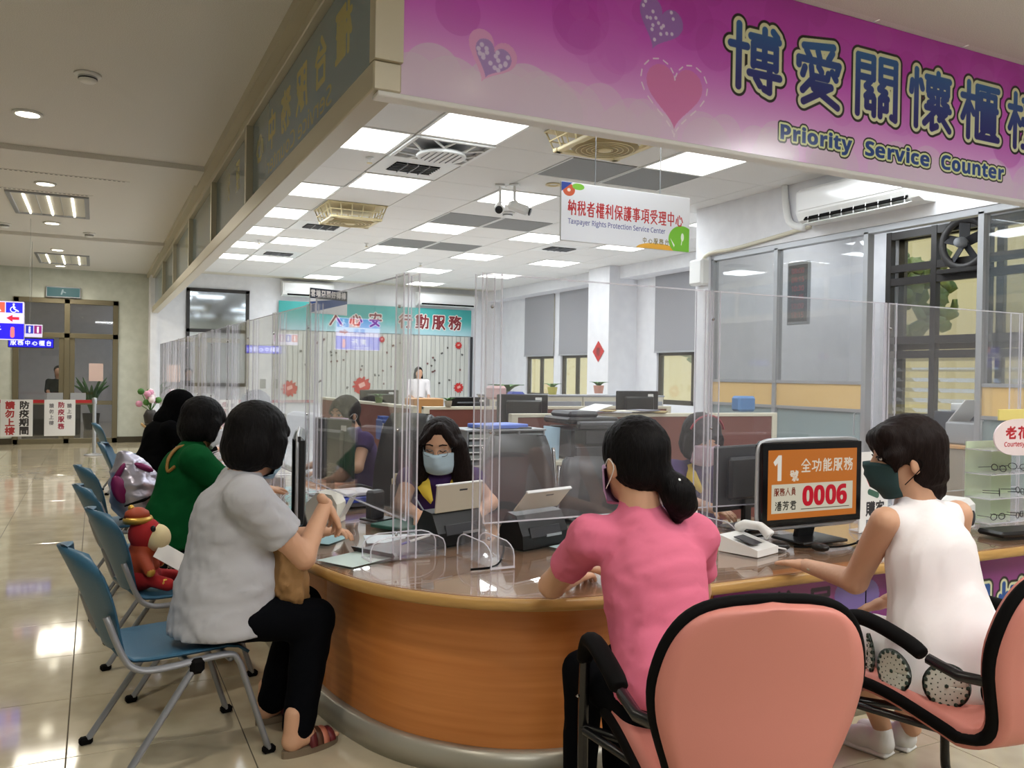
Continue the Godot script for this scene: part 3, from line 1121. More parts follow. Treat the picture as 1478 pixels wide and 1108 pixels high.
	for k in 12:
		var a := TAU * k / 12
		var e := Vector3(cos(a), 0, sin(a))
		var f := 0.33 / maxf(absf(e.x), absf(e.z))
		var rib := TAU * (k + (0.6 if k % 2 else -0.6)) / 12
		part(t, "rib", tb([e * f + Vector3(0, -0.01, 0), Vector3(cos(rib), 0, sin(rib)) * 0.2 + Vector3(0, -0.035, 0)], 0.012, 6), M["white_plastic"])
	part(t, "louvre_disc", lt(Vector3(0, -0.05, 0), [[0.0, 0.02], [0.2, 0.02], [0.225, 0.0], [0.215, -0.02], [0.19, -0.014], [0.0, -0.014]], 28), M["white_plastic"])
	for k in 7:
		part(t, "louvre", bx(Vector3(-0.15 + k * 0.05, -0.067, 0), Vector3(0.006, 0.008, 2 * sqrt(0.034 - pow(-0.15 + k * 0.05, 2)))), M["grey_plastic"])
	for q in [[2.74, -10.04, "cream box fan hanging from the office ceiling over the far desks"], [3.62, -5.72, "cream box fan on the office ceiling just behind the magenta board"]]:
		var b := thing("box_ceiling_fan", q[2], "fan", Vector3(q[0], 3.5, q[1]), 0.0, "cream ceiling box fans")
		part(b, "top_plate", bx(Vector3(0, -0.008, 0), Vector3(0.72, 0.016, 0.72), 0.004), M["cream_plastic"])
		var bot := MB.new()
		for k in 4:
			var bs := ry(PI / 2 * k)
			bot.box(bs * Vector3(0, -0.165, 0.27), Vector3(0.62, 0.03, 0.06), 0.006, bs)
		part(b, "bottom_frame", bot, M["cream_plastic"])
		for k in 4:
			var bs := ry(PI / 2 * k)
			for j in 6:
				var x := -0.3 + 0.12 * j
				part(b, "cage_bar", tb([bs * Vector3(x * 1.15, -0.015, 0.345), bs * Vector3(x, -0.155, 0.3)], 0.007, 5), M["cream_plastic"])
			part(b, "cage_rail", tb([bs * Vector3(-0.33, -0.085, 0.325), bs * Vector3(0.33, -0.085, 0.325)], 0.006, 5), M["cream_plastic"])
		part(b, "grille_disc", lt(Vector3(0, -0.17, 0), [[0.0, 0.01], [0.26, 0.01], [0.27, 0.0], [0.255, -0.014], [0.0, -0.018]], 28), mat("fan_grille", col(160, 140, 96), 0.6))
		for k in 5:
			var rr := 0.06 + 0.042 * k
			part(b, "grille_ring", lt(Vector3(0, -0.188, 0), [[rr, 0.0], [rr + 0.006, 0.0], [rr + 0.006, -0.006], [rr, -0.006]], 24), M["cream_plastic"])
		part(b, "hub", lt(Vector3(0, -0.186, 0), [[0.0, 0.0], [0.055, 0.0], [0.05, -0.012], [0.0, -0.014]], 16), M["cream_plastic"])
	# air vents and perforated return grilles
	for q in [[2.74, -7.79, "air vent beside the white circulator fan"], [2.74, -11.54, "air vent behind the far cream box fan"], [2.74, -14.54, "air vent near the far wall with the dark framed window"], [6.49, -11.54, "air vent over the desks by the window wall"]]:
		var v := thing("air_vent", q[2], "vent", Vector3(q[0], 3.5, q[1]), 0.0, "square ceiling air vents")
		part(v, "plate", bx(Vector3(0, 0.008, 0), Vector3(0.73, 0.014, 0.73), 0.003), M["white_plastic"])
		part(v, "throat", bx(Vector3(0, 0.0, 0), Vector3(0.44, 0.004, 0.34)), M["black_rubber"])
		for k in 6:
			part(v, "fin", bx(Vector3(0, -0.006, -0.14 + k * 0.056), Vector3(0.44, 0.004, 0.03), 0.0, Basis(Vector3.RIGHT, 0.6)), M["grey_plastic"])
		for k in 3:
			part(v, "cross_fin", bx(Vector3(-0.11 + k * 0.11, -0.01, 0), Vector3(0.008, 0.016, 0.34)), M["grey_plastic"])
	var mesh_m := mat("perforated_metal", col(126, 124, 120), 0.5, 0.2)
	grain(mesh_m, 0.5, col(96, 94, 92), col(150, 148, 144), Vector3.ONE * 6.0, 0.05, 31)
	for q in [[4.24, -7.04], [4.99, -7.04], [4.24, -10.04], [4.99, -10.04], [4.24, -12.29], [4.99, -12.29]]:
		var v := thing("return_grille", ["dark perforated grille pair member just behind the hanging sign", "dark perforated grille beside the two ceiling cameras", "dark perforated grille in the row farthest from the counter"][0 if q[1] > -8 else 1 if q[1] > -11 else 2], "vent", Vector3(q[0], 3.5, q[1]), 0.0, "perforated return grilles")
		part(v, "plate", bx(Vector3(0, 0.006, 0), Vector3(0.72, 0.01, 0.72), 0.003), mesh_m)
		for s in [-1.0, 1.0]:
			part(v, "edge", bx(Vector3(s * 0.36, 0.004, 0), Vector3(0.016, 0.016, 0.74)), M["white_plastic"])
	# surveillance cameras
	for q in [[3.9, -7.9, 0.9, "white bullet camera under the ceiling pointing at the counter"], [3.78, -8.0, -0.5, "white bullet camera beside its twin pointing into the office"]]:
		var c := thing("security_camera", q[3], "camera", Vector3(q[0], 3.5, q[1]), q[2], "ceiling security cameras")
		part(c, "mount", bx(Vector3(0, -0.01, 0), Vector3(0.1, 0.02, 0.1), 0.004), M["white_plastic"])
		part(c, "arm", tb([Vector3(0, -0.01, 0), Vector3(0, -0.16, 0.0), Vector3(0, -0.2, 0.03)], 0.014, 8), M["white_plastic"])
		var bs := Basis(Vector3.RIGHT, 0.35)
		part(c, "housing", bx(Vector3(0, -0.25, 0.05), Vector3(0.1, 0.1, 0.24), 0.03, bs), M["white_plastic"])
		var ln := MB.new()
		ln.lathe(Vector3(0, -0.25, 0.05) + bs * Vector3(0, 0, 0.118), [[0.0, 0.0], [0.04, 0.0], [0.04, 0.012], [0.0, 0.014]], 16, bs * Basis(Vector3.RIGHT, PI / 2))
		part(c, "lens", ln, M["black_plastic"])
	for q in [[2.25, -7.6], [5.2, -9.1], [3.7, -12.6], [2.2, -13.2], [5.2, -14.3]]:
		var s := thing("sprinkler_head", "tiny pale sprinkler head hanging from the office ceiling", "sprinkler", Vector3(q[0], 3.5, q[1]), 0.0, "office sprinkler heads")
		part(s, "stem", lt(Vector3.ZERO, [[0.0, 0.0], [0.035, 0.0], [0.035, -0.006], [0.014, -0.01], [0.014, -0.05], [0.0, -0.05]], 12), M["white_plastic"])
		part(s, "deflector", lt(Vector3(0, -0.05, 0), [[0.0, 0.0], [0.026, 0.0], [0.026, -0.006], [0.0, -0.006]], 12), M["cream_plastic"])
	# ceiling spot by the hanging sign
	var sp := thing("office_spot", "small warm recessed spot lamp in the office ceiling", "spot lamp", Vector3(4.25, 3.5, -7.7))
	part(sp, "rim", lt(Vector3.ZERO, [[0.05, 0.01], [0.08, 0.0], [0.085, -0.008], [0.06, -0.012], [0.05, 0.0]], 18), M["cream_plastic"])
	part(sp, "lamp", lt(Vector3(0, 0.002, 0), [[0.0, 0.0], [0.05, 0.0], [0.045, 0.01], [0.0, 0.01]], 18), mat("spot_glass", col(236, 214, 160), 0.2))
	# hanging sign
	var hs := thing("hanging_sign", "white hanging sign with red lettering and a green leaf corner over the counter", "sign", Vector3(2.46, 2.31, -4.36))
	part(hs, "board", bx(Vector3(0.475, 0.175, -0.008), Vector3(0.95, 0.35, 0.014), 0.002), M["white_plastic"])
	var im := paper(760, 280, col(232, 234, 244))
	blot(im, Vector2(40, 36), Vector2(34, 30), col(206, 92, 60))
	shape(im, PackedVector2Array([Vector2(0, 0), Vector2(60, 0), Vector2(0, 46)]), col(44, 70, 160))
	blot(im, Vector2(92, 16), Vector2(34, 16), col(130, 200, 70))
	blot(im, Vector2(40, 36), Vector2(10, 9), col(240, 226, 214))
	blot(im, Vector2(560, 284), Vector2(130, 34), col(238, 178, 60))
	blot(im, Vector2(712, 222), Vector2(84, 74), col(122, 196, 56))
	shape(im, PackedVector2Array([Vector2(668, 250), Vector2(640, 216), Vector2(664, 262)]), col(250, 250, 250))
	blot(im, Vector2(716, 206), Vector2(10, 22), col(240, 250, 236))
	line(im, Vector2(714, 222), Vector2(710, 246), 2.5, col(240, 250, 236))
	han_row(im, "納稅者權利保護事項受理中心", Vector2(36, 82), Vector2(46, 74), Vector2(53, 0), 3.1, col(188, 36, 44))
	latin(im, "Taxpayer Rights Protection Service Center", Vector2(38, 172), 570, 34, col(92, 96, 160), 0.2)
	han_row(im, "中心服務台", Vector2(470, 226), Vector2(26, 30), Vector2(34, 0), 1.6, col(130, 120, 90))
	part(hs, "print", fc(Vector3(0.002, 0.348, 0.0005), Vector3(0.946, 0, 0), Vector3(0, -0.346, 0)), printed("hang_print", im, 0.3))
	for x in [0.24, 0.72]:
		part(hs, "wire", tb([Vector3(x, 0.35, -0.008), Vector3(x, 1.18, -0.008)], 0.003, 5), M["grey_plastic"])
	# split air conditioners
	air_con("air_conditioner", "white wall air conditioner on the bulkhead over the glass partition", Vector3(6.36, 3.2, -5.5), -PI / 2, 1.35, 0.34, 0.24, true)
	air_con("air_conditioner", "far white air conditioner on the back wall above the left of the teal banner", Vector3(4.1, 3.3, -18.5), 0.0, 1.1, 0.32, 0.22, false)
	air_con("air_conditioner", "far white air conditioner on the back wall above the right end of the teal banner", Vector3(7.35, 3.25, -18.5), 0.0, 1.5, 0.3, 0.22, false)
	var hose := MB.new()
	hose.tube(curve([Vector3(6.34, 3.03, -6.2), Vector3(6.34, 2.99, -6.7), Vector3(6.34, 2.95, -7.3), Vector3(6.33, 2.92, -7.8), Vector3(6.34, 2.6, -7.9)], 5), 0.022, 7)
	solo("drain_hose", "pale drain hose running from the air conditioner along the partition top", "hose", hose, M["cream_metal"])
	var duct := MB.new()
	duct.tube(curve([Vector3(6.33, 3.5, -6.55), Vector3(6.32, 3.3, -6.52), Vector3(6.32, 3.1, -6.45), Vector3(6.32, 3.02, -6.25)], 5), 0.035, 8)
	solo("pipe_cover", "white pipe cover bending down beside the wall air conditioner", "pipe", duct, M["white_plastic"])
	var jb := thing("junction_box", "small white junction box at the top of the partition corner post", "box", Vector3(6.3, 2.74, -7.86))
	part(jb, "case", bx(Vector3.ZERO, Vector3(0.12, 0.3, 0.24), 0.02), M["white_plastic"])
	part(jb, "lid", bx(Vector3(-0.062, 0, 0), Vector3(0.008, 0.26, 0.2), 0.004), M["white_plastic"])

func air_con(called: String, label: String, at: Vector3, turn: float, w: float, h: float, d: float, open: bool) -> void:
	var a := thing(called, label, "air conditioner", at, turn, "wall air conditioners")
	var pr := PackedVector2Array([Vector2(0, h / 2), Vector2(d * 0.75, h / 2), Vector2(d, h * 0.38), Vector2(d, -h * 0.22), Vector2(d * 0.86, -h * 0.42), Vector2(d * 0.6, -h / 2), Vector2(0, -h / 2)])
	var b := MB.new()
	b.prism(pr, -w / 2, w / 2, Transform3D(Basis(Vector3(0, 0, 1), Vector3(0, 1, 0), Vector3(1, 0, 0)), Vector3.ZERO))
	part(a, "body", b, M["white_plastic"])
	part(a, "front_panel", bx(Vector3(0, h * 0.1, d + 0.004), Vector3(w - 0.06, h * 0.52, 0.01), 0.004), mat("glossy_white", col(238, 238, 238), 0.12))
	part(a, "outlet", bx(Vector3(0, -h * 0.36, d * 0.9), Vector3(w - 0.2, 0.012, d * 0.3), 0.0, Basis(Vector3.RIGHT, 0.9)), M["black_rubber"])
	if open:
		part(a, "flap", bx(Vector3(0, -h * 0.52, d * 0.86), Vector3(w - 0.18, 0.008, d * 0.32), 0.003, Basis(Vector3.RIGHT, 0.35)), M["white_plastic"])
		for k in 9:
			part(a, "vane", bx(Vector3(-w * 0.4 + w * 0.1 * k, -h * 0.42, d * 0.86), Vector3(0.006, 0.07, 0.07), 0.0, Basis(Vector3.UP, 0.5)), M["white_plastic"])

func monitor_back(called: String, label: String, at: Vector3, turn: float, w: float, h: float, grp := "office computer monitors") -> Node3D:
	var t := thing(called, label, "monitor", at, turn, grp)
	part(t, "screen", bx(Vector3(0, h / 2 + 0.1, 0.0), Vector3(w, h, 0.03), 0.008), M["black_plastic"])
	part(t, "back_shell", bx(Vector3(0, h / 2 + 0.1, 0.03), Vector3(w * 0.7, h * 0.66, 0.04), 0.015), M["black_plastic"])
	part(t, "label_sticker", bx(Vector3(w * 0.3, h * 0.86 + 0.1, 0.0165), Vector3(w * 0.13, h * 0.09, 0.001)), M["paper_white"])
	part(t, "neck", bx(Vector3(0, 0.08, 0.02), Vector3(0.06, 0.16, 0.03), 0.006), M["black_plastic"])
	part(t, "foot", bx(Vector3(0, 0.008, 0.02), Vector3(0.24, 0.016, 0.18), 0.006), M["black_plastic"])
	return t

func cubicle(label: String, a: Vector3, b: Vector3, h: float) -> void:
	var c := thing("cubicle_partition", label, "partition", (a + b) / 2, 0.0, "maroon cubicle partitions")
	var l := (b - a).length()
	var bs := ry(-atan2(b.z - a.z, b.x - a.x))
	part(c, "cloth_panel", bx(bs * Vector3(0, h / 2, 0), Vector3(l - 0.06, h - 0.06, 0.045), 0.0, bs), M["cubicle_cloth"])
	part(c, "top_rail", bx(bs * Vector3(0, h - 0.015, 0), Vector3(l, 0.03, 0.06), 0.004, bs), M["cream_metal"])
	part(c, "bottom_rail", bx(bs * Vector3(0, 0.05, 0), Vector3(l, 0.1, 0.06), 0.004, bs), M["cream_metal"])
	for s in [-1.0, 1.0]:
		part(c, "post", bx(bs * Vector3(s * (l / 2 - 0.03), h / 2, 0), Vector3(0.06, h, 0.062), 0.004, bs), M["cream_metal"])

func desk(label: String, at: Vector3, sx: float, sz: float) -> void:
	var d := thing("office_desk", label, "desk", at, 0.0, "office desks")
	part(d, "desktop", bx(Vector3(0, 0.72, 0), Vector3(sx, 0.03, sz), 0.006), M["desk_wood"])
	for s in [-1.0, 1.0]:
		part(d, "side_panel", bx(Vector3(s * (sx / 2 - 0.02), 0.353, 0), Vector3(0.03, 0.704, sz - 0.06), 0.003), M["cream_metal"])
	part(d, "modesty_panel", bx(Vector3(0, 0.45, -sz / 2 + 0.06), Vector3(sx - 0.08, 0.5, 0.02), 0.003), M["cream_metal"])

func pot_plant(label: String, at: Vector3, s: float, c: Color, n: int, up := 1.0) -> void:
	var p := thing("potted_plant", label, "plant", at, rng.randf() * 6.0, "small office plants")
	part(p, "pot", lt(Vector3.ZERO, [[0.0, 0.0], [0.32 * s, 0.0], [0.42 * s, 0.6 * s], [0.38 * s, 0.62 * s], [0.36 * s, 0.5 * s], [0.0, 0.5 * s]], 14), mat("pot_%s" % c.to_html(), c, 0.6))
	for k in n:
		var a := TAU * k / n + rng.randf() * 0.5
		var o := Vector3(cos(a), 0, sin(a))
		var l := MB.new()
		var rows := []
		for q in 5:
			var t := q / 4.0
			var m := o * (s * 0.75 * t) + Vector3(0, s * (0.5 + up * (0.9 * t - 0.5 * t * t)), 0)
			var w := Vector3(-o.z, 0, o.x) * (s * 0.15 * sin(PI * (0.12 + t * 0.86)))
			rows.append(PackedVector3Array([m - w, m + Vector3(0, -0.02 * s, 0), m + w]))
		l.sheet(rows, 0.002)
		part(p, "leaf", l, M["green_leaf"])

func task_chair(label: String, at: Vector3, turn: float, size := 1.0) -> void:
	var c := thing("leather_office_chair", label, "chair", at, turn, "black leather office chairs")
	c.scale = Vector3(1, size, 1)
	var seat := MB.new()
	seat.box(Vector3(0, 0.46, 0), Vector3(0.5, 0.1, 0.5), 0.04)
	part(c, "seat", seat, M["black_leather"])
	var rows := []
	for k in 13:
		var t := k / 12.0
		var row := PackedVector3Array()
		for j in 9:
			var u := j / 4.0 - 1.0
			var w := 0.235 * (1.0 - 0.14 * t) * (1.0 - 0.06 * pow(maxf(0, t - 0.85) / 0.15, 2))
			row.append(Vector3(u * w, 0.5 + 0.68 * t, -0.22 - 0.13 * t + 0.05 * sin(t * PI) - 0.05 * (1.0 - u * u) - (0.05 * (t - 0.85) / 0.15 if t > 0.85 else 0.0)))
		rows.append(row)
	var back := MB.new()
	back.sheet(rows, 0.075)
	part(c, "backrest", back, M["black_leather"])
	for s in [-1.0, 1.0]:
		part(c, "chrome_side", tb(curve([Vector3(s * 0.25, 0.42, -0.12), Vector3(s * 0.255, 0.6, -0.25), Vector3(s * 0.235, 0.9, -0.3), Vector3(s * 0.225, 1.12, -0.34)], 5), 0.012, 7), M["chrome"])
		part(c, "armrest", tb(curve([Vector3(s * 0.27, 0.62, -0.24), Vector3(s * 0.3, 0.66, -0.1), Vector3(s * 0.3, 0.66, 0.12), Vector3(s * 0.29, 0.55, 0.2), Vector3(s * 0.25, 0.44, 0.16)], 4), 0.02, 8), M["black_leather"])
	part(c, "gas_column", tb([Vector3(0, 0.08, 0), Vector3(0, 0.42, 0)], 0.03, 10), M["dark_grey"])
	for k in 5:
		var a := TAU * k / 5
		part(c, "base_arm", tb([Vector3(0, 0.1, 0), Vector3(cos(a) * 0.28, 0.06, sin(a) * 0.28)], [0.026, 0.016], 8), M["dark_grey"])
		part(c, "castor", lt(Vector3(cos(a) * 0.28, 0.0, sin(a) * 0.28), [[0.0, 0.0], [0.02, 0.0], [0.028, 0.02], [0.02, 0.05], [0.0, 0.05]], 10), M["black_rubber"])

func office() -> void:
	cubicle("long maroon cubicle partition between the far desks and the window on the back wall", Vector3(2.55, 0, -10.5), Vector3(2.72, 0, -7.55), 1.2)
	cubicle("maroon cubicle partition crossing behind the staff chairs", Vector3(2.75, 0, -7.45), Vector3(5.6, 0, -7.45), 1.2)
	cubicle("maroon cubicle partition right behind the black printer", Vector3(2.95, 0, -6.0), Vector3(5.6, 0, -5.86), 1.2)
	for q in [["wooden desk behind the long maroon partition", Vector3(3.4, 0, -9.0), 1.4, 0.7], ["wooden desk behind the printer partition with a monitor", Vector3(3.6, 0, -6.6), 1.5, 0.7], ["wooden desk by the window wall behind the printer partition", Vector3(5.0, 0, -6.6), 1.2, 0.7], ["wooden desk far back under the blind wall", Vector3(4.0, 0, -11.4), 1.8, 0.7], ["wooden desk beside the far white column", Vector3(6.4, 0, -12.4), 1.8, 0.8]]:
		desk(q[0], q[1], q[2], q[3])
	# monitors seen from behind, raised on their desks
	for q in [["wide black monitor with blue and teal boxes behind it", Vector3(3.38, 0.94, -6.62), 0.5, 0.3], ["black monitor with a white sticker in front of the wide window", Vector3(4.48, 0.98, -6.45), 0.46, 0.3], ["black monitor behind the cubicle edge below the blind wall", Vector3(3.86, 0.83, -8.9), 0.5, 0.32], ["black monitor with a small white tag left of the clear pillar", Vector3(3.5, 0.86, -11.2), 0.55, 0.32]]:
		var m := monitor_back("computer_monitor", q[0], q[1], PI, q[2], q[3])
		m.rotation.y = 0.0
		part(m, "riser", bx(Vector3(0, (0.735 - q[1].y) / 2, 0.02), Vector3(0.3, q[1].y - 0.735, 0.22), 0.006), M["dark_grey"])
	# printer on its low shelf
	var sh := thing("low_bookcase", "cream open shelf carrying the black printer", "shelf", Vector3(3.42, 0, -5.55))
	for x in [-0.42, 0.1, 0.42]:
		part(sh, "upright", bx(Vector3(x, 0.43, 0), Vector3(0.03, 0.86, 0.42), 0.003), M["cream_metal"])
	for y in [0.05, 0.45, 0.87]:
		part(sh, "shelf_board", bx(Vector3(0, y, 0), Vector3(0.88, 0.03, 0.44), 0.003), M["cream_metal"])
	part(sh, "back_panel", bx(Vector3(0, 0.45, -0.215), Vector3(0.86, 0.86, 0.01)), M["cubicle_cloth"])
	for k in 6:
		var f := solo("lever_file", "white lever file leaning inside the cream shelf", "binder", bx(Vector3(3.1 + k * 0.045, 0.63, -5.5), Vector3(0.035, 0.3, 0.24), 0.003, Basis(Vector3.BACK, 0.18)), mat("file_%d" % (k % 3), [col(206, 204, 198), col(150, 152, 150), col(176, 168, 150)][k % 3], 0.6), "files in the cream shelf")
		f.set_meta("label", "pale lever file leaning in the cream shelf under the printer")
	var p := thing("laser_printer", "bulky black laser printer on the cream shelf", "printer", Vector3(3.36, 0.885, -5.52))
	part(p, "body", bx(Vector3(0, 0.12, 0), Vector3(0.46, 0.24, 0.4), 0.02), M["black_plastic"])
	part(p, "scanner_lid", bx(Vector3(-0.03, 0.29, -0.02), Vector3(0.44, 0.05, 0.4), 0.015), M["black_plastic"])
	part(p, "paper_feeder", bx(Vector3(-0.1, 0.335, 0.0), Vector3(0.26, 0.05, 0.3), 0.02), M["dark_grey"])
	part(p, "control_panel", bx(Vector3(0.02, 0.262, 0.2), Vector3(0.42, 0.05, 0.05), 0.012, Basis(Vector3.RIGHT, 0.5)), M["dark_grey"])
	part(p, "paper_tray", bx(Vector3(0, 0.06, 0.203), Vector3(0.4, 0.08, 0.01), 0.004), M["dark_grey"])
	part(p, "front_flap", bx(Vector3(0, 0.17, 0.203), Vector3(0.24, 0.1, 0.008), 0.004), M["dark_grey"])
	part(p, "output_paper", bx(Vector3(0.08, 0.375, -0.02), Vector3(0.2, 0.004, 0.26), 0.0, Basis(Vector3.BACK, 0.3)), M["paper_white"])
	# letter trays
	var lt_ := thing("letter_tray_unit", "grey three column letter tray cabinet with a blue folder on top", "drawer cabinet", Vector3(2.61, 0.86, -5.5))
	for k in 4:
		part(lt_, "divider", bx(Vector3(-0.3 + k * 0.2, 0.12, 0), Vector3(0.014, 0.26, 0.3), 0.003), M["grey_plastic"])
	part(lt_, "top", bx(Vector3(0, 0.255, 0), Vector3(0.63, 0.014, 0.31), 0.003), M["grey_plastic"])
	part(lt_, "bottom", bx(Vector3(0, -0.007, 0), Vector3(0.63, 0.014, 0.31), 0.003), M["grey_plastic"])
	for k in 3:
		for j in 5:
			var tr := part(lt_, "tray", bx(Vector3(-0.2 + k * 0.2, 0.022 + j * 0.048, 0.01), Vector3(0.18, 0.03, 0.28), 0.003), mat("tray_%d" % ((k + j) % 3), [col(120, 128, 130), col(150, 156, 150), col(96, 104, 104)][(k + j) % 3], 0.4))
			part(tr, "tray_lip", bx(Vector3(-0.2 + k * 0.2, 0.008 + j * 0.048, 0.152), Vector3(0.18, 0.008, 0.01)), M["white_plastic"])
	var cab := thing("wooden_cabinet", "orange brown wooden cabinet under the letter trays", "cabinet", Vector3(2.61, 0, -5.5))
	part(cab, "body", bx(Vector3(0, 0.42, 0), Vector3(0.68, 0.84, 0.4), 0.004), M["desk_wood"])
	for s in [-1.0, 1.0]:
		var dr := part(cab, "door", bx(Vector3(s * 0.165, 0.42, 0.205), Vector3(0.32, 0.76, 0.016), 0.004), M["desk_wood"])
		part(dr, "knob", lt(Vector3(s * 0.03, 0.45, 0.22), [[0.0, -0.01], [0.012, 0.0], [0.0, 0.01]], 10), M["aluminium"])
	solo("blue_folder", "bright blue folder lying on the letter trays", "folder", bx(Vector3(2.6, 1.14, -5.48), Vector3(0.36, 0.03, 0.26), 0.006, ry(0.2)), mat("folder_blue", col(90, 120, 210), 0.5))
	solo("grey_binder", "grey binder under the blue folder on the letter trays", "binder", bx(Vector3(2.63, 1.128, -5.52), Vector3(0.4, 0.012, 0.28), 0.003, ry(-0.1)), M["dark_grey"])
	solo("picture_card", "small light blue picture card standing between trays and printer", "card", bx(Vector3(3.03, 1.01, -5.46), Vector3(0.14, 0.24, 0.008), 0.002, Basis(Vector3.RIGHT, -0.15) * Basis(Vector3.BACK, -0.12)), mat("pale_blue_card", col(176, 204, 222), 0.6))
	solo("red_bag", "folded red plastic packet on the shelf behind the printer", "packet", bx(Vector3(3.78, 0.96, -5.55), Vector3(0.22, 0.12, 0.16), 0.04), mat("red_packet", col(190, 84, 86), 0.4))
	# black chairs of the staff
	task_chair("tall black leather chair standing empty beside the two scanners", Vector3(2.32, 0, -4.5), -0.35, 0.93)
	task_chair("low black leather chair half hidden by the person in pink", Vector3(2.96, 0, -4.74), -0.5, 0.78)
	task_chair("dark leather chair standing empty between the left and middle staff", Vector3(1.86, 0, -5.84), -0.9)
	task_chair("black leather chair under the staff person with the lilac mask at the corridor windows", Vector3(2.02, 0, -6.58), -1.3, 0.8)
	var sl := thing("staff_stool", "round black stool under the staff person writing at the corner window", "stool", Vector3(1.88, 0, -4.66))
	part(sl, "seat", lt(Vector3(0, 0.4, 0), [[0.0, 0.0], [0.15, 0.0], [0.17, 0.03], [0.15, 0.06], [0.0, 0.065]], 20), M["black_leather"])
	part(sl, "column", tb([Vector3(0, 0.04, 0), Vector3(0, 0.41, 0)], 0.025, 10), M["chrome"])
	part(sl, "base", lt(Vector3.ZERO, [[0.0, 0.0], [0.2, 0.0], [0.2, 0.015], [0.04, 0.05], [0.0, 0.05]], 20), M["chrome"])
	copy(sl, Vector3(3.41, 0, -4.34), 0.0, "round black stool under the staff person with the red hairband")
	# boxes, folders and plants along the cubicle tops and window ledge
	for q in [["small green plant in a pink pot on the ledge by the column", Vector3(5.6, 1.3, -8.9), 0.16, col(222, 160, 140), 7], ["green cactus in a yellow pot on the window ledge", Vector3(5.0, 1.28, -9.0), 0.15, col(200, 190, 90), 6], ["leafy plant at the end of the long partition", Vector3(2.62, 1.2, -8.4), 0.1, col(120, 140, 90), 8], ["tall leafy plant behind the clear pillar", Vector3(3.6, 1.2, -7.42), 0.24, col(110, 110, 96), 12], ["little plant on the far desk", Vector3(3.0, 1.2, -7.43), 0.09, col(180, 170, 150), 7]]:
		pot_plant(q[0], q[1], q[2], q[3], q[4])
	var ledge := thing("filing_cabinet_row", "low grey cabinet row with pots and folders in front of the column", "cabinet", Vector3(5.3, 0, -9.0))
	for k in 4:
		var dr := part(ledge, "cabinet_body", bx(Vector3(-0.9 + k * 0.6, 0.63, 0), Vector3(0.59, 1.26, 0.45), 0.004), M["cream_metal"])
		for j in 3:
			part(dr, "drawer", bx(Vector3(-0.9 + k * 0.6, 0.22 + j * 0.4, 0.23), Vector3(0.55, 0.37, 0.014), 0.004), M["grey_plastic"])
	part(ledge, "top", bx(Vector3(0, 1.27, 0), Vector3(2.42, 0.02, 0.47), 0.003), M["grey_plastic"])
	for q in [[3.35, 1.26, -6.7, 0.14, 0.09, col(40, 60, 150), "dark blue box on the wide black monitor"], [3.5, 1.25, -6.72, 0.2, 0.05, col(60, 160, 170), "teal box on the wide black monitor"], [3.18, 1.28, -6.75, 0.16, 0.12, col(216, 176, 176), "pink flowered bag by the wide black monitor"], [5.3, 1.2, -5.95, 0.2, 0.14, col(90, 130, 180), "blue patterned cap on the partition by the glass wall"]]:
		solo("small_box", q[6], "box", bx(Vector3(q[0], q[1] + q[4] / 2 + 0.01, q[2]), Vector3(q[3], q[4], 0.12), 0.02), mat("box_%s" % q[5].to_html(), q[5], 0.6))
	for k in 7:
		solo("folder_stack", "loose paper folder lying along the cubicle top behind the printer", "folder", bx(Vector3(3.5 + k * 0.14, 1.205 + 0.006 * (k % 3) + 0.006, -5.98 + 0.02 * (k % 2)), Vector3(0.2, 0.01, 0.24), 0.002, ry(0.4 * k)), mat("folder_c%d" % (k % 4), [col(210, 206, 190), col(120, 120, 130), col(170, 150, 100), col(190, 190, 196)][k % 4], 0.7), "folders on the cubicle top")
	solo("desk_sorter", "tan wooden sorter box beside the far monitor", "box", bx(Vector3(3.32, 0.985, -8.95), Vector3(0.36, 0.5, 0.3), 0.01), M["desk_wood"])
	# blue pen cup hanging in the cubicle
	var cup := thing("document_basket", "blue document basket hanging on the maroon partition", "basket", Vector3(2.58, 0.86, -7.9))
	part(cup, "bin", bx(Vector3(-0.06, 0.1, 0), Vector3(0.1, 0.2, 0.22), 0.01), M["blue_plastic"])
	for k in 3:
		part(cup, "divider", bx(Vector3(-0.06, 0.21, -0.07 + 0.07 * k), Vector3(0.09, 0.04, 0.02), 0.004), M["blue_plastic"])
	back_wall()

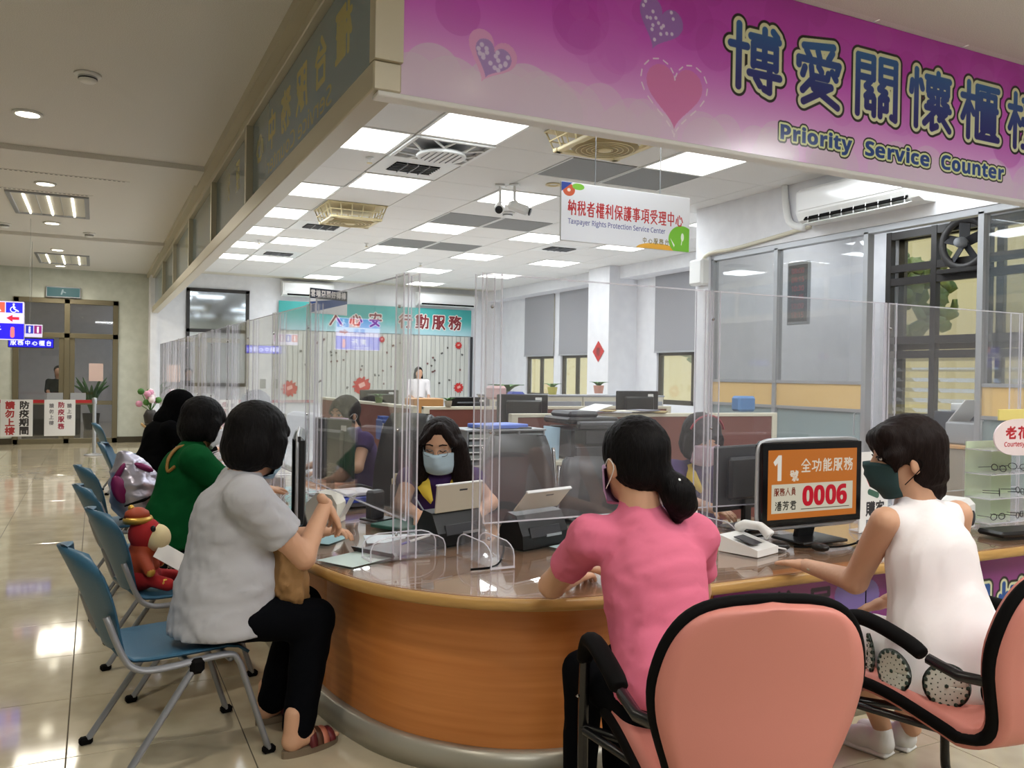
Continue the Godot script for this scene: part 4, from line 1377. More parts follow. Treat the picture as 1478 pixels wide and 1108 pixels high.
func back_wall() -> void:
	# vertical blind wall with festive stickers under the teal banner
	var vb := thing("vertical_blind_wall", "pale vertical slat blind covering the back wall under the teal banner", "blind", Vector3(3.5, 0.85, -18.46))
	for k in 42:
		part(vb, "slat", bx(Vector3(0.05 + k * 0.106, 0.78, 0.01), Vector3(0.1, 1.56, 0.006), 0.0, ry(0.12)), mat("slat_%d" % (k % 2), [col(208, 208, 200), col(200, 200, 192)][k % 2], 0.8))
	part(vb, "right_edge", bx(Vector3(4.52, 0.78, 0.02), Vector3(0.05, 1.56, 0.04)), M["dark_grey"])
	var r := RandomNumberGenerator.new()
	r.seed = 11
	for k in 40:
		var at := Vector3(r.randf_range(3.7, 7.8), r.randf_range(1.1, 2.3), -18.425)
		solo("paper_petal", "tiny dark paper petal stuck on the pale slat blind", "sticker", bx(at, Vector3(r.randf_range(0.03, 0.06), 0.04, 0.003), 0.0, Basis(Vector3.BACK, r.randf() * 3)), mat("petal_%d" % (k % 2), [col(110, 70, 66), col(80, 78, 74)][k % 2], 0.8), "petal stickers on the blind wall")
	var rooster := func(c: Vector3, s: float, label: String) -> void:
		var t := thing("festive_sticker", label, "sticker", c)
		var b := MB.new()
		var out := PackedVector2Array()
		for k in 40:
			out.append(Vector2.from_angle(TAU * k / 40) * s * (0.8 + 0.2 * sin(k * 2.9) * cos(k * 1.3)))
		b.prism(out, 0.0, 0.004)
		part(t, "red_shape", b, M["red_paper"])
		part(t, "pale_centre", bx(Vector3(0, s * 0.1, 0.005), Vector3(s * 0.6, s * 0.4, 0.002), 0.0, Basis(Vector3.BACK, 0.4)), mat("pale_red", col(226, 170, 160), 0.8))
	rooster.call(Vector3(5.35, 1.22, -18.425), 0.24, "large red festive paper cutting on the blind wall")
	rooster.call(Vector3(7.7, 1.2, -18.425), 0.14, "small red festive paper cutting at the right edge of the blind wall")
	rooster.call(Vector3(5.8, 2.28, -18.425), 0.08, "little red lantern cutting high on the blind wall")
	rooster.call(Vector3(7.68, 2.2, -18.425), 0.1, "red firecracker cutting at the top right of the blind wall")
	rooster.call(Vector3(3.75, 1.15, -18.425), 0.2, "red and pink paper cutting at the left end of the blind wall")
	var bn := thing("teal_banner", "long teal banner with dark red brush lettering on the back wall", "banner", Vector3(3.5, 2.42, -18.44))
	part(bn, "cloth", bx(Vector3(2.25, 0.31, 0), Vector3(4.5, 0.62, 0.01)), M["teal"])
	var im := paper(900, 124, col(72, 164, 160))
	for y in 124:
		im.fill_rect(Rect2i(0, y, 900, 1), col(66, 160, 156).lerp(col(170, 206, 214), smoothstep(0.3, 1.0, y / 124.0)))
	for pass_ in 2:
		han_row(im, "人心安", Vector2(220, 34), Vector2(58, 62), Vector2(90, 0), [8.0, 4.0][pass_], [col(224, 214, 208), col(120, 34, 40)][pass_])
		han_row(im, "行動服務", Vector2(540, 30), Vector2(62, 66), Vector2(82, 0), [8.0, 4.0][pass_], [col(224, 214, 208), col(120, 34, 40)][pass_])
	part(bn, "print", fc(Vector3(0, 0.62, 0.0065), Vector3(4.5, 0, 0), Vector3(0, -0.62, 0)), printed("teal_print", im, 0.7))
	# framed interior window and wall bits
	var wf := MB.new()
	for x in [1.68, 2.86]:
		add_slab(wf, x - 0.035, x + 0.035, 1.2, 3.2, -18.52, -18.46)
	for y in [1.22, 2.34, 3.18]:
		add_slab(wf, 1.65, 2.9, y - 0.035, y + 0.035, -18.52, -18.46)
	var w := struct("window_5", wf, M["dark_frame"])
	part(w, "pane", slab(1.71, 2.83, 2.37, 3.15, -18.492, -18.488), mat("mirror_pane", col(150, 156, 160), 0.06, 0.75))
	part(w, "lower_pane", slab(1.71, 2.83, 1.25, 2.31, -18.492, -18.488), mat("pale_pane", col(206, 210, 210), 0.1, 0.0))
	var sw := thing("wall_switch", "pair of light switches on the white wall beside the blind wall", "switch", Vector3(3.2, 1.25, -18.49))
	for k in 2:
		part(sw, "switch_plate", bx(Vector3(k * 0.28, 0, 0), Vector3(0.12, 0.2, 0.02), 0.004), M["grey_plastic"])
	var dia := thing("red_diamond", "red diamond paper with a gold character on the white column", "paper decoration", Vector3(8.19, 1.97, -13.05))
	var s := 0.16
	part(dia, "paper", bx(Vector3.ZERO, Vector3(0.006, 0.27, 0.27), 0.0, Basis(Vector3.RIGHT, PI / 4)), M["red_paper"])
	var di := paper(64, 64, col(186, 38, 36))
	han(di, "春", Vector2(8, 8), Vector2(48, 48), 2.6, col(110, 30, 30))
	part(dia, "character", fc(Vector3(-0.0035, 0.1, -0.1), Vector3(0, 0, 0.2), Vector3(0, -0.2, 0)), printed("diamond_print", di, 0.7))
	# notice on the glass partition
	var nb := thing("duty_board", "dark lit board with rows of red digits behind the glass partition", "display board", Vector3(6.432, 2.08, -6.55))
	part(nb, "case", bx(Vector3(0, 0.31, 0.12), Vector3(0.03, 0.64, 0.3), 0.006), M["grey_plastic"])
	var ni := paper(96, 200, col(70, 62, 66))
	for k in 6:
		latin(ni, "%02d:%02d" % [8 + k, 15 * (k % 4)], Vector2(16, 12 + k * 31), 62, 18, col(150, 60, 66), 0.6)
	part(nb, "face", fc(Vector3(-0.016, 0.6, -0.01), Vector3(0, 0, 0.26), Vector3(0, -0.58, 0)), printed("digits", ni, 0.3))
	for q in [[8.2, -5.6, "tall grey cabinet inside the side room"], [7.6, -7.4, "grey cabinet against the end wall of the side room"]]:
		var c := thing("steel_cabinet", q[2], "cabinet", Vector3(q[0], 0, q[1]))
		part(c, "body", bx(Vector3(0, 0.6, 0), Vector3(0.5, 1.2, 0.8), 0.005), mat("navy_box", col(44, 50, 66), 0.5))
		part(c, "top_tray", bx(Vector3(0, 1.25, 0.05), Vector3(0.4, 0.08, 0.6), 0.01), M["white_plastic"])
	var pr := thing("side_room_printer", "pale grey printer with a raised paper tray inside the side room", "printer", Vector3(7.1, 0.95, -4.9))
	part(pr, "body", bx(Vector3(0, 0.1, 0), Vector3(0.4, 0.2, 0.4), 0.015), M["grey_plastic"])
	part(pr, "tray", bx(Vector3(0, 0.3, -0.12), Vector3(0.3, 0.26, 0.01), 0.003, Basis(Vector3.RIGHT, 0.7)), M["white_plastic"])
	var st := thing("printer_stand", "tan wooden stand below the side room printer", "stand", Vector3(7.1, 0, -4.9))
	part(st, "body", bx(Vector3(0, 0.46, 0), Vector3(0.6, 0.92, 0.9), 0.006), mat("taupe", col(150, 136, 120), 0.6))
	part(st, "top", bx(Vector3(0, 0.935, 0), Vector3(0.64, 0.03, 0.94), 0.006), M["desk_wood"])

func outer_path(inset: float) -> Array:
	var raw := [Vector3(0.62, 0, -14.0), Vector3(0.68, 0, -10.0), Vector3(0.74, 0, -6.0), Vector3(0.775, 0, -4.2), Vector3(0.79, 0, -3.7), Vector3(0.86, 0, -3.34), Vector3(0.95, 0, -3.1), Vector3(1.08, 0, -2.91), Vector3(1.26, 0, -2.74), Vector3(1.48, 0, -2.63), Vector3(1.74, 0, -2.585), Vector3(2.2, 0, -2.58), Vector3(3.2, 0, -2.58), Vector3(4.4, 0, -2.58), Vector3(6.0, 0, -2.58)]
	var s := curve(raw, 5)
	var out := []
	for k in s.size():
		var t: Vector3 = (s[mini(k + 1, s.size() - 1)] - s[maxi(k - 1, 0)]).normalized()
		out.append(s[k] + Vector3(-t.z, 0, t.x) * -inset)
	return out
func ribbon(path: Array, y0: float, y1: float, thick: float) -> MB:
	var rows := []
	for p in path:
		rows.append(PackedVector3Array([Vector3(p.x, y0, p.z), Vector3(p.x, (y0 + y1) / 2, p.z), Vector3(p.x, y1, p.z)]))
	var b := MB.new()
	b.sheet(rows, thick)
	return b
const INNER := [Vector2(6.0, -3.75), Vector2(2.7, -3.75), Vector2(2.0, -4.02), Vector2(1.66, -4.45), Vector2(1.52, -5.2), Vector2(1.36, -14.0)]
func top_poly(inset: float) -> PackedVector2Array:
	var poly := PackedVector2Array()
	for p in outer_path(inset):
		poly.append(Vector2(p.x, p.z))
	for p in INNER:
		poly.append(p)
	return poly

func counter() -> void:
	var flat := Transform3D(Basis(Vector3(1, 0, 0), Vector3(0, 0, 1), Vector3(0, -1, 0)), Vector3.ZERO)
	var c := thing("service_counter", "long wood fronted service counter that curves round the corner", "counter", Vector3.ZERO)
	var top := MB.new()
	top.prism(top_poly(0.02), -0.7, -0.66, flat)
	part(c, "countertop", top, M["brown_laminate"])
	var e := MB.new()
	e.tube(outer_path(0.012).map(func(p): return p + Vector3(0, 0.677, 0)), 0.012, 10, 1.2, 1.95)
	part(c, "wood_edging", e, M["oak_edging"])
	var gl := MB.new()
	gl.prism(top_poly(0.012), -0.709, -0.703, flat)
	part(c, "glass_top", gl, glass("table_glass", Color(0.7, 0.8, 0.76), 0.03))
	var path := outer_path(0.15)
	var joints := [0, 12, 20, 56, path.size() - 1]
	for k in joints.size() - 1:
		var seg := path.slice(joints[k], joints[k + 1] + 1)
		part(c, "front_panel", ribbon(seg, 0.1, 0.66, 0.016), M["cherry_veneer"])
	part(c, "plinth", ribbon(outer_path(0.12), 0.0, 0.1, 0.05), M["plinth_metal"])
	part(c, "inner_panel", ribbon(INNER.map(func(p): return Vector3(p.x, 0, p.y)), 0.05, 0.66, 0.02), M["cream_metal"])
	# printed skirt below the priority counter
	var im := paper(1024, 150, col(140, 54, 130))
	for x in 1024:
		im.fill_rect(Rect2i(x, 0, 1, 150), col(118, 38, 116).lerp(col(156, 74, 146), 0.5 + 0.5 * sin(x * 0.013)))
	for h in [[Vector2(230, 40), 40.0, col(128, 116, 190)], [Vector2(420, 90), 30.0, col(170, 96, 160)], [Vector2(60, 120), 34.0, col(164, 90, 156)]]:
		shape(im, heart(h[0], h[1], 0.1), h[2], 0.9)
	han_row(im, "新住民", Vector2(28, 14), Vector2(46, 34), Vector2(58, 0), 2.6, col(50, 20, 60))
	for pass_ in 3:
		for k in 4:
			han(im, "關懷櫃檯"[k], Vector2(420 + 92 * k, 40), Vector2(76, 84), [11.0, 8.0, 4.0][pass_], [col(26, 26, 24), col(222, 226, 190), col(40, 84, 160)][pass_])
	var sk := thing("printed_skirt", "purple printed board under the priority counter with hearts and characters", "sign", Vector3(2.28, 0.1, -2.715))
	part(sk, "left_board", bx(Vector3(0.44, 0.27, -0.004), Vector3(0.876, 0.54, 0.008), 0.001), mat("purple_board", col(140, 54, 130), 0.3))
	part(sk, "right_board", bx(Vector3(2.27, 0.27, -0.004), Vector3(2.77, 0.54, 0.008), 0.001), M["purple_board"])
	part(sk, "print", fc(Vector3(0.002, 0.54, 0.0008), Vector3(3.65, 0, 0), Vector3(0, -0.54, 0)), printed("skirt_print", im, 0.25))
	part(sk, "board_joint", bx(Vector3(0.879, 0.27, 0.0012), Vector3(0.006, 0.54, 0.002)), M["black_rubber"])
	# clear shields standing on the counter
	var nodes := [Vector3(1.2, 0, -3.43), Vector3(1.47, 0, -3.25), Vector3(2.7, 0, -3.27), Vector3(3.9, 0, -3.24), Vector3(5.1, 0, -3.25)]
	for k in range(1, nodes.size() - 1):
		shield(nodes[k], nodes[k + 1], ["narrow clear shield standing at the rounded counter corner", "wide clear shield in front of the two scanners", "clear shield behind the orange number display", "clear shield by the glasses rack"][k], 1.93, k == 1)
	var row := []
	for k in 11:
		var t := k / 10.0
		row.append(Vector3(lerpf(1.13, 0.88, t), 0, lerpf(-4.85, -14.0, t)))
	shield(row[0], nodes[0], "clear shield beside the woman in grey along the corridor counter", 1.93, false)
	for k in 10:
		shield(row[k + 1], row[k], "clear acrylic shield on the corridor counter, %s from the flower vase" % ["tenth", "ninth", "eighth", "seventh", "sixth", "fifth", "fourth", "third", "second", "first"][k], 1.9)

func shield(p: Vector3, q: Vector3, label: String, top: float, both := false) -> void:
	var l := (q - p).length()
	var s := thing("acrylic_shield", label, "shield", Vector3((p.x + q.x) / 2, 0.712, (p.z + q.z) / 2), -atan2(q.z - p.z, q.x - p.x), "clear shields on the counter")
	var h := top - 0.712
	var low := 0.16
	var w := l - 0.02
	part(s, "panel", bx(Vector3(0, (h + low) / 2, 0), Vector3(w, h - low, 0.005)), M["acrylic"])
	var ed := MB.new()
	for y in [low, h]:
		ed.box(Vector3(0, y, 0), Vector3(w, 0.006, 0.006))
	for x in [-w / 2, w / 2]:
		ed.box(Vector3(x, (h + low) / 2, 0), Vector3(0.005, h - low, 0.006))
	part(s, "panel_edge", ed, M["acrylic_edge"])
	for sg in ([-1.0, 1.0] if both else [1.0]):
		var x: float = sg * (l / 2 - 0.02)
		var cm := MB.new()
		var ce := MB.new()
		for z in [-0.035, 0.035]:
			if top > 1.91 or z > 0.0:
				cm.box(Vector3(x, h / 2, z), Vector3(0.09, h, 0.004))
			for xx in [x - 0.045, x + 0.045]:
				ce.box(Vector3(xx, h / 2, z), Vector3(0.004, h, 0.006))
		cm.box(Vector3(x, h / 2, 0), Vector3(0.004, h, 0.066))
		var post := part(s, "channel_post", cm, M["acrylic"])
		part(post, "post_edge", ce, M["acrylic_edge"])
		for y in [0.1, 0.55, h - 0.14]:
			var bo := MB.new()
			bo.lathe(Vector3(x, y, 0.039), [[0.0, -0.004], [0.008, -0.004], [0.007, 0.003], [0.0, 0.004]], 8, Basis(Vector3.RIGHT, PI / 2))
			part(post, "bolt", bo, M["chrome"])
		# foot: two upright cheeks with rounded corners on a base strip
		if l > 0.3 or sg < 0:
			var fm := MB.new()
			var fe := MB.new()
			var poly := PackedVector2Array()
			for k in 7:
				poly.append(Vector2(-0.17 + 0.05 * (1 - sin(k * PI / 12)), 0.1 - 0.05 * (1 - cos(k * PI / 12))) + Vector2(0, 0))
			poly = PackedVector2Array([Vector2(-0.17, 0.0), Vector2(-0.17, 0.05), Vector2(-0.16, 0.075), Vector2(-0.135, 0.09), Vector2(-0.1, 0.1), Vector2(0.1, 0.1), Vector2(0.135, 0.09), Vector2(0.16, 0.075), Vector2(0.17, 0.05), Vector2(0.17, 0.0)])
			for dx in [-0.052, 0.052]:
				var xf := Transform3D(Basis(Vector3(0, 0, 1), Vector3(0, 1, 0), Vector3(-1, 0, 0)), Vector3(x + dx, 0.0, 0))
				fm.prism(poly, -0.002, 0.002, xf)
				var rim := []
				for v in poly:
					rim.append(xf * Vector3(v.x, v.y, 0))
				fe.tube(rim, 0.003, 5, 1.0, 1.0, Vector3.RIGHT)
			fm.box(Vector3(x, 0.006, 0), Vector3(0.1, 0.005, 0.34))
			fe.box(Vector3(x, 0.006, 0.17), Vector3(0.11, 0.008, 0.006))
			var ft := part(s, "foot", fm, M["acrylic"])
			part(ft, "foot_edge", fe, M["acrylic_edge"])

func number_display(label: String, at: Vector3, turn: float, im: Image, key: String) -> Node3D:
	var d := thing("number_display", label, "display", at, turn, "counter number displays")
	part(d, "case", bx(Vector3(0, 0.285, -0.03), Vector3(0.68, 0.42, 0.05), 0.018), M["black_plastic"])
	var e := MB.new()
	var loop := []
	for k in 32:
		var a := TAU * k / 32
		var r := Vector2(pow(absf(cos(a)), 0.2) * signf(cos(a)), pow(absf(sin(a)), 0.2) * signf(sin(a)))
		loop.append(Vector3(r.x * 0.342, 0.285 + r.y * 0.212, -0.022))
	e.tube(loop, 0.008, 6, 1.6, 1.0, Vector3.BACK, true)
	part(d, "silver_rim", e, M["aluminium"])
	part(d, "bezel", bx(Vector3(0, 0.285, -0.003), Vector3(0.66, 0.4, 0.008), 0.003), mat("gloss_black", col(10, 10, 12), 0.08))
	part(d, "screen", fc(Vector3(-0.295, 0.452, 0.0015), Vector3(0.59, 0, 0), Vector3(0, -0.335, 0)), printed("screen_" + key, im, 0.15, 0.62))
	part(d, "neck", bx(Vector3(0, 0.06, -0.05), Vector3(0.12, 0.14, 0.03), 0.008, Basis(Vector3.RIGHT, 0.25)), M["black_plastic"])
	part(d, "foot", bx(Vector3(0, 0.008, -0.02), Vector3(0.3, 0.014, 0.22), 0.006), M["black_plastic"])
	return d

func number_screen(n: String) -> Image:
	var im := paper(590, 336, col(196, 112, 42))
	latin(im, n, Vector2(36, 28), 46, 118, col(232, 226, 214), 3.0, false, true)
	han(im, "號", Vector2(140, 100), Vector2(54, 54), 3.2, col(226, 214, 196))
	han_row(im, "全功能服務", Vector2(212, 46), Vector2(62, 66), Vector2(72, 0), 3.6, col(226, 214, 196))
	im.fill_rect(Rect2i(24, 166, 540, 140), col(212, 204, 182))
	han_row(im, "服務人員", Vector2(40, 184), Vector2(32, 38), Vector2(36, 0), 2.0, col(116, 44, 30))
	han_row(im, "潘芳君", Vector2(48, 248), Vector2(40, 44), Vector2(48, 0), 2.4, col(44, 44, 40))
	latin(im, "0006", Vector2(226, 182), 296, 96, col(196, 24, 44), 3.0, false, true)
	line(im, Vector2(216, 292), Vector2(540, 292), 1.6, col(60, 50, 40))
	return im

func scanner(label: String, at: Vector3, turn: float, tilt: float) -> void:
	var s := thing("document_scanner", label, "scanner", at, turn, "document scanners on the counter")
	var b := MB.new()
	b.prism(PackedVector2Array([Vector2(-0.08, 0), Vector2(0.08, 0), Vector2(0.075, 0.06), Vector2(0.03, 0.15), Vector2(-0.03, 0.16), Vector2(-0.08, 0.08)]), -0.15, 0.15, Transform3D(Basis(Vector3(0, 0, 1), Vector3(0, 1, 0), Vector3(1, 0, 0)), Vector3.ZERO))
	part(s, "body", b, M["black_plastic"])
	part(s, "rear_plate", bx(Vector3(0, 0.07, 0.072), Vector3(0.2, 0.05, 0.006), 0.002, Basis(Vector3.RIGHT, -0.3)), M["dark_grey"])
	part(s, "port_strip", bx(Vector3(0.05, 0.05, 0.081), Vector3(0.1, 0.012, 0.004)), M["aluminium"])
	var tr := part(s, "paper_chute", bx(Vector3(0, 0.215, 0.05), Vector3(0.29, 0.13, 0.01), 0.003, Basis(Vector3.RIGHT, tilt)), mat("champagne_plastic", col(190, 180, 160), 0.45))
	part(tr, "chute_edge", bx(Vector3(0, 0.215, 0.05) + Basis(Vector3.RIGHT, tilt) * Vector3(0, 0.066, 0), Vector3(0.292, 0.006, 0.014), 0.0, Basis(Vector3.RIGHT, tilt)), M["white_plastic"])
	part(tr, "name_mark", bx(Vector3(0.02, 0.215, 0.05) + Basis(Vector3.RIGHT, tilt) * Vector3(0, 0.035, 0.0056), Vector3(0.05, 0.008, 0.001), 0.0, Basis(Vector3.RIGHT, tilt)), M["dark_grey"])

func counter_things() -> void:
	var Y := 0.712
	number_display("orange queue number display facing the seats of the priority counter", Vector3(3.17, Y, -3.05), 0.0, number_screen("1"), "one")
	var blank := number_screen("2")
	number_display("queue number display seen edge on beside the woman in grey", Vector3(0.88, Y, -4.2), -1.8, blank, "two")
	var d3 := number_display("queue number display seen edge on beside the woman in green", Vector3(0.82, Y, -5.95), -1.72, blank, "two")
	d3.position.x = 0.82
	scanner("black document scanner with raised beige chute inside the corner shield", Vector3(1.52, Y, -3.7), 0.35, 0.1)
	scanner("black document scanner with tilted beige chute in front of the empty black chair", Vector3(1.86, Y, -3.5), 0.3, 0.75)
	# staff computer at the priority window, seen from behind
	monitor_back("computer_monitor", "black monitor back standing beside the orange number display", Vector3(3.1, Y, -3.47), 0.2, 0.48, 0.34, "counter computer monitors")
	var m2 := monitor_back("computer_monitor", "tall dark monitor in front of the staff woman with the purple mask and side tail", Vector3(1.36, Y, -5.3), -1.2, 0.42, 0.4, "counter computer monitors")
	m2.position.y = Y
	monitor_back("computer_monitor", "black monitor on the corridor counter past the woman in green", Vector3(1.3, Y, -7.4), -0.9, 0.45, 0.34, "counter computer monitors")
	# telephone
	var ph := thing("telephone", "cream desk telephone on the counter in front of the number display", "telephone", Vector3(2.69, Y, -2.97), 0.3)
	var pb := MB.new()
	pb.prism(PackedVector2Array([Vector2(-0.1, 0), Vector2(0.1, 0), Vector2(0.1, 0.03), Vector2(-0.1, 0.075)]), -0.09, 0.09, Transform3D(Basis(Vector3(0, 0, 1), Vector3(0, 1, 0), Vector3(1, 0, 0)), Vector3.ZERO))
	part(ph, "base", pb, M["white_plastic"])
	part(ph, "handset", tb([Vector3(0.08, 0.085, -0.1), Vector3(0.07, 0.11, -0.06), Vector3(0.05, 0.115, 0.03), Vector3(0.05, 0.08, 0.08)], [0.026, 0.022, 0.02, 0.026], 10), M["white_plastic"])
	part(ph, "keypad", bx(Vector3(-0.04, 0.062, 0.02), Vector3(0.08, 0.004, 0.1), 0.001, Basis(Vector3.RIGHT, 0.22)), M["dark_grey"])
	part(ph, "cord", tb(curve([Vector3(0.1, 0.02, 0.08), Vector3(0.16, 0.006, 0.1), Vector3(0.2, 0.006, 0.03), Vector3(0.12, 0.006, -0.02), Vector3(0.1, 0.02, -0.06)], 5), 0.005, 6), M["white_plastic"])
	# mouse, cables and small kit under the display
	for q in [[3.02, -2.86, 0.2, "black computer mouse"], [3.28, -2.84, -0.6, "black computer mouse"], [2.86, -2.95, 0.9, "black power adapter"]]:
		var b := MB.new()
		b.ellipsoid(Vector3(q[0], Y + 0.016, q[1]), Vector3(0.03, 0.02, 0.05), 12, ry(q[2]))
		solo(q[3].replace(" ", "_"), q[3] + (" on the counter left of the white sleeved arm" if q[0] < 3.1 else " at the right foot of the number display"), "mouse" if q[3].ends_with("mouse") else "adapter", b, M["black_plastic"])
	for k in 4:
		solo("black_cable", ["black cable looping under the number display", "black cable from the scanners to the counter edge", "black cable behind the telephone", "thin black cable by the empty chair"][k], "cable", tb(curve([[Vector3(2.95, Y + 0.006, -2.95), Vector3(3.08, Y + 0.02, -2.82), Vector3(3.3, Y + 0.006, -2.9), Vector3(3.45, Y + 0.006, -2.98)], [Vector3(1.7, Y + 0.006, -3.5), Vector3(1.6, Y + 0.01, -3.3), Vector3(1.48, Y + 0.006, -3.12), Vector3(1.36, Y + 0.006, -3.1)], [Vector3(2.7, Y + 0.006, -3.12), Vector3(2.9, Y + 0.01, -3.2), Vector3(3.1, Y + 0.006, -3.2)], [Vector3(1.95, Y + 0.006, -3.4), Vector3(2.1, Y + 0.006, -3.3), Vector3(2.3, Y + 0.006, -3.35)]][k], 6), 0.005, 6), M["black_rubber"], "cables on the counter")
	# shallow black tray with a blue and white pen
	var tr := thing("black_tray", "shallow black tray on the counter corner holding a pen", "tray", Vector3(1.24, Y, -3.62), 0.5)
	var tp := MB.new()
	tp.prism(PackedVector2Array([Vector2(-0.17, 0), Vector2(0.17, 0), Vector2(0.19, 0.025), Vector2(0.18, 0.025), Vector2(0.165, 0.008), Vector2(-0.165, 0.008), Vector2(-0.18, 0.025), Vector2(-0.19, 0.025)]), -0.12, 0.12)
	part(tr, "body", tp, M["black_plastic"])
	var pen := thing("ballpoint_pen", "white pen with a blue grip lying in the black tray", "pen", Vector3(1.28, Y + 0.035, -3.57), 0.35)
	part(pen, "barrel", tb([Vector3(-0.02, 0.006, 0), Vector3(0.1, 0.02, 0)], 0.006, 8), M["white_plastic"])
	part(pen, "grip", tb([Vector3(-0.07, 0.0, 0), Vector3(-0.02, 0.006, 0)], [0.005, 0.007], 8), mat("pen_blue", col(36, 40, 150), 0.3))
	# papers under and on the glass
	var sheets := [[1.02, -3.5, 0.3, 0.21, 0.5, col(196, 214, 210), "pale green form lying on the counter by the grey woman's elbow"], [1.3, -3.85, 0.3, 0.2, -0.2, col(206, 216, 222), "grey blue form under the shield on the counter"], [0.98, -3.95, 0.2, 0.15, 0.8, col(160, 200, 206), "small blue slip beside the grey woman's hand"], [2.05, -3.35, 0.28, 0.2, 0.3, col(180, 200, 204), "pale blue slip in front of the tilted scanner"], [1.62, -3.95, 0.3, 0.21, 0.2, col(238, 238, 240), "white sheet the middle staff woman is writing on"], [1.95, -3.66, 0.3, 0.21, 0.0, col(240, 240, 240), "white sheet between the two scanners"]]
	for q in sheets:
		solo("paper_sheet", q[6], "paper", bx(Vector3(q[0], Y + 0.0015, q[1]), Vector3(q[2], 0.002, q[3]), 0.0, ry(q[4])), mat("sheet_%s" % q[5].to_html(), q[5], 0.6), "papers on the counter")
	# things around the middle and left staff
	for k in 4:
		solo("notebook", ["white stack of forms beside the left staff woman", "blue ring binder under the forms", "grey notebook under the blue binder", "green clipboard in front of the middle staff woman"][k], "notebook", bx([Vector3(1.36, Y + 0.075, -4.95), Vector3(1.38, Y + 0.045, -4.93), Vector3(1.36, Y + 0.015, -4.95), Vector3(1.45, Y + 0.012, -4.15)][k], Vector3(0.3, [0.02, 0.03, 0.028, 0.02][k], 0.22), 0.004, ry([0.2, 0.4, 0.1, 0.5][k])), mat("book_%d" % k, [col(230, 226, 232), col(50, 70, 160), col(110, 110, 116), col(30, 84, 70)][k], 0.6))
	var bt := thing("thermos_bottle", "grey drink bottle with a cream cap near the middle staff woman", "bottle", Vector3(1.6, Y, -4.75))
	part(bt, "flask", lt(Vector3.ZERO, [[0.0, 0.0], [0.036, 0.0], [0.038, 0.01], [0.038, 0.13], [0.03, 0.145], [0.0, 0.145]], 16), mat("bottle_grey", col(120, 112, 104), 0.3, 0.3))
	part(bt, "cap", lt(Vector3(0, 0.14, 0), [[0.0, 0.0], [0.032, 0.0], [0.032, 0.03], [0.022, 0.035], [0.022, 0.06], [0.0, 0.06]], 16), M["cream_plastic"])
	var tape := thing("ticket_printer", "rounded cream slip printer in front of the grey woman", "printer", Vector3(1.1, Y, -4.45), -0.6)
	var tpb := MB.new()
	tpb.prism(PackedVector2Array([Vector2(-0.08, 0), Vector2(0.09, 0), Vector2(0.09, 0.1), Vector2(0.06, 0.15), Vector2(-0.02, 0.16), Vector2(-0.08, 0.1)]), -0.07, 0.07)
	part(tape, "body", tpb, mat("ivory_plastic", col(226, 220, 206), 0.4))
	part(tape, "paper_slip", bx(Vector3(0.13, 0.09, 0), Vector3(0.004, 0.13, 0.1), 0.0, Basis(Vector3.BACK, -0.5)), M["paper_white"])
	var st := thing("card_reader", "small black card reader stand on the staff side of the counter", "card reader", Vector3(1.36, Y, -4.4), 0.5)
	part(st, "body", bx(Vector3(0, 0.08, 0), Vector3(0.1, 0.16, 0.06), 0.012), M["dark_grey"])
	part(st, "foot", bx(Vector3(0, 0.006, 0.02), Vector3(0.14, 0.012, 0.14), 0.004), M["black_plastic"])
	# leaning notice behind the woman in pink
	var nb := thing("notice_stand", "small leaning notice with pink lettering beside the pink woman", "notice", Vector3(2.5, Y, -3.12), 0.45)
	var ni := paper(160, 220, col(240, 226, 226))
	shape(ni, PackedVector2Array([Vector2(0, 0), Vector2(160, 0), Vector2(160, 50), Vector2(80, 84), Vector2(0, 50)]), col(216, 222, 140))
	han_row(ni, "炎疫情", Vector2(16, 98), Vector2(38, 34), Vector2(44, 0), 2.6, col(150, 40, 110))
	han_row(ni, "防困", Vector2(50, 150), Vector2(46, 44), Vector2(54, 0), 3.4, col(170, 40, 70))
	var tilt := Basis(Vector3.RIGHT, -0.2)
	part(nb, "board", bx(tilt * Vector3(0, 0.13, -0.003), Vector3(0.19, 0.26, 0.006), 0.001, tilt), M["white_plastic"])
	part(nb, "print", fc(tilt * Vector3(-0.093, 0.258, 0.001), Vector3(0.186, 0, 0), tilt * Vector3(0, -0.256, 0)), printed("notice_print", ni, 0.5))
	part(nb, "leg", bx(Vector3(0, 0.1, -0.09), Vector3(0.05, 0.2, 0.004), 0.0, Basis(Vector3.RIGHT, 0.35)), M["white_plastic"])
	# white poster stand between display and white woman
	var ws := thing("poster_stand", "white standing card with a red and green fan mark behind the number display", "notice", Vector3(3.68, Y, -3.12), 0.1)
	var wi := paper(180, 320, col(236, 236, 234))
	shape(wi, PackedVector2Array([Vector2(20, 60), Vector2(60, 50), Vector2(150, 60), Vector2(150, 110), Vector2(60, 140), Vector2(40, 110)]), col(200, 56, 60))
	blot(wi, Vector2(76, 100), Vector2(18, 16), col(236, 236, 234))
	line(wi, Vector2(60, 160), Vector2(110, 176), 12, col(60, 100, 84))
	han_row(wi, "購客", Vector2(40, 200), Vector2(54, 56), Vector2(62, 0), 4.0, col(40, 40, 44))
	han_row(wi, "服務行動", Vector2(40, 272), Vector2(24, 26), Vector2(30, 0), 1.6, col(80, 80, 84))
	part(ws, "board", bx(Vector3(0, 0.21, -0.004), Vector3(0.24, 0.42, 0.006), 0.001), M["white_plastic"])
	part(ws, "print", fc(Vector3(-0.118, 0.418, -0.0005), Vector3(0.236, 0, 0), Vector3(0, -0.416, 0)), printed("stand_print", wi, 0.5))
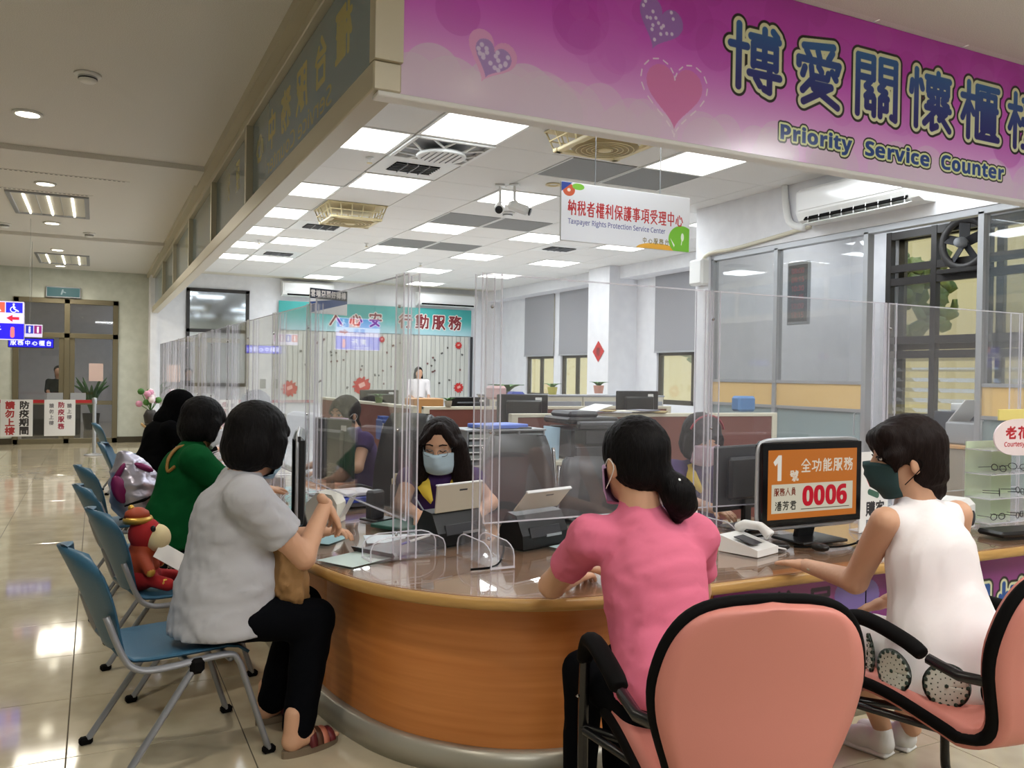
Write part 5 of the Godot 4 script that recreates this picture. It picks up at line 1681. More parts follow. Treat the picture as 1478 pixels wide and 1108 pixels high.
	part(ws, "foot", bx(Vector3(0, 0.004, -0.01), Vector3(0.2, 0.008, 0.14), 0.002), M["acrylic_edge"])
	# glasses rack at the end
	var gr := thing("glasses_rack", "clear rack of reading glasses with a pink and white oval sign", "display rack", Vector3(4.46, Y, -2.95))
	for s in [-1.0, 1.0]:
		part(gr, "side", bx(Vector3(s * 0.2, 0.24, 0), Vector3(0.008, 0.48, 0.16), 0.001), M["acrylic"])
	part(gr, "back", bx(Vector3(0, 0.24, -0.07), Vector3(0.39, 0.46, 0.006)), mat("pale_green", col(196, 214, 176), 0.4))
	for k in 4:
		part(gr, "shelf", bx(Vector3(0, 0.04 + k * 0.13, 0), Vector3(0.39, 0.006, 0.15)), M["acrylic_edge"])
	var gi := paper(256, 128, col(238, 222, 224))
	han_row(gi, "老花眼", Vector2(24, 14), Vector2(58, 58), Vector2(70, 0), 4.4, col(186, 30, 40))
	latin(gi, "Courtesy Glasses", Vector2(16, 84), 220, 28, col(186, 40, 50), 0.6)
	var sg := MB.new()
	var ov := PackedVector2Array()
	for k in 28:
		var a := TAU * k / 28
		ov.append(Vector2(pow(absf(cos(a)), 0.7) * signf(cos(a)) * 0.25, sin(a) * 0.1))
	sg.prism(ov, 0.0, 0.008, Transform3D(Basis(), Vector3(0.06, 0.5, 0.08)))
	part(gr, "sign_plate", sg, mat("pale_pink", col(238, 222, 224), 0.4))
	part(gr, "sign_print", fc(Vector3(-0.13, 0.575, 0.089), Vector3(0.38, 0, 0), Vector3(0, -0.15, 0)), printed("glasses_print", gi, 0.4))
	part(gr, "yellow_fringe", bx(Vector3(0.06, 0.62, 0.06), Vector3(0.36, 0.06, 0.01), 0.003), mat("yellow_paper", col(230, 214, 130), 0.6))
	for k in 6:
		var e := thing("reading_glasses", "thin dark reading glasses lying in the clear rack", "glasses", Vector3(4.37 + 0.18 * (k % 2), Y + 0.05 + 0.13 * (k / 2), -2.93), 0.3 * k, "reading glasses in the rack")
		for s in [-1.0, 1.0]:
			var lp := []
			for j in 12:
				lp.append(Vector3(s * 0.034 + cos(TAU * j / 12) * 0.026, 0.02 + sin(TAU * j / 12) * 0.017, 0.03))
			var lm := MB.new()
			lm.tube(lp, 0.0022, 5, 1.0, 1.0, Vector3.BACK, true)
			part(e, "lens_rim", lm, M["black_plastic"])
			part(e, "temple", tb([Vector3(s * 0.06, 0.02, 0.03), Vector3(s * 0.055, 0.018, -0.05)], 0.002, 5), M["black_plastic"])
	var wd := thing("tissue_dispenser", "white rounded dispenser with a dark opening at the end of the counter", "dispenser", Vector3(4.05, Y, -2.95), 0.3)
	part(wd, "body", bx(Vector3(0, 0.09, 0), Vector3(0.26, 0.18, 0.18), 0.03), M["white_plastic"])
	var op := MB.new()
	op.lathe(Vector3(0.06, 0.08, 0.088), [[0.0, -0.004], [0.04, -0.004], [0.04, 0.004], [0.0, 0.004]], 18, Basis(Vector3.RIGHT, PI / 2))
	part(wd, "opening", op, M["dark_grey"])
	solo("flat_black_tray", "flat black tray lying before the glasses rack", "tray", bx(Vector3(4.3, Y + 0.02, -2.76), Vector3(0.36, 0.03, 0.16), 0.012, ry(-0.1)), M["black_plastic"])
	# advert card standing on the shield of the corridor row
	var ad := thing("advert_card", "navy and white advert card clipped on top of a corridor shield", "sign", Vector3(1.13, 1.86, -5.0), 0.42)
	var ai := paper(300, 160, col(236, 236, 240))
	shape(ai, PackedVector2Array([Vector2(0, 90), Vector2(300, 50), Vector2(300, 84), Vector2(0, 160)]), col(52, 84, 150))
	ai.fill_rect(Rect2i(0, 0, 300, 66), col(30, 36, 60))
	han_row(ai, "雲端發票好棒棒", Vector2(6, 10), Vector2(34, 46), Vector2(41, 0), 3.2, col(232, 226, 224))
	part(ad, "card", bx(Vector3(0.14, 0.07, -0.004), Vector3(0.28, 0.15, 0.006), 0.001), M["white_plastic"])
	part(ad, "print", fc(Vector3(0.001, 0.144, -0.0003), Vector3(0.278, 0, 0), Vector3(0, -0.148, 0)), printed("advert_print", ai, 0.4))
	# paper bag on the grey woman's lap
	var pb2 := thing("paper_bag", "crumpled brown paper bag on the lap of the woman in grey", "bag", Vector3(0.71, 0.58, -3.44), 0.2)
	var bl := Blob.new()
	bl.noise = FastNoiseLite.new()
	bl.noise.seed = 4
	bl.noise.frequency = 9.0
	bl.amp = 0.026
	bl.stretch = Vector3(1.5, 0.8, 1.5)
	bl.cap(Vector3(0, 0.05, 0), Vector3(-0.02, 0.14, 0.01), 0.1, 0.095, 0.02, Vector3(1, 0, 0.2), 0.8)
	bl.cap(Vector3(-0.03, 0.14, 0.01), Vector3(-0.06, 0.25, 0.03), 0.085, 0.06, 0.02, Vector3(1, 0, 0.2), 0.6)
	var bm := MB.new()
	bl.build(bm, 0.008)
	part(pb2, "body", bm, mat("kraft_paper", col(142, 106, 64), 0.8))
	# flowers at the far end of the counter
	var fv := thing("flower_vase", "pink and white flowers in a dark vase at the far end of the counter", "flowers", Vector3(0.73, Y, -13.55))
	part(fv, "vase", lt(Vector3.ZERO, [[0.0, 0.0], [0.08, 0.0], [0.1, 0.12], [0.06, 0.2], [0.0, 0.2]], 14), M["dark_frame"])
	for k in 14:
		var a := rng.randf() * TAU
		var p := Vector3(cos(a) * rng.randf() * 0.2, 0.28 + rng.randf() * 0.2, sin(a) * rng.randf() * 0.2)
		var fb := MB.new()
		fb.ellipsoid(p, Vector3.ONE * 0.05, 8)
		var bloom := part(fv, "bloom" if k % 3 else "leaf_cluster", fb, mat("bloom_%d" % (k % 3), [M["green_leaf"].albedo_color, col(214, 150, 176), col(230, 214, 216)][k % 3], 0.7))
		part(bloom, "stem", tb([Vector3(0, 0.18, 0), p], 0.006, 5), M["green_leaf"])

func blue_chair() -> Node3D:
	# faces local +x
	var c := thing("visitor_chair", "blue plastic visitor chair with the woman in grey on it", "chair", Vector3.ZERO, 0.0, "blue visitor chairs along the counter")
	var blue := mat("blue_shell", col(46, 92, 120), 0.42)
	grain(blue, 0.1, col(42, 86, 112), col(52, 100, 128), Vector3.ONE * 2.0, 0.015, 41)
	var grey := mat("grey_tube", col(142, 144, 150), 0.4, 0.35)
	var rows := []
	for i in 11:
		var t := i / 10.0
		var row := PackedVector3Array()
		for j in 9:
			var u := j / 4.0 - 1.0
			var w := 0.225 * (0.94 + 0.06 * sin(t * PI)) * (1.0 - 0.12 * pow(absf(t * 2 - 1), 6))
			row.append(Vector3(-0.24 + 0.48 * t, 0.445 - 0.02 * sin(t * PI) * (1 - u * u) - 0.05 * pow(maxf(0, t - 0.8) / 0.2, 2) + 0.03 * pow(maxf(0, 0.15 - t) / 0.15, 2), u * w))
		rows.append(row)
	var seat := MB.new()
	seat.sheet(rows, 0.012)
	part(c, "seat", seat, blue)
	rows = []
	for i in 13:
		var t := i / 12.0
		var row := PackedVector3Array()
		for j in 13:
			var u := j / 6.0 - 1.0
			var w := lerpf(0.15, 0.245, smoothstep(0.0, 0.7, t)) * (1.0 if t < 0.8 else sqrt(maxf(0.05, 1.0 - pow((t - 0.8) / 0.21, 2) * 0.75)))
			row.append(Vector3(-0.245 - 0.13 * t - 0.03 * t * t + 0.075 * u * u * (0.4 + 0.6 * t), 0.47 + 0.385 * t - 0.02 * u * u * t, u * w))
		rows.append(row)
	var back := MB.new()
	back.sheet(rows, 0.012)
	part(c, "backrest", back, blue)
	for s in [-1.0, 1.0]:
		var fr := MB.new()
		fr.tube(curve([Vector3(0.3, 0.02, s * 0.245), Vector3(0.21, 0.3, s * 0.24), Vector3(0.175, 0.395, s * 0.238), Vector3(0.12, 0.42, s * 0.236), Vector3(-0.1, 0.41, s * 0.234), Vector3(-0.19, 0.425, s * 0.232), Vector3(-0.235, 0.48, s * 0.222), Vector3(-0.285, 0.62, s * 0.2)], 4), 0.016, 10, 0.75, 1.25, Vector3(0, 0, 1))
		part(c, "frame_tube", fr, grey)
		var leg := MB.new()
		leg.tube([Vector3(0.02, 0.405, s * 0.24), Vector3(-0.25, 0.02, s * 0.25)], 0.015, 10, 0.8, 1.2, Vector3(0, 0, 1))
		part(c, "rear_leg", leg, grey)
		part(c, "joint_knob", bx(Vector3(0.02, 0.4, s * 0.25), Vector3(0.055, 0.06, 0.028), 0.014), M["black_rubber"])
		part(c, "foot_cap", bx(Vector3(0.303, 0.015, s * 0.245), Vector3(0.05, 0.03, 0.035), 0.008), M["black_rubber"])
		part(c, "foot_cap", bx(Vector3(-0.258, 0.015, s * 0.25), Vector3(0.05, 0.03, 0.035), 0.008), M["black_rubber"])
	part(c, "cross_bar", tb([Vector3(0.0, 0.405, -0.24), Vector3(0.0, 0.405, 0.24)], 0.012, 8), grey)
	part(c, "cross_bar", tb([Vector3(0.15, 0.4, -0.24), Vector3(0.15, 0.4, 0.24)], 0.012, 8), grey)
	return c

func salmon_chair(label: String, at: Vector3, turn: float) -> void:
	# faces local -z
	var c := thing("armchair", label, "chair", at, turn, "salmon armchairs at the priority counter")
	var sal := mat("salmon_vinyl", col(196, 116, 100), 0.5)
	grain(sal, 0.25, col(192, 118, 106), col(203, 130, 118), Vector3.ONE * 5.0, 0.02, 43)
	var prof := curve([Vector3(0, 0.44, -0.29), Vector3(0, 0.475, -0.25), Vector3(0, 0.475, -0.1), Vector3(0, 0.45, 0.08), Vector3(0, 0.44, 0.16), Vector3(0, 0.47, 0.225), Vector3(0, 0.56, 0.25), Vector3(0, 0.7, 0.27), Vector3(0, 0.81, 0.295), Vector3(0, 0.89, 0.315), Vector3(0, 0.945, 0.33), Vector3(0, 0.97, 0.337)], 4)
	var rows := []
	var nrm := []
	var trims := [[], []]
	var m := prof.size() - 1
	for i in prof.size():
		var t := float(i) / m
		var w := 0.235
		if t < 0.12:
			w = 0.235 - 0.03 * pow((0.12 - t) / 0.12, 2)
		elif t > 0.35 and t < 0.62:
			w = 0.235 - 0.025 * sin((t - 0.35) / 0.27 * PI)
		if t > 0.5:
			w = lerpf(w, 0.275, smoothstep(0.5, 0.7, t))
		if t > 0.6:
			w *= sqrt(maxf(0.02, 1.0 - pow((t - 0.6) / 0.402, 2.1)))
		nrm.append((prof[mini(i + 1, m)] - prof[maxi(i - 1, 0)]).cross(Vector3.RIGHT).normalized())
		var row := PackedVector3Array()
		for j in 13:
			var u := j / 6.0 - 1.0
			var bow := 0.03 * (1 - u * u)
			row.append(prof[i] + Vector3(u * w, 0.012 * (1 - u * u) if t < 0.35 else 0.0, bow if t > 0.5 else bow * maxf(0, (t - 0.35) / 0.15)))
		rows.append(row)
		trims[0].append(row[0])
		trims[1].append(row[12])
	var sh := MB.new()
	sh.sheet(rows, 0.055, nrm)
	part(c, "seat_and_back", sh, sal)
	var loop: Array = trims[0].duplicate()
	var other: Array = trims[1].duplicate()
	other.reverse()
	loop.append_array(other)
	var tr := MB.new()
	tr.tube(loop, 0.016, 8, 1.0, 1.3, Vector3(0, 0.3, 1), true)
	part(c, "black_trim", tr, M["black_rubber"])
	for s in [-1.0, 1.0]:
		var pad := MB.new()
		pad.tube(curve([Vector3(s * 0.285, 0.665, 0.06), Vector3(s * 0.29, 0.69, 0.0), Vector3(s * 0.295, 0.715, -0.14), Vector3(s * 0.293, 0.7, -0.24), Vector3(s * 0.29, 0.62, -0.31)], 5), [0.02, 0.025, 0.026, 0.027, 0.027, 0.027, 0.027, 0.027, 0.027, 0.027, 0.027, 0.027, 0.027, 0.027, 0.027, 0.026, 0.026, 0.025, 0.025, 0.024, 0.022], 10, 1.1, 0.9)
		part(c, "arm_pad", pad, M["black_rubber"])
		part(c, "arm_bracket", tb([Vector3(s * 0.285, 0.66, 0.08), Vector3(s * 0.275, 0.64, 0.18), Vector3(s * 0.235, 0.64, 0.26)], 0.017, 8), M["gloss_black_metal"])
		var fr := MB.new()
		fr.tube(curve([Vector3(s * 0.29, 0.64, -0.3), Vector3(s * 0.285, 0.45, -0.33), Vector3(s * 0.28, 0.12, -0.34), Vector3(s * 0.28, 0.03, -0.3), Vector3(s * 0.28, 0.018, -0.1), Vector3(s * 0.28, 0.018, 0.3)], 5), 0.017, 8)
		part(c, "sled_frame", fr, M["gloss_black_metal"])
		part(c, "rivet", lt(Vector3(s * 0.305, 0.5, -0.325), [[0.0, -0.006], [0.007, 0.0], [0.0, 0.006]], 8), M["chrome"])
	part(c, "rear_rail", tb([Vector3(-0.28, 0.018, 0.29), Vector3(0.28, 0.018, 0.29)], 0.016, 8), M["gloss_black_metal"])
	for z in [-0.15, 0.1]:
		part(c, "seat_bar", tb([Vector3(-0.285, 0.4, -0.33 if z < 0 else -0.3), Vector3(-0.15, 0.41, z), Vector3(0.15, 0.41, z), Vector3(0.285, 0.4, -0.33 if z < 0 else -0.3)], 0.014, 8), M["gloss_black_metal"])

func chairs() -> void:
	mat("gloss_black_metal", col(20, 20, 22), 0.25)
	var c := blue_chair()
	c.position = Vector3(0.28, 0, -3.56)
	c.rotation.y = 0.2
	for q in [[0.36, -4.45, 0.2, "blue plastic visitor chair carrying the red plush toy"], [0.29, -5.36, 0.15, "blue plastic visitor chair under the woman in green"], [0.27, -6.45, 0.2, "blue plastic visitor chair carrying the silver bag"], [0.42, -8.3, -0.1, "blue plastic visitor chair under the person in the black hood"], [0.36, -11.4, 0.1, "empty blue plastic visitor chair beside the red belt barrier"]]:
		copy(c, Vector3(q[0], 0, q[1]), q[2], q[3])
	salmon_chair("salmon armchair with black trim holding the woman in pink", Vector3(1.56, 0, -1.86), -0.3)
	salmon_chair("salmon armchair with black trim holding the woman in white", Vector3(2.57, 0, -1.78), -0.08)
	plush()
	foil_bag()

func plush() -> void:
	var t := thing("plush_toy", "red plush animal in a gold trimmed festive coat with a cream muzzle", "plush toy", Vector3(0.2, 0.452, -4.4), -0.25)
	t.scale = Vector3.ONE * 0.88
	var red := mat("plush_red", col(170, 30, 34), 0.85)
	var b := Blob.new()
	b.cap(Vector3(0, 0.09, 0), Vector3(0, 0.17, 0), 0.1, 0.075, 0.04)
	b.ell(Vector3(0.02, 0.3, 0), Vector3(0.085, 0.09, 0.085))
	b.cap(Vector3(0.06, 0.06, 0.06), Vector3(0.16, 0.04, 0.1), 0.035, 0.035)
	b.cap(Vector3(0.06, 0.06, -0.06), Vector3(0.16, 0.04, -0.1), 0.035, 0.035)
	var mb := MB.new()
	b.build(mb, 0.009)
	part(t, "body", mb, red)
	var mz := Blob.new()
	mz.ell(Vector3(0.085, 0.275, 0), Vector3(0.07, 0.075, 0.08))
	var mm := MB.new()
	mz.build(mm, 0.008)
	part(t, "muzzle", mm, mat("plush_cream", col(222, 206, 160), 0.85))
	var coat := Blob.new()
	coat.cap(Vector3(0, 0.14, 0), Vector3(0.01, 0.21, 0), 0.1, 0.07, 0.02)
	coat.cap(Vector3(0.02, 0.19, 0.06), Vector3(0.07, 0.12, 0.12), 0.04, 0.03)
	coat.cap(Vector3(0.02, 0.19, -0.06), Vector3(0.07, 0.12, -0.12), 0.04, 0.03)
	var cm := MB.new()
	coat.build(cm, 0.009)
	var brocade := mat("brocade", col(150, 40, 26), 0.6)
	grain(brocade, 0.12, col(140, 30, 22), col(186, 96, 40), Vector3.ONE * 6.0, 0.0, 45)
	part(t, "coat", cm, brocade)
	var gold := mat("gold_cloth", col(206, 164, 74), 0.35, 0.5)
	for q in [[Vector3(0.075, 0.115, 0.125), 0.034], [Vector3(0.075, 0.115, -0.125), 0.034], [Vector3(0.15, 0.045, 0.1), 0.04]]:
		var gb := MB.new()
		gb.ellipsoid(q[0], Vector3.ONE * q[1] * 0.8, 10)
		part(t, "gold_cuff", gb, gold)
	part(t, "hat_band", lt(Vector3(-0.015, 0.36, 0), [[0.0, 0.0], [0.075, 0.0], [0.078, 0.02], [0.07, 0.035], [0.0, 0.035]], 16), gold)
	part(t, "hat", lt(Vector3(-0.02, 0.385, 0), [[0.0, 0.0], [0.07, 0.0], [0.06, 0.035], [0.03, 0.055], [0.0, 0.06]], 16), brocade)
	var pom := MB.new()
	pom.ellipsoid(Vector3(-0.05, 0.44, 0), Vector3.ONE * 0.018, 10)
	part(t, "pompom", pom, gold)
	for s in [-1.0, 1.0]:
		var e := MB.new()
		e.ellipsoid(Vector3(0.075, 0.335, s * 0.062), Vector3(0.014, 0.018, 0.01), 10)
		part(t, "eye", e, M["black_plastic"])
	solo("paper_slip", "white printed paper slip stuck on the red plush toy", "paper", bx(Vector3(0.36, 0.59, -4.32), Vector3(0.22, 0.003, 0.09), 0.0, Basis(Vector3.BACK, -0.6) * Basis(Vector3.RIGHT, 0.9)), M["paper_white"])

func foil_bag() -> void:
	var t := thing("foil_bag", "crumpled silver foil bag with magenta patches on a blue chair", "bag", Vector3(0.24, 0.45, -6.42))
	var b := Blob.new()
	b.noise = FastNoiseLite.new()
	b.noise.seed = 9
	b.noise.frequency = 5.0
	b.amp = 0.022
	b.stretch = Vector3(1, 1.9, 1)
	b.ell(Vector3(0.02, 0.2, 0), Vector3(0.17, 0.24, 0.2), Basis(Vector3.BACK, 0.25))
	b.cap(Vector3(-0.04, 0.38, 0.03), Vector3(-0.06, 0.44, 0.05), 0.08, 0.05, 0.08)
	b.ell(Vector3(0.06, 0.1, -0.02), Vector3(0.17, 0.1, 0.2))
	var m := MB.new()
	b.build(m, 0.01)
	part(t, "body", m, mat("silver_foil", col(172, 168, 182), 0.32, 0.7))
	var mg := mat("magenta_foil", col(120, 24, 84), 0.4, 0.3)
	for q in [[Vector3(-0.09, 0.24, 0.155), Vector3(0.05, 0.1, 0.03), 0.3], [Vector3(-0.1, 0.34, 0.13), Vector3(0.02, 0.09, 0.03), -0.5], [Vector3(0.06, 0.38, 0.1), Vector3(0.07, 0.025, 0.03), -0.4]]:
		var e := MB.new()
		e.ellipsoid(q[0], q[1], 14, Basis(Vector3.BACK, q[2]))
		part(t, "magenta_patch", e, mg)
	for q in [[Vector3(0.06, 0.17, 0.205), 0.12], [Vector3(0.05, 0.08, 0.2), 0.14]]:
		part(t, "black_line", tb([q[0] + Vector3(-q[1], -0.04, -0.025), q[0], q[0] + Vector3(q[1] * 0.6, 0.03, -0.03)], [0.006, 0.012, 0.005], 6), M["black_rubber"])

func skin_mat() -> StandardMaterial3D:
	var m := mat("skin", col(204, 157, 126), 0.55)
	return m
func hair_mat(called: String, c: Color) -> StandardMaterial3D:
	var m := mat(called, c, 0.48)
	m.metallic_specular = 0.2
	grain(m, 0.06, c.darkened(0.35), c.lightened(0.1), Vector3(9, 0.7, 9), 0.25, 61)
	return m

func frame_of(fwd: Vector3, up := Vector3.UP) -> Basis:
	var z := fwd.normalized()
	var x := up.cross(z).normalized()
	return Basis(x, z.cross(x), z)

# head, ears, nose and neck, added to the body's own surface
func head(mb: MB, c: Vector3, B: Basis, s: float, neck: Vector3, nr: float) -> void:
	var b := Blob.new()
	b.ell(c + B * Vector3(0, 0.03, -0.012) * s, Vector3(0.074, 0.09, 0.094) * s, B, 0.03)
	b.ell(c + B * Vector3(0, -0.028, 0.02) * s, Vector3(0.062, 0.082, 0.072) * s, B, 0.03)
	b.ell(c + B * Vector3(0, -0.088, 0.05) * s, Vector3(0.034, 0.026, 0.032) * s, B, 0.03)
	b.cap(c + B * Vector3(0, 0.004, 0.088) * s, c + B * Vector3(0, -0.032, 0.104) * s, 0.008 * s, 0.013 * s, 0.012)
	b.cap(c + B * Vector3(-0.04, 0.026, 0.072) * s, c + B * Vector3(0.04, 0.026, 0.072) * s, 0.012 * s, 0.012 * s, 0.015)
	for e in [-1.0, 1.0]:
		b.ell(c + B * Vector3(e * 0.078, -0.015, -0.008) * s, Vector3(0.009, 0.033, 0.02) * s, B * Basis(Vector3.UP, e * 0.4), 0.008)
	b.cap(c + B * Vector3(0, -0.06, -0.025) * s, neck, nr, nr * 1.15, 0.03)
	b.build(mb, 0.0065)

func face_parts(o: Node3D, c: Vector3, B: Basis, s: float, down := false) -> void:
	for e in [-1.0, 1.0]:
		if not down:
			var w := MB.new()
			w.ellipsoid(c + B * Vector3(e * 0.031, 0.004, 0.079) * s, Vector3(0.015, 0.0075, 0.008) * s, 10, B)
			var eye := part(o, "eye", w, M["paper_white"])
			var i := MB.new()
			i.ellipsoid(c + B * Vector3(e * 0.031, 0.003, 0.085) * s, Vector3(0.007, 0.007, 0.004) * s, 10, B)
			part(eye, "iris", i, M["black_plastic"])
		part(o, "eyelash", tb([c + B * Vector3(e * 0.016, 0.006, 0.088) * s, c + B * Vector3(e * 0.031, 0.011 if not down else 0.0, 0.0895) * s, c + B * Vector3(e * 0.047, 0.006, 0.083) * s], 0.0022 * s, 5), M["hair_black"])
		part(o, "eyebrow", tb([c + B * Vector3(e * 0.014, 0.03, 0.089) * s, c + B * Vector3(e * 0.03, 0.036, 0.089) * s, c + B * Vector3(e * 0.05, 0.03, 0.078) * s], 0.0032 * s, 5), M["hair_black"])

func face_mask(o: Node3D, c: Vector3, B: Basis, s: float, color: Color) -> void:
	var rows := []
	for i in 10:
		var v := i / 9.0
		var row := PackedVector3Array()
		for j in 15:
			var u := j / 7.0 - 1.0
			var a := u * deg_to_rad(70)
			var pinch := 1.0 - 0.22 * absf(u) * absf(u)
			var y := lerpf(-0.006, -0.124, 0.5 + (v - 0.5) * pinch)
			var r := 0.085 - 0.026 * smoothstep(0.62, 1.0, v)
			var nose := 0.026 * exp(-u * u * 9.0) * (1.0 - smoothstep(0.2, 1.0, v))
			row.append(c + B * (Vector3(sin(a) * 0.079, y, 0.014 + cos(a) * r + nose + 0.0025 * sin(v * 22.0) * (1.0 - absf(u))) * s))
		rows.append(row)
	var mb := MB.new()
	mb.sheet(rows, 0.003)
	var mk := part(o, "face_mask", mb, mat("mask_%s" % color.to_html(false), color, 0.8))
	for e in [-1.0, 1.0]:
		part(mk, "ear_loop", tb(curve([c + B * Vector3(e * 0.078, -0.01, 0.03) * s, c + B * Vector3(e * 0.086, 0.008, 0.0) * s, c + B * Vector3(e * 0.088, -0.02, -0.024) * s, c + B * Vector3(e * 0.08, -0.075, 0.028) * s], 4), 0.0018, 5), M["paper_white"] if color.v > 0.5 else M["black_rubber"])

# palm, four fingers and a thumb; n is the side the fingers bend to, side the thumb's side along d x n
func hand(mb: MB, w: Vector3, d: Vector3, n: Vector3, side: float, curl: Array, s := 1.0) -> void:
	d = d.normalized()
	n = (n - d * n.dot(d)).normalized()
	var l := d.cross(n)
	var b := Blob.new()
	b.cap(w - d * 0.03, w + d * 0.03 * s, 0.027 * s, 0.028 * s, 0.02, n, 0.75)
	for i in 4:
		b.cap(w + d * 0.02 * s + l * side * (0.018 - i * 0.012) * s, w + d * 0.08 * s + l * side * (0.03 - i * 0.02) * s, 0.018 * s, 0.0125 * s, 0.014, n, 0.8)
	for i in 4:
		var p := w + d * (0.085 - 0.006 * absf(i - 1.2)) * s + l * side * (0.03 - i * 0.02) * s
		var len: float = [0.07, 0.078, 0.072, 0.056][i] * s
		var a: float = curl[0]
		var r := 0.0098 * s
		for k in 3:
			var dir := (d * cos(a) + n * sin(a) + l * side * (0.1 - i * 0.07)).normalized()
			var q: Vector3 = p + dir * len * [0.45, 0.3, 0.25][k]
			b.cap(p, q, r, r * 0.9, 0.004)
			p = q
			r *= 0.9
			a += curl[1 + k % 2]
	var tp := w + d * 0.03 * s + l * side * 0.026 * s
	var td := (d * 0.7 + l * side * 0.7 + n * 0.25).normalized()
	b.cap(tp, tp + td * 0.042 * s, 0.014 * s, 0.0115 * s, 0.01)
	b.cap(tp + td * 0.042 * s, tp + (td * 0.042 + (td + d * 0.6 + n * 0.3).normalized() * 0.032) * s, 0.0112 * s, 0.0095 * s, 0.004)
	b.build(mb, 0.0045)

func cloth(seed_: int, amp: float, freq: float) -> Blob:
	var b := Blob.new()
	b.noise = FastNoiseLite.new()
	b.noise.seed = seed_
	b.noise.frequency = freq
	b.noise.fractal_octaves = 3
	b.amp = amp
	return b
func strands(seed_: int) -> Blob:
	var b := cloth(seed_, 0.005, 1.0)
	b.stretch = Vector3(75, 9, 75)
	return b

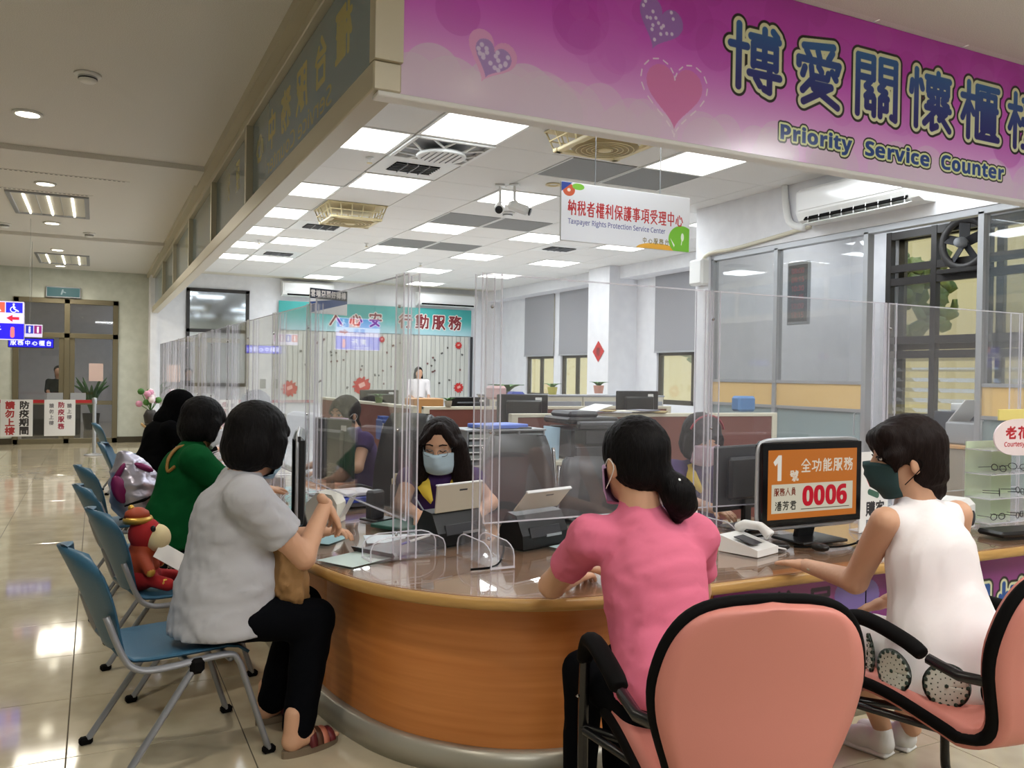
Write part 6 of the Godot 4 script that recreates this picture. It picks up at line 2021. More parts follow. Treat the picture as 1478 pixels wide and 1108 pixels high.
# a seated figure; all joints are given in the room's own coordinates
func sitter(called: String, label: String, P: Dictionary) -> Node3D:
	var o := thing(called, label, "person")
	o.position = Vector3(P.pelvis.x, 0, P.pelvis.z)
	var z0 := -o.position
	for k in P.keys():
		if P[k] is Vector3 and k != "face" and k != "f" and k != "up":
			P[k] += z0
	var f: Vector3 = P.f.normalized()
	var lat := Vector3.UP.cross(f).normalized()          # the figure's left
	var w: float = P.get("w", 1.0)
	var neck: Vector3 = P.neck
	var sw: float = P.get("sw", 0.175)
	if not P.has("shl"):
		P["shl"] = neck + lat * sw + Vector3(0, -0.07, 0)
	if not P.has("shr"):
		P["shr"] = neck - lat * sw + Vector3(0, -0.07, 0)
	var B := frame_of(P.face, P.get("up", Vector3.UP))
	var s: float = P.get("hs", 1.05)
	var skin := skin_mat()
	# skin: head, neck, arms, hands, and the legs where they are bare
	var body := MB.new()
	head(body, P.head, B, s, neck + Vector3(0, -0.03, 0), 0.052 * s)
	var arms := Blob.new()
	for e in ["l", "r"]:
		var ar: float = P.get("ar", 1.0)
		arms.cap(P["sh" + e], P["el" + e], 0.05 * ar, 0.043 * ar, 0.02)
		arms.cap(P["el" + e], P["wr" + e], 0.043 * ar, 0.027 * ar, 0.02)
	if P.get("bare_legs", false):
		for e in ["l", "r"]:
			arms.cap(P["kn" + e], P["an" + e], 0.055, 0.036, 0.02)
	arms.build(body, 0.011)
	for e in ["l", "r"]:
		var wr: Vector3 = P["wr" + e]
		if P.has("hand" + e):
			var hd: Array = P["hand" + e]
			hand(body, wr, hd[0], hd[1], (1.0 if e == "l" else -1.0) * hd[3], hd[2])
		else:
			hand(body, wr, wr - P["el" + e], Vector3(0, -1, 0), 1.0 if e == "l" else -1.0, [0.2, 0.3, 0.3])
	part(o, "body", body, skin)
	# upper garment
	var tb_ := cloth(P.get("seed", 1), P.get("fold", 0.007), P.get("ff", 9.0))
	tb_.stretch = P.get("fs", Vector3(1, 1.6, 1))
	var hem := Plane(Vector3.DOWN, -P.get("hem", 0.48))
	var pel: Vector3 = P.pelvis
	var ch: Vector3 = P.chest
	var dep: float = P.get("deep", 0.78)
	tb_.cap(pel + Vector3(0, 0.02, 0), ch, P.get("rw", 0.17) * w, P.get("rc", 0.165) * w, 0.05, f, dep, [hem])
	tb_.cap(pel + Vector3(0, -0.06, 0), pel + Vector3(0, 0.06, 0), P.get("rh", 0.185) * w, P.get("rw", 0.17) * w, 0.05, f, dep * 1.08, [hem])
	tb_.cap(ch, neck + Vector3(0, -0.07, 0) - f * 0.01, 0.15 * w, 0.085, 0.06, f, 0.8)
	var sc: float = P.get("shoulder", 1.0)
	var smid: Vector3 = (P.shl + P.shr) / 2
	tb_.cap(smid.lerp(P.shl, sc), smid.lerp(P.shr, sc), 0.064 * w * minf(1.0, sc * 1.05), 0.064 * w * minf(1.0, sc * 1.05), 0.05)
	tb_.cap(neck + Vector3(0, -0.05, 0), neck + Vector3(0, -0.012, 0) + f * 0.005, 0.085, 0.066, 0.03)
	if P.has("belly"):
		tb_.ell(pel + f * 0.06 + Vector3(0, 0.12, 0), Vector3.ONE * P.belly, Basis(), 0.06, [hem])
	var sl: float = P.get("sleeve", 0.62)
	if sl > 0.0:
		for e in ["l", "r"]:
			var a: Vector3 = P["sh" + e]
			var el: Vector3 = P["el" + e]
			var m := a.lerp(el, minf(sl, 1.0))
			var dir := (el - a).normalized()
			var sr: float = P.get("sr", 0.07) * w
			tb_.cap(a, a.lerp(el, minf(sl + 0.2, 1.0)), sr, sr * 0.98, 0.04, Vector3.ZERO, 1.0, [Plane(dir, dir.dot(m))] if sl < 1.0 else [])
			if sl >= 1.0:
				tb_.cap(el, el.lerp(P["wr" + e], 0.9), sr * 0.9, sr * 0.62, 0.03)
	var gm := MB.new()
	tb_.build(gm, P.get("grid", 0.011))
	var top := part(o, P.get("top_name", "shirt"), gm, P.top)
	# trousers or skirt
	if not P.get("no_legs", false):
		var tr := cloth(P.get("seed", 1) + 5, 0.006, 8.0)
		var lr: float = P.get("lr", 1.0)
		tr.cap(pel + lat * 0.06 - Vector3(0, 0.02, 0), pel - lat * 0.06 - Vector3(0, 0.02, 0), 0.1, 0.1, 0.04)
		for e in ["l", "r"]:
			var hp: Vector3 = pel + f * 0.08 + lat * (0.085 if e == "l" else -0.085) - Vector3(0, 0.02, 0)
			tr.cap(hp, P["kn" + e], 0.09 * lr, 0.072 * lr, 0.04)
			if not P.get("bare_legs", false):
				tr.cap(P["kn" + e], P["an" + e] + Vector3(0, 0.02, 0), 0.075 * lr, 0.058 * lr, 0.03)
		var tm := MB.new()
		tr.build(tm, 0.013)
		part(o, P.get("bottom_name", "trousers"), tm, P.bottom)
	# hair from its own list of lumps, in the head's axes
	var hb := strands(P.get("seed", 1) + 2)
	for q in P.hair:
		if q.size() == 2:
			hb.ell(P.head + B * (q[0] * s), q[1] * s, B, 0.02)
		elif q.size() == 3:
			hb.ell(P.head + B * (q[0] * s), q[1] * s, B, 0.01, [], 1)
		else:
			hb.cap(P.head + B * (q[0] * s), P.head + B * (q[1] * s), q[2] * s, q[3] * s, 0.025)
	var hm := MB.new()
	hb.build(hm, 0.0065)
	part(o, P.get("hair_name", "hair"), hm, P.get("hair_mat", M["hair_black"]))
	if P.has("mask"):
		face_mask(o, P.head, B, s, P.mask)
	if P.get("eyes", false):
		face_parts(o, P.head, B, s, P.get("looks_down", false))
	o.set_meta("B", B)
	return o

const BOB := [[Vector3(0, 0.035, -0.02), Vector3(0.097, 0.1, 0.112)], [Vector3(0, -0.03, -0.04), Vector3(0.1, 0.1, 0.085)], [Vector3(0.075, 0.0, 0.02), Vector3(0.085, -0.07, 0.02), 0.035, 0.026], [Vector3(-0.075, 0.0, 0.02), Vector3(-0.085, -0.07, 0.02), 0.035, 0.026], [Vector3(0, 0.06, 0.06), Vector3(0.04, 0.045, 0.07), 0.03, 0.02], [Vector3(0, 0.06, 0.06), Vector3(-0.04, 0.045, 0.07), 0.03, 0.02], [Vector3(0, -0.07, 0.125), Vector3(0.062, 0.12, 0.06), 1]]

func sandal(o: Node3D, heel: Vector3, toe: Vector3, body_skin: bool) -> void:
	var d := toe - heel
	var l := d.length()
	var bs := frame_of(d)
	var t := Transform3D(bs, heel)
	var sole := MB.new()
	var poly := PackedVector2Array()
	for k in 24:
		var a := TAU * k / 24
		var y := 0.5 - 0.5 * cos(a)
		poly.append(Vector2(sin(a) * (0.036 + 0.016 * y), y * l))
	sole.prism(poly, 0.0, 0.028, t * Transform3D(Basis(Vector3(1, 0, 0), Vector3(0, 0, 1), Vector3(0, 1, 0)), Vector3(0, 0, 0)))
	var sh := part(o, "sandal", sole, mat("taupe_sole", col(120, 104, 84), 0.7))
	for k in 4:
		var z: float = l * [0.46, 0.57, 0.67, 0.79][k]
		var arch := []
		for j in 9:
			var a := PI * j / 8
			arch.append(t * Vector3(cos(a) * 0.048, 0.026 + sin(a) * [0.062, 0.056, 0.05, 0.04][k], z))
		var sm := MB.new()
		sm.tube(arch, 0.014, 6, 1.0, 0.25, bs * Vector3(0, 0, 1))
		var rows := []
		for dz in [-0.015, 0.0, 0.015]:
			var row := PackedVector3Array()
			for p in arch:
				row.append(p + bs * Vector3(0, 0, dz))
			rows.append(row)
		sm = MB.new()
		sm.sheet(rows, 0.004)
		part(sh, "strap", sm, mat("strap_%d" % k, [col(96, 30, 34), col(84, 50, 34), col(196, 120, 96), col(104, 30, 36)][k], 0.5))
	if body_skin:
		var ft := Blob.new()
		ft.cap(t * Vector3(0, 0.055, 0.045), t * Vector3(0, 0.06, l * 0.45), 0.036, 0.034, 0.02)
		ft.cap(t * Vector3(0, 0.06, l * 0.4), t * Vector3(0, 0.045, l * 0.75), 0.034, 0.024, 0.02, bs.y, 0.75)
		for k in 5:
			ft.cap(t * Vector3(-0.03 + 0.015 * k, 0.042, l * 0.75), t * Vector3(-0.032 + 0.016 * k, 0.038, l * (0.93 - 0.012 * absf(k - 1))), 0.011, 0.009, 0.006)
		ft.cap(t * Vector3(0, 0.06, 0.045), t * Vector3(0, 0.16, 0.05), 0.036, 0.034, 0.02)
		var fm := MB.new()
		ft.build(fm, 0.007)
		part(o, "foot", fm, skin_mat())

func shoe(o: Node3D, heel: Vector3, toe: Vector3, m: Material, called := "shoe") -> void:
	var b := Blob.new()
	var d := toe - heel
	b.cap(heel + Vector3(0, 0.045, 0) + d * 0.15, heel + d * 0.5 + Vector3(0, 0.05, 0), 0.042, 0.04, 0.03)
	b.cap(heel + d * 0.5 + Vector3(0, 0.045, 0), heel + d * 0.85 + Vector3(0, 0.035, 0), 0.042, 0.034, 0.03)
	b.cap(heel + d * 0.15 + Vector3(0, 0.05, 0), heel + d * 0.15 + Vector3(0, 0.09, 0), 0.042, 0.04, 0.02)
	var mb := MB.new()
	b.build(mb, 0.008)
	var s := part(o, called, mb, m)
	part(s, "sole", bx(heel + d * 0.5 + Vector3(0, 0.01, 0), Vector3(0.085, 0.02, d.length()), 0.008, frame_of(d)), M["paper_white"])

func people() -> void:
	hair_mat("hair_black", col(9, 7, 8))
	hair_mat("hair_brown", col(24, 14, 12))
	var grey_m := mat("grey_jersey", col(160, 160, 164), 0.9)
	grain(grey_m, 0.2, col(168, 168, 173), col(190, 190, 195), Vector3.ONE * 5.0, 0.03, 51)
	var navy := mat("navy_cloth", col(9, 10, 14), 0.9)
	# woman in grey
	var g := sitter("person", "seated person in a grey T-shirt and black trousers leaning an elbow on the counter", {
		"pelvis": Vector3(0.465, 0.56, -3.5), "chest": Vector3(0.51, 0.9, -3.5), "neck": Vector3(0.53, 1.09, -3.5), "head": Vector3(0.595, 1.225, -3.52), "f": Vector3(1, 0, 0.05), "face": Vector3(0.85, -0.28, -0.5), "w": 1.12, "hs": 1.16, "sw": 0.19,
		"elr": Vector3(0.745, 0.765, -3.36), "wrr": Vector3(0.86, 0.955, -3.47), "handr": [Vector3(0.5, -0.75, -0.3), Vector3(-0.6, -0.5, 0.1), [0.25, 0.35, 0.35], 1.0],
		"ell": Vector3(0.72, 0.77, -3.74), "wrl": Vector3(0.89, 0.8, -3.68), "handl": [Vector3(0.9, 0.1, 0.25), Vector3(0, -1, 0.1), [0.4, 0.5, 0.4], 1.0],
		"knr": Vector3(0.8, 0.5, -3.4), "anr": Vector3(0.735, 0.085, -3.345), "knl": Vector3(0.8, 0.5, -3.62), "anl": Vector3(0.69, 0.085, -3.665), "lr": 1.1,
		"belly": 0.165, "sleeve": 0.62, "sr": 0.078, "ar": 1.1, "hem": 0.475, "deep": 0.98, "rw": 0.158, "rc": 0.158, "rh": 0.178, "top": grey_m, "bottom": navy, "seed": 3, "fold": 0.009, "ff": 5.0, "fs": Vector3(1.3, 2.8, 1.3), "mask": col(150, 186, 206), "hair": BOB, "top_name": "t_shirt"})
	sandal(g, Vector3(0.66, 0.0, -3.3) - g.position, Vector3(0.9, 0.0, -3.39) - g.position, true)
	sandal(g, Vector3(0.62, 0.0, -3.66) - g.position, Vector3(0.86, 0.0, -3.74) - g.position, true)
	# woman in green
	var gm := mat("green_jersey", col(14, 78, 40), 0.85)
	grain(gm, 0.2, col(12, 70, 35), col(17, 86, 45), Vector3.ONE * 5.0, 0.03, 52)
	var e := sitter("person", "seated person in a dark green shirt with a patterned ribbon at the collar", {
		"pelvis": Vector3(0.44, 0.55, -5.33), "chest": Vector3(0.5, 0.88, -5.33), "neck": Vector3(0.52, 1.06, -5.33), "head": Vector3(0.585, 1.19, -5.36), "f": Vector3(1, 0, 0.0), "face": Vector3(0.9, -0.3, -0.3), "w": 1.1, "hs": 1.16, "sw": 0.19,
		"elr": Vector3(0.74, 0.77, -5.16), "wrr": Vector3(0.95, 0.77, -5.3), "ell": Vector3(0.74, 0.77, -5.55), "wrl": Vector3(0.95, 0.77, -5.42),
		"knr": Vector3(0.78, 0.5, -5.22), "anr": Vector3(0.7, 0.1, -5.2), "knl": Vector3(0.78, 0.5, -5.44), "anl": Vector3(0.7, 0.1, -5.46), "lr": 1.05, "ar": 1.05,
		"sleeve": 0.7, "sr": 0.078, "hem": 0.475, "deep": 0.95, "top": gm, "bottom": navy, "seed": 13, "fold": 0.006, "mask": col(214, 218, 222), "hair": BOB, "grid": 0.014})
	part(e, "ribbon", tb(curve([Vector3(-0.03, 0.95, 0.15), Vector3(-0.065, 0.92, 0.12), Vector3(-0.06, 0.99, 0.1), Vector3(-0.01, 1.05, 0.07), Vector3(0.05, 1.06, 0.06)], 5), 0.01, 6), mat("ribbon_pattern", col(150, 110, 50), 0.6))
	for s in [0.0, 0.28]:
		shoe(e, Vector3(0.62, 0, -5.22 - s) - e.position, Vector3(0.86, 0, -5.22 - s) - e.position, M["black_rubber"])
	# person in a black hood
	var bk := mat("black_fleece", col(8, 8, 9), 0.95)
	var h := sitter("person", "seated person in a black hooded jacket with the hood up", {
		"pelvis": Vector3(0.45, 0.55, -8.3), "chest": Vector3(0.53, 0.88, -8.3), "neck": Vector3(0.6, 1.04, -8.3), "head": Vector3(0.7, 1.15, -8.3), "f": Vector3(1, 0, 0), "face": Vector3(0.9, -0.4, 0), "w": 1.1, "hs": 1.2,
		"elr": Vector3(0.8, 0.78, -8.1), "wrr": Vector3(1.0, 0.77, -8.25), "ell": Vector3(0.8, 0.78, -8.5), "wrl": Vector3(1.0, 0.77, -8.35),
		"knr": Vector3(0.9, 0.5, -8.2), "anr": Vector3(0.82, 0.1, -8.2), "knl": Vector3(0.9, 0.5, -8.42), "anl": Vector3(0.82, 0.1, -8.42), "sleeve": 1.0, "top": bk, "bottom": navy, "seed": 23, "fold": 0.008, "hair": [[Vector3(0, 0.03, -0.02), Vector3(0.105, 0.115, 0.12)], [Vector3(0, -0.04, -0.03), Vector3(0, -0.12, -0.05), 0.1, 0.1], [Vector3(0, -0.03, 0.13), Vector3(0.065, 0.1, 0.08), 1]], "hair_mat": bk, "hair_name": "hood", "grid": 0.016, "top_name": "jacket"})
	for s in [0.0, 0.24]:
		shoe(h, Vector3(0.74, 0, -8.18 - s) - h.position, Vector3(0.98, 0, -8.18 - s) - h.position, M["black_rubber"])
	# woman in pink
	var pk := mat("pink_jersey", col(214, 112, 138), 0.9)
	grain(pk, 0.25, col(206, 104, 130), col(222, 122, 148), Vector3.ONE * 5.0, 0.03, 53)
	var tail := [[Vector3(0, 0.03, -0.015), Vector3(0.088, 0.1, 0.112)], [Vector3(0, -0.025, -0.04), Vector3(0.074, 0.07, 0.075)], [Vector3(0.03, -0.045, -0.09), Vector3(0.045, -0.07, -0.11), 0.032, 0.024], [Vector3(0.045, -0.07, -0.11), Vector3(0.06, -0.1, -0.112), 0.024, 0.04], [Vector3(0.06, -0.09, -0.112), Vector3(0.076, -0.12, -0.105), 0.046, 0.044], [Vector3(0.078, -0.13, -0.1), Vector3(0.075, -0.165, -0.09), 0.038, 0.016], [Vector3(0, -0.05, 0.12), Vector3(0.07, 0.12, 0.075), 1]]
	for q in tail:
		for k in q.size():
			if q[k] is Vector3 and q.size() == 4:
				q[k].x = -q[k].x
	var p := sitter("person", "seated person in a pink T-shirt with a black ponytail, seen from behind", {
		"pelvis": Vector3(1.54, 0.54, -2.02), "chest": Vector3(1.56, 0.88, -2.14), "neck": Vector3(1.545, 1.1, -2.2), "head": Vector3(1.545, 1.235, -2.24), "f": Vector3(0.22, 0, -0.97), "face": Vector3(-0.05, -0.12, -1), "w": 1.0, "hs": 1.12, "sw": 0.19,
		"shl": Vector3(1.395, 0.995, -2.25), "shr": Vector3(1.73, 0.995, -2.15),
		"ell": Vector3(1.4, 0.79, -2.5), "wrl": Vector3(1.62, 0.755, -2.7), "elr": Vector3(1.86, 0.77, -2.3), "wrr": Vector3(1.78, 0.755, -2.72),
		"knl": Vector3(1.5, 0.5, -2.44), "anl": Vector3(1.47, 0.1, -2.42), "lr": 0.95, "knr": Vector3(1.66, 0.5, -2.46), "anr": Vector3(1.68, 0.1, -2.5),
		"sleeve": 0.62, "sr": 0.063, "hem": 0.57, "rw": 0.16, "rc": 0.16, "rh": 0.165, "top": pk, "bottom": navy, "seed": 33, "fold": 0.01, "ff": 5.0, "fs": Vector3(1.2, 2.8, 1.2), "mask": col(190, 150, 190), "hair": tail, "top_name": "t_shirt"})
	var B: Basis = p.get_meta("B")
	var hc := Vector3(1.545, 1.235, -2.24) - p.position
	var tie := MB.new()
	tie.ellipsoid(hc + B * Vector3(-0.045, -0.06, -0.138) * 1.12, Vector3.ONE * 0.009, 10)
	part(p, "hair_tie_pearl", tie, M["paper_white"])
	for s in [0.0, 0.27]:
		shoe(p, Vector3(1.46 + s * 0.8, 0, -2.38) - p.position, Vector3(1.46 + s * 0.8, 0, -2.62) - p.position, M["black_rubber"])
	# woman in white
	var wt := mat("white_cotton", col(234, 228, 228), 0.9)
	grain(wt, 0.25, col(228, 222, 222), col(238, 233, 233), Vector3.ONE * 5.0, 0.03, 54)
	var short := [[Vector3(0, 0.035, -0.015), Vector3(0.095, 0.1, 0.112)], [Vector3(0, -0.02, -0.045), Vector3(0.085, 0.085, 0.075)], [Vector3(0, -0.08, -0.06), Vector3(0, -0.1, -0.065), 0.06, 0.045], [Vector3(0.07, 0.01, 0.045), Vector3(0.075, -0.035, 0.035), 0.028, 0.016], [Vector3(-0.07, 0.01, 0.045), Vector3(-0.075, -0.035, 0.035), 0.028, 0.016], [Vector3(0.05, 0.075, 0.06), Vector3(-0.05, 0.06, 0.072), 0.032, 0.03], [Vector3(0.08, -0.06, 0.02), Vector3(0.03, 0.05, 0.035), 1], [Vector3(-0.08, -0.06, 0.02), Vector3(0.03, 0.05, 0.035), 1], [Vector3(0, -0.06, 0.125), Vector3(0.066, 0.11, 0.065), 1]]
	var w := sitter("person", "seated person in a sleeveless white top with short dark hair and a dark mask", {
		"pelvis": Vector3(2.6, 0.56, -1.9), "chest": Vector3(2.6, 0.9, -1.97), "neck": Vector3(2.6, 1.085, -2.02), "head": Vector3(2.57, 1.235, -2.05), "f": Vector3(-0.1, 0, -1), "face": Vector3(-0.8, -0.1, -0.6), "w": 1.0, "hs": 1.14, "sw": 0.165,
		"shl": Vector3(2.44, 1.02, -2.02), "shr": Vector3(2.77, 1.03, -1.99), "ell": Vector3(2.48, 0.775, -2.18), "wrl": Vector3(2.565, 0.757, -2.5), "elr": Vector3(2.85, 0.76, -2.08), "wrr": Vector3(2.72, 0.66, -2.24),
		"handl": [Vector3(0.02, -0.06, -1), Vector3(0, -1, 0), [0.1, 0.06, 0.06], -1.0],
		"knl": Vector3(2.62, 0.5, -2.32), "anl": Vector3(2.86, 0.1, -2.36), "knr": Vector3(2.78, 0.5, -2.34), "anr": Vector3(2.98, 0.1, -2.32), "bare_legs": true, "ar": 1.02,
		"sleeve": 0.0, "shoulder": 0.74, "hem": 0.46, "rw": 0.19, "rc": 0.155, "rh": 0.23, "deep": 0.86, "top": wt, "bottom": wt, "bottom_name": "skirt", "lr": 1.05, "seed": 43, "fold": 0.009, "ff": 5.0, "fs": Vector3(1.8, 0.5, 1.8), "mask": col(36, 66, 68), "hair": short, "hair_mat": M["hair_brown"], "eyes": true, "top_name": "sleeveless_top"})
	for k in 4:
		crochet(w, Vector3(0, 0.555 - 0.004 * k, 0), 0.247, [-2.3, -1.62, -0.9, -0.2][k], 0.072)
	part(w, "bracelet", lt(Vector3(2.555, 0.757, -2.43) - w.position, [[0.034, -0.004], [0.04, -0.004], [0.04, 0.004], [0.034, 0.004]], 18), mat("jade", col(196, 186, 160), 0.25)).rotation = Vector3.ZERO
	for s in [0.0, 0.13]:
		shoe(w, Vector3(2.86 + s, 0, -2.32) - w.position, Vector3(2.8 + s, 0, -2.55) - w.position, M["white_plastic"], "trainer")
	for q in ["navy_cloth", "black_fleece", "green_jersey", "pink_jersey", "grey_jersey", "black_rubber", "cubicle_cloth"]:
		M[q].metallic_specular = 0.16
	staff()

func crochet(o: Node3D, axis: Vector3, R: float, a0: float, r: float) -> void:
	var at := func(u: float, v: float, out: float) -> Vector3:
		var a := a0 + u / R
		return axis + Vector3(sin(a) * (R + out), v, cos(a) * (R * 0.96 + out))
	var rows := []
	for i in 5:
		var row := PackedVector3Array()
		for j in 25:
			var t := TAU * j / 24
			row.append(at.call(cos(t) * r * (0.02 + 0.245 * i), sin(t) * r * (0.02 + 0.245 * i), 0.0))
		rows.append(row)
	var mb := MB.new()
	mb.sheet(rows, 0.006)
	var d := part(o, "crochet_rosette", mb, mat("lace_green", col(206, 212, 202), 0.9))
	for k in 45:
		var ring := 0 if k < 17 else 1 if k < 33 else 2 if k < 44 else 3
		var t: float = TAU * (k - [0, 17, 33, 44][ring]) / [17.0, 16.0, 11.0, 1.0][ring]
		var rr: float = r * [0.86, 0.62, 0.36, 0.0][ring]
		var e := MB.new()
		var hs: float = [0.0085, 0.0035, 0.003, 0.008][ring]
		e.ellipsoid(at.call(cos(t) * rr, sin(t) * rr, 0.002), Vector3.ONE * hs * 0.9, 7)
		part(d, "lace_hole", e, mat("lace_hole", col(44, 58, 48), 0.9))  # dark beads paint the shade inside the crochet holes

func vest(o: Node3D, neck: Vector3, chest: Vector3, f: Vector3) -> void:
	# yellow lapels of the purple waistcoat
	var lat := Vector3.UP.cross(f).normalized()
	var y := mat("yellow_cloth", col(232, 200, 70), 0.8)
	for e in [-1.0, 1.0]:
		var rows := []
		for i in 5:
			var t := i / 4.0
			var a: Vector3 = neck + lat * e * lerpf(0.07, 0.035, t) + Vector3(0, -0.015 - 0.15 * t, 0) + f * lerpf(0.04, 0.135, t)
			var w := 0.07 * sin(PI * (0.25 + 0.7 * t))
			rows.append(PackedVector3Array([a, a + lat * e * w * 0.5 + Vector3(0, -0.005, 0) + f * 0.012, a + lat * e * w + Vector3(0, -0.02, 0) - f * 0.012]))
		var m := MB.new()
		m.sheet(rows, 0.006)
		part(o, "lapel", m, y)

func glasses(o: Node3D, c: Vector3, B: Basis, s: float) -> void:
	for e in [-1.0, 1.0]:
		var lp := []
		for j in 14:
			lp.append(c + B * Vector3(e * 0.033 + cos(TAU * j / 14) * 0.024, 0.002 + sin(TAU * j / 14) * 0.017, 0.106) * s)
		var m := MB.new()
		m.tube(lp, 0.0016, 5, 1.0, 1.0, B.z, true)
		var r := part(o, "spectacle_rim", m, M["steel_grey"])
		part(r, "temple", tb([c + B * Vector3(e * 0.057, 0.006, 0.104) * s, c + B * Vector3(e * 0.082, 0.008, 0.0) * s], 0.0015, 5), M["steel_grey"])

func staff() -> void:
	var pu := mat("purple_cloth", col(62, 34, 92), 0.85)
	var long := [[Vector3(0, 0.032, -0.03), Vector3(0.094, 0.096, 0.1)], [Vector3(0.085, 0.0, 0.0), Vector3(0.11, -0.15, 0.02), 0.045, 0.05], [Vector3(-0.085, 0.0, 0.0), Vector3(-0.11, -0.15, 0.02), 0.045, 0.05], [Vector3(0.1, -0.13, 0.02), Vector3(0.1, -0.22, 0.03), 0.045, 0.025], [Vector3(-0.1, -0.13, 0.02), Vector3(-0.1, -0.22, 0.03), 0.045, 0.025], [Vector3(0, 0.0, -0.06), Vector3(0, -0.15, -0.07), 0.09, 0.07], [Vector3(0.02, 0.1, 0.04), Vector3(0.075, 0.03, 0.055), 0.022, 0.018], [Vector3(0.0, 0.1, 0.045), Vector3(-0.07, 0.035, 0.06), 0.022, 0.018], [Vector3(0, -0.04, 0.12), Vector3(0.068, 0.112, 0.075), 1]]
	var f := Vector3(-0.42, 0, 0.9)
	var m := sitter("person", "staff person in a purple waistcoat and pale blue mask writing at the corner window", {
		"pelvis": Vector3(1.86, 0.55, -4.62), "chest": Vector3(1.79, 0.8, -4.5), "neck": Vector3(1.74, 0.98, -4.4), "head": Vector3(1.7, 1.115, -4.32), "f": f, "face": Vector3(-0.52, -0.3, 0.8), "hs": 1.16, "sw": 0.175,
		"elr": Vector3(1.5, 0.79, -4.38), "wrr": Vector3(1.5, 0.775, -4.12), "handr": [Vector3(0.25, -0.15, 0.9), Vector3(0.3, -0.9, 0), [0.5, 0.7, 0.5], 1.0],
		"ell": Vector3(1.98, 0.79, -4.26), "wrl": Vector3(1.8, 0.76, -4.05), "knl": Vector3(1.75, 0.5, -4.2), "anl": Vector3(1.8, 0.1, -4.3), "knr": Vector3(1.6, 0.5, -4.25), "anr": Vector3(1.66, 0.1, -4.35),
		"sleeve": 0.25, "sr": 0.07, "top": pu, "bottom": M["navy_cloth"], "seed": 63, "fold": 0.005, "mask": col(188, 212, 226), "hair": long, "hair_mat": M["hair_brown"], "eyes": true, "looks_down": true, "top_name": "waistcoat"})
	vest(m, Vector3(1.74, 0.98, -4.4) - m.position, Vector3.ZERO, f.normalized())
	glasses(m, Vector3(1.7, 1.115, -4.32) - m.position, m.get_meta("B"), 1.16)
	solo("writing_pen", "silver pen held by the staff person at the corner window", "pen", tb([Vector3(1.545, 0.728, -4.0), Vector3(1.475, 0.87, -4.09)], 0.005, 7), M["steel_grey"])
	var side := [[Vector3(0, 0.03, -0.015), Vector3(0.09, 0.098, 0.108)], [Vector3(0, -0.03, -0.06), Vector3(0, -0.1, -0.09), 0.05, 0.035], [Vector3(0, -0.1, -0.09), Vector3(-0.05, -0.24, -0.05), 0.038, 0.02], [Vector3(0.0, 0.075, 0.07), Vector3(0.06, 0.02, 0.065), 0.026, 0.016], [Vector3(0.0, 0.075, 0.07), Vector3(-0.06, 0.02, 0.065), 0.026, 0.016], [Vector3(0, -0.05, 0.12), Vector3(0.068, 0.115, 0.085), 1]]
	var f2 := Vector3(-0.9, 0, 0.25)
	var l := sitter("person", "staff person in a purple waistcoat and lilac mask facing the corridor windows", {
		"pelvis": Vector3(1.93, 0.55, -6.55), "chest": Vector3(1.88, 0.86, -6.52), "neck": Vector3(1.82, 1.05, -6.5), "head": Vector3(1.75, 1.18, -6.49), "f": f2, "face": Vector3(-0.85, -0.1, 0.5), "hs": 1.18, "sw": 0.175,
		"elr": Vector3(1.72, 0.8, -6.75), "wrr": Vector3(1.5, 0.77, -6.6), "ell": Vector3(1.78, 0.79, -6.22), "wrl": Vector3(1.52, 0.77, -6.2), "knl": Vector3(1.6, 0.5, -6.4), "anl": Vector3(1.62, 0.1, -6.4), "knr": Vector3(1.6, 0.5, -6.6), "anr": Vector3(1.62, 0.1, -6.6),
		"sleeve": 0.35, "sr": 0.07, "top": pu, "bottom": M["navy_cloth"], "seed": 73, "fold": 0.005, "mask": col(214, 190, 214), "hair": side, "hair_mat": M["hair_brown"], "eyes": true, "top_name": "waistcoat", "grid": 0.014})
	vest(l, Vector3(1.82, 1.05, -6.5) - l.position, Vector3.ZERO, f2.normalized())
	var bob2 := BOB.duplicate(true)
	var f3 := Vector3(-0.3, 0, 0.95)
	var r := sitter("person", "staff person in a purple waistcoat with yellow lapels and a red hairband", {
		"pelvis": Vector3(3.39, 0.55, -4.3), "chest": Vector3(3.37, 0.82, -4.2), "neck": Vector3(3.34, 1.0, -4.12), "head": Vector3(3.3, 1.135, -4.06), "f": f3, "face": Vector3(-0.15, -0.2, 0.95), "hs": 1.18, "sw": 0.18,
		"elr": Vector3(3.07, 0.8, -4.0), "wrr": Vector3(3.12, 0.77, -3.72), "ell": Vector3(3.59, 0.8, -3.95), "wrl": Vector3(3.47, 0.77, -3.7), "knl": Vector3(3.3, 0.5, -3.95), "anl": Vector3(3.35, 0.1, -4.1), "knr": Vector3(3.12, 0.5, -3.98), "anr": Vector3(3.16, 0.1, -4.1),
		"sleeve": 0.4, "sr": 0.07, "top": pu, "bottom": M["navy_cloth"], "seed": 83, "fold": 0.005, "mask": col(214, 186, 206), "hair": bob2, "hair_mat": M["hair_brown"], "eyes": true, "top_name": "waistcoat"})
	vest(r, Vector3(3.34, 1.0, -4.12) - r.position, Vector3.ZERO, f3.normalized())
	var B: Basis = r.get_meta("B")
	var arc := []
	for k in 11:
		var a := PI * (0.1 + 0.8 * k / 10.0)
		arc.append(Vector3(3.3, 1.135, -4.06) - r.position + B * Vector3(cos(a) * 0.1, 0.03 + sin(a) * 0.105, 0.035) * 1.18)
	part(r, "hairband", tb(arc, 0.006, 6), mat("red_band", col(170, 50, 66), 0.6))
	# a colleague standing far back in a white shirt
	var s := thing("person", "far person standing by the blind wall in a white shirt", "person", Vector3(6.25, 0, -17.2))
	var b := Blob.new()
